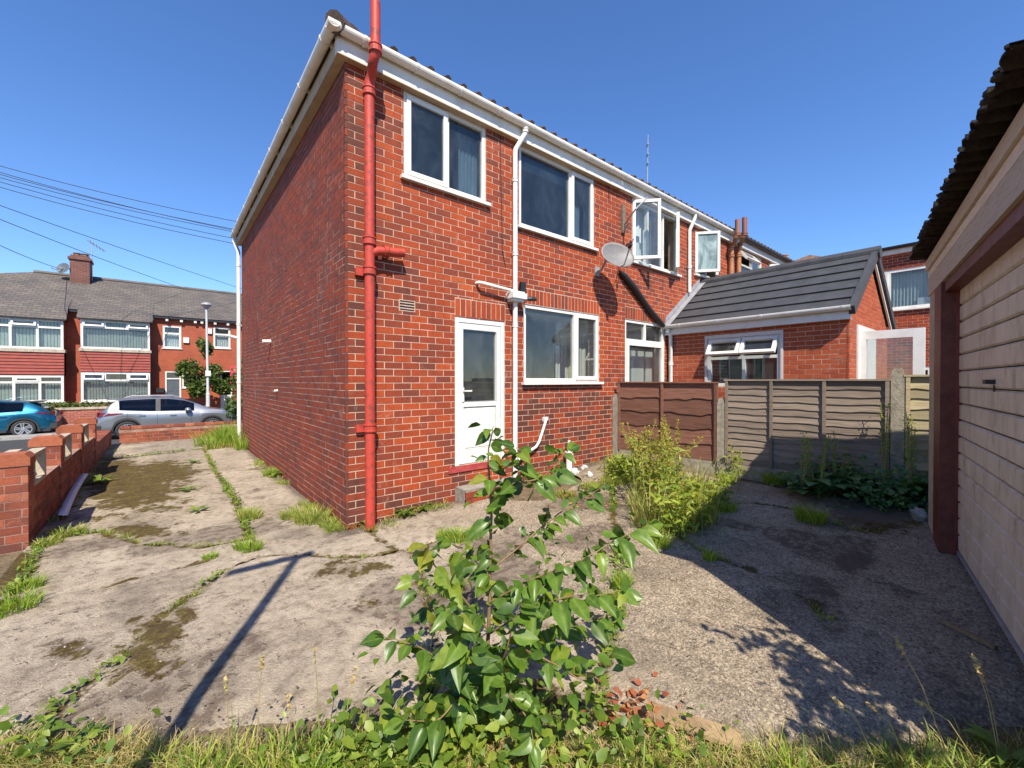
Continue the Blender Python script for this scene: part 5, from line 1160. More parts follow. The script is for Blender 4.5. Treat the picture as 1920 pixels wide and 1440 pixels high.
# bays
def bay(h_, x0, x1, up, lo, band, cells_u, cells_l, blind_u, blind_l):
    zu0, zu1 = up; zl0, zl1 = lo; top = zev+.04
    b_ = thing_part = MB(); b_.fbox(FTB, x0, x1, zl1, zu0, -.6, -.03); b_.fbox(FTB, x0, x1, -.8, zl0, -.6, -.03); b_.fbox(FTB, x0, x1, zu1, zu1+.05, -.6, -.02)
    for a in (x0, x1-.07): b_.fbox(FTB, a, a+.07, zl0, zu1, -.6, -.1)
    bo = b_.build('bay', 'far_brick', h_)
    slp = (zrg-zev-.14)/(ym-YT_+e); yq = YT_+.9; mb = MB(); ya = YT_-.28; za = zev+.17; zb_r = zev+.165+slp*(yq-YT_+e); mb.poly([(x0-.12, YB-.16, zu1+.05), (x1+.12, YB-.16, zu1+.05), (x1+.12, ya, za), (x0-.12, ya, za)]); mb.poly([(x0-.12, ya, za), (x1+.12, ya, za), (x1+.12, yq, zb_r), (x0-.12, yq, zb_r)]); mb.build('bay_roof', 'slate_courses', h_)
    mb = MB(); mb.fbox(FTB, x0-.1, x1+.1, zu1-.01, zu1+.045, -.5, .15); mb.build('bay_gutter', 'black', h_)
    n = 7; hh = (band[1]-band[0])/n
    for k in range(n): mb = MB(); mb.prism([(band[0]+k*hh, -.028), (band[0]+(k+1)*hh, -.028), (band[0]+(k+1)*hh, -.005), (band[0]+k*hh, .03)], lambda p, q, t: FTB.P(t, p, q), x0-.02, x1+.02); mb.build('hung_tiles', 'red_hung', bo)
    mb = MB(); mb.fbox(FTB, x0-.06, x1+.06, band[1], zu0, -.5, .06); mb.build('sill_band', 'screen_block', bo)
    window(h_, FTB, x0, x1, zu0, zu1, cells_u, fw=.09, sw=.07, sill=.0); window(h_, FTB, x0, x1, zl0, zl1, cells_l, fw=.09, sw=.07, sill=.05)
    for z0, z1, bk in ((zu0, zu1, blind_u), (zl0, zl1, blind_l)):
        if bk is None: continue
        k = int((x1-x0)/.115)
        for i in range(k): mb = MB(); f2 = FTB; u = x0+.1+(x1-x0-.2)*i/k; mb.poly([FTB.P(u, z0, -.2), FTB.P(u+.088, z0, -.24), FTB.P(u+.088, z1-.35 if bk[1] else z1, -.24), FTB.P(u, z1-.35 if bk[1] else z1, -.2)]); mb.build('blind_slat', bk[0], h_)
    mb = MB(); mb.fbox(FTB, x0+.08, x1-.08, zl0, top, -.62, -.601); mb.build('bay_back', 'inside_dark', h_)
M['blind_pale'] = plain('blind_pale', (0.62, 0.70, 0.62), (0.55, 0.62, 0.55), 3, .9); M['blind_grey'] = plain('blind_grey', (0.46, 0.48, 0.44), (0.4, 0.42, 0.38), 3, .9)
U_ = (tz(100, 655, FTB), tz(100, 600, FTB)); L_ = (tz(100, 753, FTB), tz(100, 704, FTB)); B_ = (tz(100, 702, FTB), tz(100, 661, FTB))
bx1 = tx(119, FTB); bx0 = bx1-3.3; f_ = lambda px: (tx(px, FTB)-bx0)/(bx1-bx0)
bay(TH_[0], bx0, bx1, U_, L_, B_, [(0, f_(19), 0, .74, None), (f_(19), f_(70), 0, .74, None), (f_(70), 1, 0, .74, None), (0, f_(19), .74, 1, None), (f_(19), f_(70), .74, 1, ('t', 18)), (f_(70), 1, .74, 1, None)],
    [(0, f_(25), 0, .74, None), (f_(25), f_(74), 0, .74, None), (f_(74), 1, 0, .74, None), (0, f_(25), .74, 1, None), (f_(25), f_(74), .74, 1, 's'), (f_(74), 1, .74, 1, None)], ('blind_pale', False), ('blind_pale', True))
U_ = (tz(215, 655, FTB), tz(215, 602, FTB)); L_ = (tz(215, 752, FTB), tz(215, 698, FTB)); B_ = (tz(215, 697, FTB), tz(215, 660, FTB))
cx0, cx1 = tx(151, FTB), tx(281, FTB)
bay(TH_[1], cx0, cx1, U_, L_, B_, [(0, 1, 0, .75, None), (0, .33, .75, 1, ('t', 15)), (.33, .66, .75, 1, None), (.66, 1, .75, 1, ('t', 15))], [(0, 1, 0, .72, None), (0, .33, .72, 1, ('t', 12)), (.33, .66, .72, 1, None), (.66, 1, .72, 1, ('t', 12))], ('blind_grey', False), ('blind_grey', True))
w = window(TH_[1], FTW, *wa, [(0, 1, 0, .66, None), (0, 1, .66, 1, None)], fw=.09, sill=.05); curtain(w, FTW, wa[0]+.1, wa[1]-.1, wa[2], wa[2]+.8, -.2, 'net', 6, .03)
w = window(TH_[2], FTW, *wb, [(0, 1, 0, .66, None), (0, 1, .66, 1, None)], fw=.09, sill=.05); curtain(w, FTW, wb[0]+.1, wb[1]-.1, wb[2], wb[2]+.8, -.2, 'net', 6, .03)
window(TH_[1], FTW, *sg, [(0, 1, 0, 1, None)], fw=.07, sill=.04)
mb = MB(); mb.ring(FTW, dg[0], dg[1], dg[2], dg[3], .07, -.1, -.01); mb.fbox(FTW, dg[0]+.07, dg[1]-.07, dg[3]-.45, dg[3]-.38, -.1, -.012); d_ = mb.build('door', 'upvc', TH_[1])
mb = MB(); mb.fbox(FTW, dg[0]+.07, dg[1]-.07, dg[2]+.07, dg[3]-.45, -.08, -.05)
for a, b in ((.13, .37), (.44, .68)):
    for z0, z1 in ((.25, .9), (1.0, 1.45), (1.55, 1.9)): mb.fbox(FTW, dg[0]+a, dg[0]+b, dg[2]+z0, min(dg[2]+z1, dg[3]-.5), -.05, -.04)
mb.build('leaf', 'door_grey', d_); mb = MB(); mb.fbox(FTW, dg[0]+.06, dg[1]-.06, dg[3]-.385, dg[3]-.06, -.06, -.05); mb.build('fanlight', 'glass', d_)
mb = MB(); mb.ring(FTW, dw[0], dw[1], dw[2], dw[3], .07, -.1, -.01); mb.fbox(FTW, dw[0]+.07, dw[1]-.07, dw[2]+.07, dw[2]+1.3, -.07, -.03); d_ = mb.build('door', 'upvc', TH_[2]); mb = MB(); mb.fbox(FTW, dw[0]+.06, dw[1]-.06, dw[2]+1.29, dw[3]-.06, -.06, -.05); mb.build('pane', 'glass_car', d_)
for px, py in ((349, 638), (392, 621)):
    u, z = on_fr(px, py, FTW); mb = MB(); mb.fbox(FTW, u-.13, u+.13, z-.15, z+.15, .002, .09); mb.build('alarm_box', 'upvc', TH_[1])
u, z = on_fr(437, 690, FTW); mb = MB(); mb.fbox(FTW, u-.15, u+.35, z-.9, z+.1, .002, .05); mb.build('pink_panel', 'pink', TH_[2])
u, z = on_fr(299, 731, FTW); mb = MB(); mb.fbox(FTW, u-.17, u+.2, z-.14, z+.1, .002, .2); mb.build('post_box', 'black', TH_[1])
# chimney, dish, aerial
xa_, xb2 = on_y(133, 520, ym-.5).x, on_y(170, 520, ym-.5).x; zc0, zc1 = on_y(150, 548, ym-.5).z-.6, on_y(150, 490, ym-.5).z
ch = thing('chimney', ((xa_+xb2)/2, ym-.4, zc0), 'weathered brick chimney stack on the slate terrace roof', 'chimney')
mb = MB(); mb.box(xa_, xb2, ym-.9, ym+.1, zc0, zc1); mb.build('stack', 'chimney_brick', ch)
mb = MB(); mb.box(xa_-.07, xb2+.07, ym-.97, ym+.17, zc1, zc1+.13); mb.box(xa_+.02, xb2-.02, ym-.85, ym+.05, zc1+.13, zc1+.25); mb.build('cap', 'chimney_brick', ch)
mb = MB(); mb.box(xa_-.06, xb2+.06, ym-.96, ym-.7, zc0+.55, zc0+.72); mb.build('flashing', 'upvc_old', ch)
for i in range(2): mb = MB(); mb.lathe((xa_+(xb2-xa_)*(.3+.4*i), ym-.4, zc1+.25), (0, 0, 1), [(.16, 0), (.14, .16), (.17, .17), (.17, .2), (0, .2)], 10); mb.build('pot', 'tile_mottle', ch)
p = on_y(119, 503, ym-.8); ds_ = thing('satellite_dish', tuple(p), 'small dark satellite dish on the left side of the terrace chimney', 'satellite dish')
mb = MB(); mb.lathe(p, (-.5, -.8, .3), [(0, -.05), (.16, -.03), (.3, .03), (.31, .04), (.3, .045), (0, -.02)], 16); mb.build('reflector', 'door_grey', ds_); mb = MB(); mb.tube([p, p+Vector((-.3, -.25, -.15)), p+Vector((-.42, -.3, -.08))], .025, 6); mb.tube([p, (xa_, ym-.8, p.z)], .03, 6); mb.build('arm', 'grey_metal', ds_)
p0_, p1_ = on_y(173, 505, ym-.3), on_y(172, 454, ym-.3); ta = thing('aerial', tuple(p0_), 'thin television aerial strapped to the right of the terrace chimney', 'aerial')
mb = MB(); mb.tube([p0_-ZZ*1.0, p1_], .02, 6); mb.tube([p0_+Vector((-.12, 0, -.6)), p1_+Vector((-.1, 0, -.3))], .012, 6); mb.build('mast', 'galv', ta); mb = MB(); mb.tube([p1_+Vector((-.2, 0, .1)), p1_+Vector((.55, .3, -.35))], .02, 6)
for k in range(5): q = p1_+Vector((-.05+.12*k, .06*k, .0-.08*k)); mb.tube([q+Vector((0, -.25, .05)), q+Vector((0, .25, -.05))], .012, 5)
mb.build('elements', 'grey_metal', ta)
# garden walls of the terrace
YG = 26.7; zg0 = tz(150, 764, Fr((0, YG, 0), (1, 0, 0), (0, -1, 0)))
gw = thing('garden_wall', (-6, YG, ZS), 'red brick garden wall with pale coping behind the parked cars', 'wall')
mb = MB(); mb.box(-16, 1.0, YG, YG+.22, -.9, zg0-.09); mb.build('core', 'far_brick2', gw)
x = -16
while x < .9: mb = MB(); mb.box(x, x+.595, YG-.04, YG+.26, zg0-.089, zg0); mb.build('coping', 'screen_block', gw); x += .6
q = on_y(125, 757, YG+.6); hb = MB()
rs = random.Random(3)
for i in range(900):
    c = Vector((q.x+rs.gauss(0, .75), YG+.55+rs.uniform(-.3, .3), zg0+abs(rs.gauss(0, .1)))); a = Vector((rs.gauss(0, 1), rs.gauss(0, 1), rs.gauss(0, 1))).normalized(); b = a.orthogonal().normalized(); s = .05
    hb.poly([c-a*s, c+b*s*.6, c+a*s, c-b*s*.6])
tag(hb.build('low_hedge', 'leaf_tree'), 'low dark hedge trimmed along the top of the garden wall', 'hedge')

# ================================================================== CARS
def lerp(pts, x):
    if x <= pts[0][0]: return pts[0][1]
    for (a, b), (c, d) in zip(pts, pts[1:]):
        if x <= c:
            t = (x-a)/(c-a); return b+(d-b)*t
    return pts[-1][1]
def smooth_pts(pts, x, w=.09): return sum(lerp(pts, x+k*w) for k in (-1, -.5, 0, .5, 1))/5
def car(name, label, x_rear, y_near, zg, sgn, Lc, Wc, top, belt, wheels, rw, paint, side_glass, pillars, rear_light, cat='car', sill_h=.28):
    """x measured from the rear bumper forwards; sgn=+1: forwards is +X. The near flank faces -Y."""
    t = thing(name, (x_rear+sgn*Lc/2, y_near+Wc/2, zg), label, cat)
    def PT(x, y, z): return (x_rear+sgn*x, y_near+Wc/2+y*(-1), zg+z)       # y: + towards the camera side
    ns = 120; X = [Lc*i/ns for i in range(ns+1)]; rows = 12; grid = []
    for x in X:
        zt = smooth_pts(top, x); zb = min(smooth_pts(belt, x), zt-.02)
        e = min(x, Lc-x); wv = Wc/2*(1-.22*math.exp(-e/.16)-.05*math.exp(-e/.7)); zs = sill_h+.10*math.exp(-e/.25)
        for wx in wheels:
            q = (rw+.055)**2-(x-wx)**2
            if q > 0: zs = max(zs, rw-.01+math.sqrt(q))
        gh = zt-zb; wt = wv*(1-.30*min(1, gh/.5)) if gh > .06 else wv*.93
        zs = min(zs, zb-.1)
        pr = [(wv*.95, zs), (wv*.99, zs+(zb-zs)*.12), (wv*.985, zs+(zb-zs)*.3), (wv*1.0, zs+(zb-zs)*.55), (wv*.995, zs+(zb-zs)*.72), (wv*.975, zb-.03), (wv*.945, zb), (wv*.93, zb+gh*.06), (wt+(wv*.93-wt)*.12, zb+gh*.86), (wt*.96, zb+gh*.94), (wt*.72, zt-.012), (0, zt)]
        grid.append(pr)
    body = MB(); nr = rows; pil = {1: MB(), -1: MB()}
    for s in (1, -1):
        bb = len(body.v); gls = [MB() for _ in side_glass]
        for i in range(ns+1):
            for y, z in grid[i]: body.v.append(PT(X[i], y*s, z))
        for i in range(ns):
            for j in range(nr-1):
                if j == 7 and side_glass[0][1] <= X[i]+.037 and X[i+1]-.037 <= side_glass[1][0]:
                    q = [bb+i*nr+j, bb+i*nr+j+1, bb+(i+1)*nr+j+1, bb+(i+1)*nr+j]; pil[s].poly([body.v[k] for k in q]); continue
                isg = j == 7 and any(a <= X[i] and X[i+1] <= b for a, b in side_glass)
                q = [bb+i*nr+j, bb+i*nr+j+1, bb+(i+1)*nr+j+1, bb+(i+1)*nr+j]
                if isg: gls[[a <= X[i] and X[i+1] <= b for a, b in side_glass].index(True)].poly([body.v[k] for k in q])
                else: body.f.append(tuple(q))
        pil[s].build('pillar', 'plastic_dark', t, True)
        for g_s in gls: g_s.build('side_window', 'glass_car', t, True)
    # nose and tail caps
    for i in (0, ns):
        pts = [PT(X[i], y, z) for y, z in grid[i]]+[PT(X[i], -y, z) for y, z in reversed(grid[i])]; body.poly(pts)
    b_ = body.build('body', paint, t, True); pass
    ins = MB(); ins.v = []; ins.fbox(Fr(PT(0, 0, 0), (sgn, 0, 0), (0, -1, 0)), .5, Lc-.9, .3, min(.95, max(z for _, z in belt)-.05), -Wc/2+.2, Wc/2-.2); ins.build('seats', 'black', t)
    # front and rear screens, roof glass edge
    fr = Fr(PT(0, 0, 0), (sgn, 0, 0), (0, -1, 0))
    mb = MB(); mb.fbox(fr, .15, Lc-.15, .2, .34, -Wc/2+.1, Wc/2-.12); mb.build('underbody', 'plastic_dark', t)
    for a, b in pillars:      # window edge trims
        za, zb = smooth_pts(belt, (a+b)/2), smooth_pts(top, (a+b)/2)
        mb = MB(); mb.fbox(fr, a, b, za, zb-.09, Wc/2*.70, Wc/2*.90); 
    for wx in wheels:
        for s in (1, -1):
            c = Vector(PT(wx, s*(Wc/2-.13), rw)); axv = Vector((0, -s, 0)); wh = MB()
            wh.lathe(c, axv, [(rw*.70, -.1), (rw*.96, -.1), (rw, -.06), (rw, .06), (rw*.96, .1), (rw*.72, .105), (rw*.68, .07)], 28); w_ = wh.build('wheel', 'tyre', t, True)
            rm = MB(); rm.lathe(c, axv, [(rw*.72, .06), (rw*.72, .10), (rw*.64, .10), (rw*.62, .05)], 28)
            a1 = axv.orthogonal().normalized(); a2 = axv.cross(a1)
            for k in range(5):
                an = 2*math.pi*k/5+.3; d = a1*math.cos(an)+a2*math.sin(an); n2 = a1*-math.sin(an)+a2*math.cos(an)
                for sg_ in (-.35, .35): rm.poly([c+axv*.085+d*.03+n2*.03*sg_*2, c+axv*.095+d*rw*.66+n2*(sg_*.11-.025), c+axv*.095+d*rw*.66+n2*(sg_*.11+.025), c+axv*.085+d*.03+n2*(.03*sg_*2+.03)])
            rm.lathe(c, axv, [(.06, .08), (.05, .1), (0, .1)], 12); rm.build('rim', 'alloy', w_)
            bk = MB(); bk.lathe(c, axv, [(rw*.7, .03), (0, .03)], 20); bk.build('brake_disc', 'plastic_dark', w_)
            ar = MB()        # arch lip
            for k in range(17):
                an = math.pi*(k/16)
                for r2 in (rw+.045, rw+.10): ar.v.append(PT(wx+math.cos(an)*r2, s*(Wc/2*.995+.004), rw-.01+math.sin(an)*r2))
            ar.f = [(2*k, 2*k+1, 2*k+3, 2*k+2) for k in range(16)]; ar.build('arch_trim', 'plastic_dark', t)
    mb = MB(); mb.fbox(fr, wheels[0]+rw+.1, wheels[1]-rw-.1, sill_h-.06, sill_h+.05, -Wc/2+.06, Wc/2-.045); mb.build('sill_trim', 'plastic_dark', t)
    for s in (1, -1):
        mb = MB(); mx, mz = lerp([(0, 0), (1, 1)], 0), 0
        mx = side_glass[-1][1]-.22; mz = smooth_pts(belt, mx)+.07; mb.lathe(PT(mx, s*(Wc/2+.06), mz), (0, -s, 0), [(0, -.11), (.08, -.1), (.11, -.02), (.10, .07), (0, .11)], 12); mb.build('mirror', paint, t, True)
        x0, x1, z0, z1 = rear_light; mb = MB(); n = 6; V = []
        for i in range(n+1):
            x = x0+(x1-x0)*i/n; k = min(ns, int(round(x/Lc*ns)))
            zm = z0+(z1-z0)*(.5+.25*i/n)
            for z, sp_ in ((zm-(z1-z0)*.5*(1-i/n*.8), 0), (zm+(z1-z0)*.5*(1-i/n*.8), 0)):
                pr = grid[k]; yy = next((pa[0]+(pb[0]-pa[0])*(z-pa[1])/max(1e-4, pb[1]-pa[1]) for pa, pb in zip(pr, pr[1:]) if pa[1] <= z <= pb[1]), pr[4][0])
                V.append(PT(x, s*(yy+.012), z))
        mb.v = V; mb.f = [(2*i, 2*i+1, 2*i+3, 2*i+2) for i in range(n)]; mb.build('tail_light', 'tail_red', t)
        for hx_ in ((side_glass[0][0]+side_glass[0][1])/2+.12, (side_glass[-1][0]+side_glass[-1][1])/2-.15):
            mb = MB(); zb_h = smooth_pts(belt, hx_)-.13; mb.fbox(Fr(PT(0, 0, 0), (sgn, 0, 0), (0, -s, 0)), hx_-.1, hx_+.1, zb_h-.018, zb_h+.018, Wc/2*.985, Wc/2+.025); mb.build('door_handle', paint, t)
    # door gaps
    for gx in (side_glass[0][0]+.25, side_glass[0][1]+.03, side_glass[-1][1]-.1):
        mb = MB(); k = int(round(gx/Lc*ns)); V = []
        for y, z in grid[k][1:7]: V += [PT(gx-.004, y+.004, z), PT(gx+.004, y+.004, z)]
        mb.v = V; mb.f = [(2*i, 2*i+1, 2*i+3, 2*i+2) for i in range(5)]; mb.build('door_gap', 'black', t)
    return t, PT, grid, X
ZRD = -.6
xr_ = on_y(184, 790, 22.5).x
top_s = [(0, .78), (.06, .98), (.14, 1.06), (.32, 1.28), (.52, 1.50), (.8, 1.565), (1.5, 1.605), (2.1, 1.595), (2.6, 1.50), (3.1, 1.27), (3.45, 1.08), (3.9, 1.01), (4.25, .90), (4.38, .72), (4.42, .6)]
belt_s = [(0, .7), (.3, 1.10), (.8, 1.06), (1.6, 1.0), (2.6, .985), (3.3, .975), (4.0, .93), (4.42, .5)]
c1, P1, G1, X1_ = car('parked_car', 'silver hatchback SUV parked across the street behind the low front wall', xr_, 21.7, ZRD, 1, 4.42, 1.82, top_s, belt_s, (.86, 3.52), .345, 'silver', [(.62, 1.72), (1.84, 2.92)], [], (.02, .75, .86, 1.04))
mb = MB(); mb.v = [P1(x, y, z+.004) for x, y, z in ((.17, .55, 1.10), (.17, -.55, 1.10), (.47, -.5, 1.44), (.47, .5, 1.44))]; mb.f = [(0, 1, 2, 3)]; mb.build('rear_screen', 'glass_car', c1)
mb = MB(); mb.v = [P1(x, y, z) for x, y, z in ((2.62, .55, 1.51), (2.62, -.55, 1.51), (3.38, -.66, 1.13), (3.38, .66, 1.13))]; mb.f = [(0, 1, 2, 3)]; mb.build('windscreen', 'glass_car', c1)
for s in (1, -1): mb = MB(); mb.tube([P1(.75, s*.6, 1.56), P1(.95, s*.6, 1.63), P1(2.2, s*.6, 1.63), P1(2.45, s*.6, 1.55)], .018, 6); mb.build('roof_rail', 'alloy', c1)
mb = MB(); mb.fbox(Fr(P1(0, 0, 0), (1, 0, 0), (0, -1, 0)), -.03, .25, .30, .55, -.78, .78); mb.build('rear_bumper', 'plastic_dark', c1)
mb = MB(); mb.fbox(Fr(P1(0, 0, 0), (1, 0, 0), (0, -1, 0)), .30, .58, 1.50, 1.535, -.6, .6); mb.build('spoiler', 'silver', c1)
# blue car faces left
xb1 = on_y(112, 790, 26.0).x
top_b = [(0, .70), (.05, .88), (.14, .97), (.35, 1.13), (.62, 1.34), (.95, 1.43), (1.6, 1.475), (2.2, 1.46), (2.7, 1.34), (3.25, 1.08), (3.6, .98), (4.1, .88), (4.34, .62), (4.37, .55)]
belt_b = [(0, .66), (.4, 1.02), (.9, 1.0), (1.6, .95), (2.6, .92), (3.3, .9), (4.0, .84), (4.37, .5)]
c2, P2, G2, X2_ = car('parked_car', 'metallic blue hatchback parked across the street at the left edge', xb1, 25.0, -.60, -1, 4.37, 1.85, top_b, belt_b, (.86, 3.53), .34, 'bluecar', [(.86, 1.66), (1.76, 2.9)], [], (.02, .55, .84, 1.0))
mb = MB(); mb.v = [P2(x, y, z+.006) for x, y, z in ((.16, .6, 1.0), (.16, -.6, 1.0), (.56, -.52, 1.30), (.56, .52, 1.30))]; mb.f = [(0, 1, 2, 3)]; mb.build('rear_screen', 'glass_car', c2)
mb = MB(); mb.fbox(Fr(P2(0, 0, 0), (-1, 0, 0), (0, -1, 0)), .42, .75, 1.375, 1.41, -.58, .58); mb.build('spoiler', 'plastic_dark', c2)
mb = MB(); mb.fbox(Fr(P2(0, 0, 0), (-1, 0, 0), (0, -1, 0)), -.03, .2, .30, .52, -.8, .8); mb.build('rear_bumper', 'plastic_dark', c2)
mb = MB(); mb.box(-14, -4.0, 24.36, 26.58, -.7, -.604+.12-.0); 
# street lamp
lp0, lp1 = on_y(390, 762, 25.6), on_y(387, 572, 25.6)
ls_ = thing('street_lamp', (lp0.x, 25.6, -.49), 'tall pale street lamp with a small lantern in front of the terrace', 'street lamp')
mb = MB(); mb.tube([(lp0.x, 25.6, -.49), (lp0.x, 25.6, 1.0), (lp0.x, 25.6, 1.05), (lp1.x, 25.6, lp1.z-.2)], [.085, .08, .06, .045], 12); mb.build('post', 'lampgrey', ls_)
mb = MB(); mb.lathe((lp1.x, 25.6, lp1.z-.2), (0, 0, 1), [(.06, 0), (.17, .14), (.24, .2), (.22, .26), (.1, .33), (0, .34)], 14); mb.build('lantern', 'grey_metal', ls_)
mb = MB(); z = tz(388, 700, Fr((0, 25.6, 0), (1, 0, 0), (0, -1, 0))); mb.box(lp0.x-.11, lp0.x+.11, 25.48, 25.5, z-.13, z+.13); mb.build('plate', 'upvc', ls_)
# overhead wires to the house front and the terrace
pole = Vector((-13.5, 11.0, 9.0))
ends = [on_y(442, 411, 13.0), on_y(440, 428, 13.0), on_y(440, 426, 13.0), on_y(440, 431, 13.0), on_y(438, 443, 13.0), on_y(436, 452, 13.0)]
starts = [(0, 288), (0, 300), (0, 304), (0, 310), (0, 318), (0, 328)]
WL = ['topmost wire of the overhead bundle crossing the sky', 'second wire from the top in the overhead bundle', 'third wire from the top in the overhead bundle', 'fourth wire from the top in the overhead bundle', 'second lowest wire in the overhead bundle', 'lowest wire of the overhead bundle crossing the sky']
for i, (s, e) in enumerate(zip(starts, ends)):
    a = on_y(s[0], s[1], 13.0); d = e-a; pts = [a-d*.9+d*2.05*t+Vector((0, 0, -.25*math.sin(math.pi*t))) for t in np.linspace(0, 1, 14)]
    cable(pts, .007, WL[i], cat='wire', name='overhead_wire', seg=5, group='bundle of overhead wires')
for s, e, lb in (((0, 380), (470, 547), 'upper single overhead wire sloping down across the sky to the terrace'), ((0, 406), (340, 540), 'middle single overhead wire passing behind the terrace chimney'), ((0, 455), (115, 505), 'lowest single overhead wire ending at the dish on the chimney')):
    a, b = on_y(s[0], s[1], 24.0), on_y(e[0], e[1], ym-.8); d = b-a; pts = [a-d*.5+d*1.5*t+Vector((0, 0, -.12*math.sin(math.pi*t))) for t in np.linspace(0, 1, 12)]
    cable(pts, .013, lb, cat='wire', name='overhead_wire', seg=5)
# T-shaped washing-line post behind the camera: only its shadow falls into view
tp_ = on_g(556, 1046); h_p = 4.3; k = h_p/math.tan(SUN_EL); bx_, by_ = tp_.x-SD.x*k, tp_.y-SD.y*k
wp = thing('washing_line_post', (bx_, by_, 0), 'wooden washing line post with a short crossbar, seen only by its shadow', 'post')
mb = MB(); mb.tube([(bx_, by_, -.05), (bx_, by_, h_p)], .04, 8); mb.build('post', 'bark', wp)
mb = MB(); mb.box(bx_-.55, bx_+.13, by_-.03, by_+.03, h_p, h_p+.09); mb.build('crossbar', 'bark', wp)

# ================================================================== PLANTS
rng = np.random.RandomState(42)
def blades(spec):
    """spec rows: x, y, z, n, spread, height, width, lean -> vertices and quads of curved grass blades"""
    Vs, n_tot = [], 0
    for x, y, z, n, sp, h, w, ln in spec:
        n = int(n)
        if n < 1: continue
        r = sp*np.sqrt(rng.rand(n)); a = rng.rand(n)*2*np.pi
        bx, by = x+r*np.cos(a), y+r*np.sin(a)
        hh = h*(0.45+0.75*rng.rand(n)); az = a+rng.randn(n)*0.9; l = hh*ln*(0.3+rng.rand(n)); ww = w*(0.6+0.8*rng.rand(n))
        dx, dy = np.cos(az), np.sin(az); px, py = -dy, dx
        tw = rng.rand(n)*np.pi; px, py = np.cos(az+tw), np.sin(az+tw)
        rows = []
        for t, k in ((0, 1.0), (0.4, 0.85), (0.75, 0.55), (1.0, 0.06)):
            cx, cy, cz = bx+dx*l*t*t, by+dy*l*t*t, z+hh*(t-0.25*ln*t*t*t)
            rows += [np.stack([cx-px*ww*k/2, cy-py*ww*k/2, cz], 1), np.stack([cx+px*ww*k/2, cy+py*ww*k/2, cz], 1)]
        Vs.append(np.stack(rows, 1).reshape(-1, 3)); n_tot += n
    V = np.concatenate(Vs); b = np.arange(n_tot)[:, None]*8
    q = np.array([[0, 1, 3, 2], [2, 3, 5, 4], [4, 5, 7, 6]])
    return V, (b[:, :, None]+q[None]).reshape(-1, 4)
def grass_stuff(name, spec, mat, label): V, Fq = blades(spec); return stuff(np_mesh(name, V, Fq, mat), label, 'grass')
def tuft(px, py, n, sp, h, mat, label, w=.007, ln=.7, name='grass_tuft', cat='grass tuft', group='grass tufts', extra=()):
    p = on_g(px, py); sp_ = [(p.x, p.y, p.z-.01, n, sp, h, w, ln)]
    for ex in extra: q = on_g(ex[0], ex[1]); sp_.append((q.x, q.y, q.z-.01, n*ex[2], sp*ex[2], h*ex[2], w, ln))
    V, Fq = blades(sp_); o = np_mesh(name, V, Fq, mat); return tag(o, label, cat, group)
def leaf_cloud(centers, size, nrm_up=0.6, jit=1.0, wid=.30):
    """small pointed leaves (two quads each, folded) at given centres"""
    C = np.asarray(centers); n = len(C); s = size*(0.55+0.8*rng.rand(n))
    a = rng.randn(n, 3); a[:, 2] *= 0.5; a /= np.linalg.norm(a, axis=1)[:, None]
    up = rng.randn(n, 3)*jit+np.array([-.2, -.35, nrm_up*2]); up /= np.linalg.norm(up, axis=1)[:, None]
    b = np.cross(up, a); b /= np.linalg.norm(b, axis=1)[:, None]+1e-9; u2 = np.cross(a, b)
    S = s[:, None]
    W = S*wid
    pts = [C-a*S*.5, C-a*S*.25+b*W+u2*W*.3, C-a*S*.25, C-a*S*.25-b*W+u2*W*.3, C+a*S*.12+b*W*.9+u2*(W*.2-S*.03), C+a*S*.12-u2*S*.03, C+a*S*.12-b*W*.9+u2*(W*.2-S*.03), C+a*S*.55-u2*S*.14]
    V = np.stack(pts, 1).reshape(-1, 3); k = np.arange(n)[:, None]*8
    Fq = (k[:, :, None]+np.array([[0, 3, 2, 1], [1, 2, 5, 4], [2, 3, 6, 5], [4, 5, 6, 7]])[None]).reshape(-1, 4)
    return V, Fq
def at_d(px, py, d): return CAM+ray(px, py)*d

# ---- rough grass along the bottom edge
spec = []
for _ in range(400):
    px = rng.uniform(-60, 1980); lim = np.interp(px, [0, 120, 260, 420, 560, 700, 900, 1250, 1400, 1650, 1920], [1385, 1395, 1402, 1392, 1385, 1355, 1330, 1390, 1412, 1408, 1385])
    py = lim+10+abs(rng.randn())*45; p = on_g(px, py); spec.append((p.x, p.y, p.z-.03, 26, .10, rng.uniform(.04, .12), .0045, .9))
grass_stuff('rough_grass', spec, 'grass_mix', 'rough yellowing grass along the near edge of the yard')
spec = []
for _ in range(110):
    px = rng.choice([rng.uniform(300, 620), rng.uniform(560, 900), rng.uniform(1000, 1920)]); py = rng.uniform(1412, 1500); p = on_g(px, py); spec.append((p.x, p.y, p.z-.03, 20, .08, rng.uniform(.07, .17), .007, .7))
grass_stuff('green_grass', spec, 'grass_green', 'fresh green grass patches at the bottom of the picture')
spec = []
for _ in range(120):
    px = rng.choice([rng.normal(980, 150), rng.normal(1250, 150), rng.uniform(0, 560)]); py = rng.uniform(1395, 1460); p = on_g(px, py); spec.append((p.x, p.y, p.z-.02, 30, .10, rng.uniform(.04, .10), .005, 1.2))
grass_stuff('dry_grass', spec, 'grass_dry', 'straw coloured dead grass under the leafy sapling')
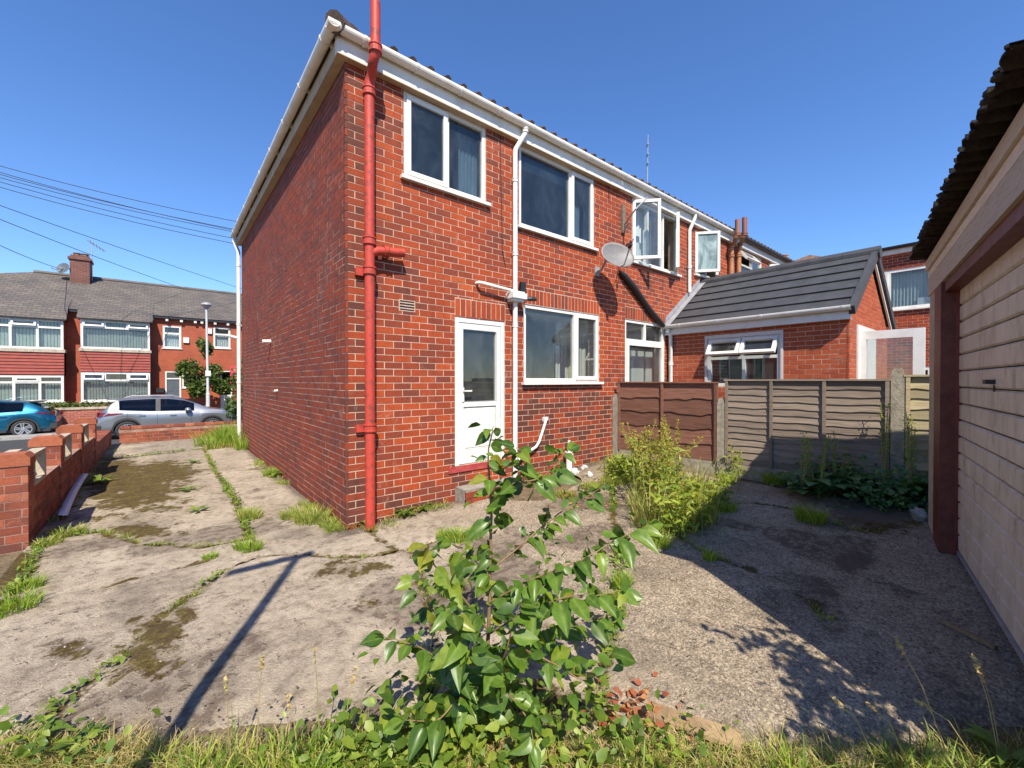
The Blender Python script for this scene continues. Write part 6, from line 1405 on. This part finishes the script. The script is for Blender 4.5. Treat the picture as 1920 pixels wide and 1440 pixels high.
# ---- grass in the joints of the slabs
spec = []; green = []
for k, s in enumerate(SEAMS):
    for a, b in zip(s, s[1:]):
        L = (b-a).length; n = int(L/.05)+1
        for i in range(n):
            t = rng.rand(); x, y = a[0]+(b[0]-a[0])*t+rng.randn()*.02, a[1]+(b[1]-a[1])*t+rng.randn()*.02
            dens = vnoise(np.array([x]), np.array([y]), 1.6, 77)[0]
            if k in (2, 8, 9): dens -= .25
            if dens < .34 or (x > X0 and y > YW): continue
            row = (x, y, gz(x, y)-.025, 10+22*(dens-.4), .035, .035+.06*dens*rng.rand(), .005, 1.0)
            (green if rng.rand() < .6 else spec).append(row)
grass_stuff('joint_grass', spec, 'grass', 'dry grass growing in the joints of the concrete')
grass_stuff('joint_weeds', green, 'grass_green', 'bright green weeds growing in the joints of the concrete')
C = []
for k, s in enumerate(SEAMS):
    if k in (2, 8, 9): continue
    for a, b in zip(s, s[1:]):
        for i in range(int((b-a).length/.010)):
            t = rng.rand(); x, y = a[0]+(b[0]-a[0])*t+rng.randn()*.03, a[1]+(b[1]-a[1])*t+rng.randn()*.03
            if vnoise(np.array([x]), np.array([y]), 1.3, 55)[0] > .47 and not (x > X0 and y > YW): C.append((x, y, gz(x, y)+.012+.02*rng.rand()))
V, Fq = leaf_cloud(C, .035, 1.0, .5); stuff(np_mesh('joint_leaves', V, Fq, 'leaf_small'), 'small leafy weeds hugging the slab joints', 'weed')
# ---- weeds at the foot of the walls
spec = []
for _ in range(150):     # side wall
    y = YW+rng.rand()**1.3*(YF-YW); x = X0-.03-abs(rng.randn())*.09; d = vnoise(np.array([x]), np.array([y]), .9, 5)[0]
    if d < .4: continue
    spec.append((x, y, -.015, 26, .06, .05+.16*(d-.3)*rng.rand(), .006, .9))
for _ in range(60):
    x = X0+rng.rand()*4.6; y = YW-.04-abs(rng.randn())*.12; d = vnoise(np.array([x]), np.array([y]), 1.4, 9)[0]
    if d > .45: spec.append((x, y, gz(x, y)-.015, 22, .07, .06+.10*rng.rand(), .006, .9))
for _ in range(40):
    y = 6.4+rng.rand()*8; spec.append((XB+.03+abs(rng.randn())*.05, y, -.01, 18, .05, .05+.06*rng.rand(), .006, .9))
grass_stuff('wall_foot_grass', spec, 'grass', 'dry grass growing along the foot of the brick walls')
TF = [
    (585, 975, 420, .20, .17, 'grass', 'dry grassy tuft against the side wall near the house corner', ((550, 968, .7), (620, 985, .6))),
    (512, 890, 260, .15, .14, 'grass_green', 'green tuft halfway along the foot of the brick side wall', ()),
    (470, 970, 240, .13, .12, 'grass', 'loose dry tuft on the drive beside the weedy joint', ((464, 964, .8),)),
    (470, 1030, 200, .10, .10, 'grass_green', 'low green tuft where two joints meet by the post shadow', ((455, 1026, .8),)),
    (395, 1045, 120, .06, .06, 'grass_green', 'tiny green tuft at the left end of the crossbar shadow', ()),
    (130, 1000, 220, .14, .10, 'grass', 'scruffy tuft at the foot of the nearest wall pillar', ((90, 1020, .8),)),
    (25, 1140, 260, .14, .13, 'grass_green', 'green tuft at the left edge of the picture beside the slab', ((50, 1100, .7),)),
    (1520, 975, 380, .13, .17, 'grass_green', 'spiky grass tuft in the shade at the edge of the sunlight', ()),
    (1330, 1048, 90, .05, .12, 'grass_green', 'small thin tuft on the shadow edge in the middle of the concrete', ()),
    (1165, 1100, 200, .07, .12, 'grass_green', 'yellow green tuft right of the leafy sapling', ((1155, 1130, .8),)),
    (1235, 1020, 260, .10, .13, 'grass_green', 'bright tuft in front of the tall weeds', ()),
    (845, 1110, 330, .09, .13, 'grass', 'yellow grass tuft just left of the sapling stem', ((860, 1060, .8), (835, 1170, .8))),
    (860, 1010, 300, .12, .12, 'grass_green', 'grassy weeds in front of the back step', ((835, 1006, .8), (890, 1006, .8))),
    (1150, 905, 420, .18, .14, 'grass', 'long pale grass at the foot of the wall right of the gully', ((1110, 915, .8), (1060, 930, .7))),
    (1365, 905, 200, .09, .18, 'grass_green', 'green tuft at the foot of the concrete post between the panels', ()),
    (1360, 955, 260, .12, .12, 'grass_green', 'low grass spilling onto the shaded concrete below the fence', ((1320, 960, 1.0),)),
    (1450, 905, 300, .13, .18, 'grass_green', 'grass below the grey fence panel beside the dock leaves', ((1480, 905, .8),)),
]
for px, py, n, sp, h, mt, lb, ex in TF: tuft(px, py, n, sp, h, mt, lb, extra=ex)
# leafy rosettes
def rosette(px, py, n, L, mat, label, up=.5, name='weed', cat='weed', wid=.28, group='leafy weeds'):
    p = on_g(px, py); mb = MB(); rs = random.Random(int(px*7+py))
    for i in range(n):
        a = 2*math.pi*i/n+rs.uniform(-.4, .4); d = Vector((math.cos(a), math.sin(a), 0)); s = Vector((-d.y, d.x, 0)); l = L*rs.uniform(.55, 1.15); u = up*rs.uniform(.4, 1.5); V = []
        for t, w in ((0, .12), (.25, .6), (.5, 1), (.75, .75), (1, .05)):
            c = p+d*l*t+ZZ*(l*u*(t-.75*t*t)+.01); V += [c-s*w*l*wid*.6+ZZ*.02*w*l*3, c, c+s*w*l*wid*.6+ZZ*.02*w*l*3]
        b = len(mb.v); mb.v += [tuple(v) for v in V]
        for k in range(4): mb.f += [(b+3*k, b+3*k+1, b+3*k+4, b+3*k+3), (b+3*k+1, b+3*k+2, b+3*k+5, b+3*k+4)]
    return tag(mb.build(name, mat, None, True), label, cat, group)
rosette(188, 905, 16, .26, 'leaf_small', 'bright green leafy weed beside the white plastic trim', .7)
rosette(760, 965, 14, .2, 'leaf_small', 'leafy weed at the wall foot right of the red pipe', .8)
rosette(790, 955, 12, .16, 'leaf_small', 'paler leafy weed at the wall foot nearer the step', .8)
rosette(350, 920, 9, .16, 'leaf_small', 'small flat weed on the mossy part of the drive', .5)
rosette(370, 958, 9, .15, 'leaf_small', 'small flat weed between moss and weedy joint', .5)
rosette(365, 868, 9, .2, 'leaf_small', 'weed on the far drive left of the weedy joint', .5)
rosette(515, 893, 10, .22, 'leaf_small', 'dark leafy weed at the foot of the side wall', .9)
rosette(672, 985, 10, .12, 'leaf_small', 'little leafy weed between house corner and red pipe', 1.0)
rosette(70, 1395, 12, .12, 'leaf_small', 'broad leafed weed in the bottom left corner', .8)
rosette(150, 1398, 12, .10, 'leaf_small', 'yellowish broad leafed weed near the bottom left corner', .6)
rosette(1885, 1430, 9, .14, 'leaf_small', 'round leafed weed in the bottom right corner', 1.2)
# ---- tall flowering weeds by the fence
def stems_plant(name, bases, hmin, hmax, label, cat='weed', lean=.18, leafmat='weed_leaf', topmat='weed_yellow', leafsize=.06, nl=34, nt=46, top_frac=.35):
    c0 = on_g(*bases[0]); t = thing(name, tuple(c0), label, cat); st = MB(); LC, TC = [], []
    for b in bases:
        p = on_g(*b[:2]); h = (b[2] if len(b) > 2 else rng.uniform(hmin, hmax)); dx, dy = rng.randn(2)*lean*h
        pts = [p+Vector((dx*u*u, dy*u*u, h*u-.02)) for u in (0, .3, .6, .85, 1.0)]; st.tube(pts, [.006, .005, .004, .003, .002], 5, False)
        for i in range(nl):
            u = rng.rand()*.85; q = p+Vector((dx*u*u, dy*u*u, h*u)); r = leafsize*(1.6-u); LC.append((q.x+rng.randn()*r*.8, q.y+rng.randn()*r*.8, q.z+rng.randn()*.02+.02))
        for i in range(nt):
            u = 1-top_frac*rng.rand()**1.2; q = p+Vector((dx*u*u, dy*u*u, h*u)); r = .035*(1.15-u)*3; TC.append((q.x+rng.randn()*r*.5, q.y+rng.randn()*r*.5, q.z+rng.randn()*.01))
    st.build('stems', 'stem_green', t)
    V, Fq = leaf_cloud(LC, leafsize*1.25, .3, 1.0, .13); np_mesh('leaves', V, Fq, leafmat, t)['kind'] = 'stuff'
    if TC: V, Fq = leaf_cloud(TC, .022, .5, 1.5); np_mesh('flower_heads', V, Fq, topmat, t)['kind'] = 'stuff'
    return t
stems_plant('tall_weed', [(1195+rng.rand()*75, 905+rng.rand()*55) for _ in range(60)], .45, 1.02, 'tall yellow flowering weeds in front of the brown fence panel', nl=30)
stems_plant('tall_weed', [(1225+rng.rand()*95, 950+rng.rand()*55) for _ in range(40)], .22, .5, 'mass of yellow green weeds spilling over the slab joint', leafsize=.07, nl=44, nt=14)
stems_plant('tall_weed', [(1300+rng.rand()*60, 915+rng.rand()*40) for _ in range(22)], .14, .32, 'lower green weeds right of the yellow flowering weeds', leafsize=.06, nl=40, nt=6)
stems_plant('tall_weed', [(1150+rng.rand()*50, 880+rng.rand()*25) for _ in range(30)], .14, .36, 'bushy bright green weeds in the corner of wall and fence', leafsize=.07, nl=44, nt=3)
stems_plant('tall_weed', [(1372+rng.rand()*14, 890+rng.rand()*12) for _ in range(6)], .35, .6, 'thin weed climbing the concrete post between the panels', nl=20, nt=6)
spec = []
for _ in range(60):
    p = on_g(rng.uniform(1190, 1345), rng.uniform(915, 1000)); spec.append((p.x, p.y, p.z-.02, 22, .09, rng.uniform(.2, .55), .008, .45))
for _ in range(30):
    p = on_g(rng.uniform(1140, 1215), rng.uniform(868, 905)); spec.append((p.x, p.y, p.z-.02, 26, .09, rng.uniform(.2, .42), .008, .5))
grass_stuff('weed_grass', spec, 'grass_mix', 'long yellow green grass tangled through the weeds by the fence')
# ---- docks in the garage shadow
def dock(bases, label, L=.3, hs=.8):
    p0 = on_g(*bases[0]); t = thing('dock_plant', tuple(p0), label, 'plant', 'docks in the garage shade'); rs = random.Random(int(bases[0][0]))
    TC = []; st = MB()
    for b in bases:
        p = on_g(*b); n = 15
        for i in range(n):
            a = 2*math.pi*i/n+rs.uniform(-.4, .4); d = Vector((math.cos(a), math.sin(a), 0)); s = Vector((-d.y, d.x, 0)); l = L*rs.uniform(.6, 1.2); u = rs.uniform(.7, 2.1); mb = MB(); V = []
            for tt, w in ((0, .06), (.12, .08), (.25, .5), (.5, 1), (.75, .8), (.92, .35), (1, .04)):
                c = p+d*l*tt+ZZ*(l*u*(tt-.7*tt*tt)+.02); V += [c-s*w*l*.24+ZZ*.03*w*l, c, c+s*w*l*.24+ZZ*.03*w*l]
            mb.v = [tuple(v) for v in V]
            for k in range(6): mb.f += [(3*k, 3*k+1, 3*k+4, 3*k+3), (3*k+1, 3*k+2, 3*k+5, 3*k+4)]
            mb.build('leaf', 'leaf_dock', t, True)
        for i in range(4):
            h = hs*rs.uniform(.6, 1.1); dx, dy = rs.gauss(0, .1), rs.gauss(0, .1); st.tube([p, p+Vector((dx*.5, dy*.5, h*.5)), p+Vector((dx, dy, h))], [.006, .005, .003], 5, False)
            for k in range(60): u = 1-.5*rs.random(); TC.append((p.x+dx*u+rs.gauss(0, .018), p.y+dy*u+rs.gauss(0, .018), p.z+h*u))
    st.build('stalks', 'stem_green', t); V, Fq = leaf_cloud(TC, .022, .4, 1.5); np_mesh('seed_heads', V, Fq, 'weed_leaf', t)['kind'] = 'stuff'
dock([(1535, 935), (1570, 925), (1500, 930)], 'dark green dock plant in the shade below the grey fence panel', .36, .75)
dock([(1655, 935), (1705, 945), (1625, 920), (1680, 915)], 'tangle of dark docks with seed spikes next to the garage post', .42, 1.05)
C = []
for b in ((1560, 915), (1600, 925), (1640, 945), (1690, 950), (1720, 940), (1520, 925)):
    p = on_g(*b)
    for i in range(260): C.append((p.x+rng.randn()*.17, p.y+rng.randn()*.13, p.z+abs(rng.randn())*.19))
V, Fq = leaf_cloud(C, .06, .6, .9); stuff(np_mesh('shade_undergrowth', V, Fq, 'leaf_dock'), 'dark low undergrowth in the garage shadow below the fence', 'undergrowth')
# ---- grass and bush at the far corner of the side wall
p = on_g(432, 826); spec = [(X0-.25+rng.randn()*.22, YF+.25+rng.randn()*.45, .0, 60, .14, rng.uniform(.25, .6), .012, .5) for _ in range(34)]
V, Fq = blades(spec); tag(np_mesh('grass_clump', V, Fq, 'grass_green'), 'tall sunlit grass clump at the far corner of the side wall', 'grass clump')
spec = [(X0-.35+rng.randn()*.22, YF-.1+rng.randn()*.25, .0, 40, .12, rng.uniform(.08, .22), .01, .8) for _ in range(14)]
V, Fq = blades(spec); tag(np_mesh('grass_clump', V, Fq, 'grass_dry'), 'dry straw coloured grass at the foot of the far downpipe', 'grass clump')
# ---- trees across the street
def tree(name, c, r, h, label, n=2600, lsz=.16, seed=1, trunk=True, cat='tree', blobs=9):
    rs = np.random.RandomState(seed); t = thing(name, (c[0], c[1], c[2]), label, cat); C = []
    for b in range(blobs):
        bc = np.array([c[0]+rs.randn()*r*.42, c[1]+rs.randn()*r*.35, c[2]+h*(.45+.45*rs.rand())]); br = r*(.35+.35*rs.rand())
        d = rs.randn(n//blobs, 3); d /= np.linalg.norm(d, axis=1)[:, None]; C.append(bc+d*br*(0.55+.5*rs.rand(n//blobs))[:, None])
    V, Fq = leaf_cloud(np.concatenate(C), lsz, .5, 1.2); np_mesh('crown', V, Fq, 'leaf_tree', t)
    if trunk:
        mb = MB(); mb.tube([(c[0], c[1], c[2]-.1), (c[0]+.05, c[1], c[2]+h*.4), (c[0]-.03, c[1], c[2]+h*.75)], [.09, .07, .03], 8)
        for k in range(5): a = rs.rand()*6.28; mb.tube([(c[0]+.02, c[1], c[2]+h*(.35+.08*k)), (c[0]+math.cos(a)*r*.5, c[1]+math.sin(a)*r*.4, c[2]+h*(.55+.08*k))], [.035, .012], 6)
        mb.build('trunk', 'bark', t)
    return t
tc = on_y(388, 765, 28.2); tree('small_tree', (tc.x, 28.2, ZS), .85, 3.1, 'small bushy green tree behind the street lamp', 3600, .17, 3)
tc2 = on_y(383, 660, 28.2); tree('climber', (tc2.x, 28.6, tc2.z-1.2), .5, 2.2, 'thin sprays of pale leaves above the bushy tree', 420, .16, 5, False, 'plant', 6)
tc3 = on_y(450, 720, 28.0); tree('small_tree', (tc3.x+.7, 28.0, ZS), 1.1, 3.9, 'green shrub half hidden by the white downpipe corner', 2600, .17, 6)
tc4 = on_y(446, 795, 17.0); tree('shrub', (tc4.x+.3, 17.0, -.6), .6, 1.7, 'dark low shrub by the pavement beyond the grass clump', 900, .12, 7)

# ---- leafy sapling in the foreground: every leaf is a piece of its own
def leaf_mesh(curl, fold, sway, w=.62):
    mb = MB(); rows = [(-.16, .012), (-.03, .014), (0, .10), (.05, .40), (.16, .82), (.32, 1.0), (.5, .90), (.68, .64), (.84, .33), (.94, .13), (1.0, .01)]
    for t, k in rows:
        for q in (-1, -.5, 0, .5, 1):
            x = q*k*w*.5; tt = max(0, t); z = -curl*tt*tt+fold*abs(q)*k*.5*w*(1-.4*tt)+.02*math.sin(tt*14+q*2)*abs(q)*k - (.012 if q == 0 and t > .02 else 0)
            y = t-(.045*abs(q) if t in (0, .05) else 0); mb.v.append((x+sway*tt*tt, y, z))
    for i in range(len(rows)-1):
        for j in range(4): a = i*5+j; mb.f.append((a, a+1, a+6, a+5))
    me = bpy.data.meshes.new('leaf'); me.from_pydata(mb.v, [], mb.f); me.update(); me.materials.append(M['lilac'])
    ca_ = me.color_attributes.new('rib', 'FLOAT_COLOR', 'POINT'); ca_.data.foreach_set('color', [c for i in range(len(mb.v)) for c in [(1.0, .42, 0.12)[abs(i % 5-2)]]*3+[1.0]]); me.polygons.foreach_set('use_smooth', [True]*len(me.polygons)); return me
LM = [leaf_mesh(*a) for a in ((.10, .25, .05), (.30, .5, -.06), (.2, .75, .08), (.45, .35, 0), (.05, .15, -.08), (.35, .9, .05))]
base = on_g(905, 1345); D0 = (base-CAM).dot(FV)
sap = thing('sapling', tuple(base), 'leafy green sapling with large heart shaped leaves in the middle foreground', 'shrub')
STM = [   # pixel paths with depth offsets towards (-) or away from (+) the camera
    [(905, 1350, 0), (912, 1250, .02), (917, 1150, .03), (919, 1060, .05), (921, 960, .08), (917, 890, .06), (916, 850, .05), (924, 806, .04)],
    [(919, 1070, .05), (985, 1015, .12), (1045, 965, .2), (1090, 938, .28), (1125, 915, .34)],
    [(917, 1130, .03), (990, 1090, -.05), (1090, 1050, -.1), (1150, 1015, -.05), (1215, 985, .05)],
    [(914, 1190, .02), (985, 1150, -.12), (1060, 1120, -.2), (1130, 1115, -.22), (1165, 1105, -.2)],
    [(914, 1180, .02), (860, 1110, -.05), (815, 1060, -.12), (800, 1020, -.16)],
    [(912, 1215, .0), (850, 1180, .12), (800, 1130, .2), (775, 1090, .25)],
    [(910, 1240, .0), (960, 1215, -.2), (1040, 1245, -.3), (1100, 1275, -.34), (1145, 1225, -.36)],
    [(908, 1270, 0), (840, 1250, -.16), (790, 1215, -.22), (725, 1195, -.25)],
    [(907, 1290, 0), (950, 1300, -.24), (990, 1350, -.32), (1000, 1395, -.36)],
    [(907, 1300, 0), (860, 1310, -.22), (820, 1350, -.3), (760, 1350, -.3)],
    [(906, 1320, 0), (830, 1330, -.06), (740, 1370, -.1), (660, 1400, -.1)],
    [(906, 1320, 0), (980, 1330, .1), (1060, 1320, .16), (1130, 1340, .2)],
    [(920, 950, .08), (955, 915, .02), (980, 880, -.02), (968, 838, -.04)],
    [(980, 905, 0), (1015, 895, .05), (1045, 870, .08), (1060, 845, .1)],
    [(918, 1100, .04), (890, 1050, .14), (850, 1020, .2)],
    [(913, 1230, .02), (990, 1180, .16), (1080, 1170, .25), (1150, 1150, .32)],
    [(910, 1260, 0), (940, 1240, -.3), (960, 1180, -.38), (975, 1130, -.4)],
    [(909, 1275, 0), (880, 1240, -.3), (870, 1190, -.36), (850, 1150, -.4)],
]
tmb = MB(); anchors = []
for k, s in enumerate(STM):
    P3 = [at_d(px, py, D0+dd) for px, py, dd in s]; r0 = .0125 if k == 0 else .0055; n = len(P3); fine = []
    for i in range(n-1):
        a0, a1, a2, a3 = P3[max(i-1, 0)], P3[i], P3[i+1], P3[min(i+2, n-1)]
        for t in np.linspace(0, 1, 6, endpoint=False): fine.append(.5*((2*a1)+(a2-a0)*t+(2*a0-5*a1+4*a2-a3)*t*t+(3*a1-a0-3*a2+a3)*t**3)+Vector(rng.randn(3)*.0012))
    fine.append(P3[-1]); tmb.tube(fine, [r0*(1-.75*i/(len(fine)-1)) for i in range(len(fine))], 6)
    L = 0; tot = sum((P3[i+1]-P3[i]).length for i in range(n-1)); acc = 0; nxt = tot*(.30 if k == 0 else .18); side = 1
    for i in range(len(fine)-1):
        d = fine[i+1]-fine[i]; acc += d.length
        while acc > nxt:
            for sgn in (1, -1):
                if rng.rand() < (.92 if k == 0 else .86): anchors.append((fine[i+1], d.normalized(), sgn, nxt/tot, k))
            nxt += .056 if k else .065
    anchors.append((fine[-1], d.normalized(), 0, 1.0, k)); anchors.append((fine[-1], d.normalized(), 2, 1.0, k))
tmb.build('stems', 'stem_red', sap, True)
tocam = (CAM-base); tocam.z = 0; tocam.normalize()
def put_leaf(p, dirv, nrm, size):
    y = dirv.normalized(); z = (nrm-y*nrm.dot(y)).normalized(); x = y.cross(z)
    o = bpy.data.objects.new('leaf', LM[rng.randint(len(LM))]); COL.objects.link(o); o.parent = sap
    mt = Matrix.Identity(4)
    for i in range(3): mt[i][0], mt[i][1], mt[i][2] = x[i]*size, y[i]*size, z[i]*size
    mt.translation = p+y*size*.16-BASE[sap.name]; o.matrix_local = mt
nleaf = 0; rng.shuffle(anchors) if False else random.Random(4).shuffle(anchors)
for p, d, sgn, t, k in anchors:
    if nleaf >= 295: break
    side = d.cross(ZZ).normalized() if abs(d.z) < .95 else Vector((math.cos(rng.rand()*6.28), math.sin(rng.rand()*6.28), 0))
    if k == 0: a = rng.rand()*6.28; side = Vector((math.cos(a), math.sin(a), 0))
    out = (side*sgn if sgn in (1, -1) else d)+d*.45+Vector(rng.randn(3)*.28); out.z = out.z*.3-rng.uniform(.05, .6)
    nrm = Vector((-.2, -.2, .7))+tocam*.55+Vector(rng.randn(3)*.33)
    sz = rng.uniform(.085, .142)*(1.0 if t < .85 else .8)*(0.85 if k == 0 and t > .7 else 1.0)
    put_leaf(p, out, nrm, sz); nleaf += 1
V, Fq = leaf_cloud([tuple(p+Vector(rng.randn(3)*.045)) for p, d, sgn, t, k in anchors for _ in range(2 if t < .8 else 1)], .055, .5, .8, .28); np_mesh('small_leaves', V, Fq, 'lilac', sap)['kind'] = 'stuff'
# undergrowth around the sapling
C = []
for _ in range(620):
    px = rng.normal(880, 150); py = rng.uniform(1300, 1470)
    if py < 1300+abs(px-900)*.18: continue
    p = on_g(px, py); C.append((p.x, p.y, p.z+.02+abs(rng.randn())*.09))
V, Fq = leaf_cloud(C, .055, .7, .7); stuff(np_mesh('undergrowth', V, Fq, 'leaf_small'), 'small leaved undergrowth round the base of the sapling', 'undergrowth')
C = []
for _ in range(260):
    px = rng.choice([rng.normal(660, 60), rng.normal(1200, 90), rng.normal(110, 60)]); py = rng.uniform(1365, 1450); p = on_g(px, py); C.append((p.x, p.y, p.z+.02+abs(rng.randn())*.05))
V, Fq = leaf_cloud(C, .042, .7, .7); stuff(np_mesh('creeping_weeds', V, Fq, 'leaf_small'), 'creeping leafy weeds in the grass along the bottom edge', 'weed')
C = []
for _ in range(90):
    px = rng.normal(1180, 45); py = rng.normal(1340, 25); p = on_g(px, py); C.append((p.x, p.y, p.z+.01+abs(rng.randn())*.02))
for _ in range(60):
    px = rng.normal(1085, 30); py = rng.normal(935, 14); p = on_g(px, py); C.append((p.x, p.y, p.z+.01+abs(rng.randn())*.02))
V, Fq = leaf_cloud(C, .042, .9, .9); stuff(np_mesh('dead_leaves', V, Fq, 'leaf_dead'), 'reddish brown dead leaves scattered on the concrete', 'leaves')
# grass stalks with seed heads, bottom right and bottom left
def stalks(items, label):
    mb, hd = MB(), []
    for px, py, tx_, ty_, dd in items:
        p = on_g(px, py); d = (p-CAM).dot(FV); q = at_d(tx_, ty_, d+dd); m_ = p.lerp(q, .6)+Vector((0, 0, .04)); mb.tube([p, m_, q], [.0025, .002, .0015], 4, False)
        for i in range(16): t = i/15; c = q.lerp(q+(q-m_).normalized()*.07, t); hd.append(tuple(c+Vector(rng.randn(3)*.003)))
    t = thing('grass_stalks', tuple(on_g(*items[0][:2])), label, 'grass'); mb.build('stalks', 'grass_dry', t); V, Fq = leaf_cloud(hd, .018, .4, 1.0); np_mesh('seed_heads', V, Fq, 'grass_dry', t)['kind'] = 'stuff'
stalks([(1780, 1425, 1695, 1225, .0), (1830, 1430, 1745, 1330, 0), (1875, 1430, 1835, 1260, 0), (1880, 1435, 1845, 1275, .02), (1640, 1425, 1585, 1330, 0), (1700, 1430, 1650, 1340, 0)], 'dry grass stalks with pale seed heads in the bottom right corner')
stalks([(600, 1420, 592, 1245, 0), (430, 1430, 425, 1300, 0), (480, 1430, 490, 1260, 0), (640, 1425, 660, 1280, 0), (560, 1430, 545, 1330, 0)], 'thin dry grass stalks left of the sapling')
# overhanging branch behind the camera, which throws the dappled shadow at bottom right
ob = thing('overhanging_branch', (1.9, -.6, 1.9), 'leafy branch overhead outside the view, seen only as dappled shadow', 'branch'); C = []; mb = MB()
cl = [(1390, 1195, 18), (1440, 1215, 30), (1480, 1205, 25), (1500, 1250, 40), (1560, 1240, 30), (1540, 1285, 45), (1590, 1300, 60), (1640, 1330, 55), (1560, 1350, 45), (1510, 1300, 30), (1600, 1370, 50), (1540, 1400, 40), (1680, 1380, 40), (1640, 1420, 40)]
for px, py, n in cl:
    gp_ = on_g(px, py); q = gp_-LD*((1.75+.5*rng.rand())/math.sin(SUN_EL))
    for i in range(n): C.append((q.x+rng.randn()*.075, q.y+rng.randn()*.075, q.z+rng.randn()*.06))
    mb.tube([(1.9, -.9, 1.7), ((q.x+1.9)/2+.03, (q.y-.9)/2, q.z+.1), tuple(q)], [.012, .008, .003], 5)
V, Fq = leaf_cloud(C, .062, .9, .5); np_mesh('leaves', V, Fq, 'lilac', ob)['kind'] = 'stuff'; mb.build('twigs', 'bark', ob)

# loose grit and crumbs on the concrete
GV, GF_ = [], []; ico = np.array([(1, 0, -.4), (-.5, .87, -.4), (-.5, -.87, -.4), (.1, 0, .6)]); fi = [(0, 1, 3), (1, 2, 3), (2, 0, 3)]
cnt_ = 0
for _ in range(5200):
    px, py = rng.uniform(-20, 1900), 900+540*rng.rand()**.7; p = on_g(px, py)
    if (p.x > X0-.02 and p.y > YW-.02) or p.x > 5.9 or p.x < -1.0: continue
    if vnoise(np.array([p.x]), np.array([p.y]), 1.5, 88)[0] < .42+.3*rng.rand(): continue
    s = .0022+.006*rng.rand()**3; a = rng.rand()*6.28; c, s_ = math.cos(a), math.sin(a)
    v = ico*s*(1+.4*rng.randn(4, 1)); GV.append(np.stack([v[:, 0]*c-v[:, 1]*s_+p.x, v[:, 0]*s_+v[:, 1]*c+p.y, v[:, 2]+p.z+.004+0.03*0], 1)); GF_ += [tuple(cnt_*4+k for k in f_) for f_ in fi]; cnt_ += 1
M['litter'] = leafmat('litter', [(0, (0.06, 0.04, 0.025)), (1, (0.16, 0.11, 0.06))], .9, .1)
M['grit'] = leafmat('grit', [(0, (0.08, 0.06, 0.045)), (0.6, (0.2, 0.165, 0.125)), (1, (0.42, 0.37, 0.3))], .9, .0)
stuff(np_mesh('loose_grit', np.concatenate(GV), GF_, 'grit'), 'loose grit and crumbs lying on the concrete yard', 'grit')
C = []
for _ in range(260):
    px, py = rng.uniform(0, 1750), 930+480*rng.rand()
    p = on_g(px, py)
    if (p.x > X0-.05 and p.y > YW-.05) or p.x > 5.9 or p.x < -1.0: continue
    C.append((p.x, p.y, p.z+.012))
V, Fq = leaf_cloud(C, .016, 1.4, .4); stuff(np_mesh('leaf_litter', V, Fq, 'litter'), 'tiny brown leaf scraps scattered over the yard', 'litter')
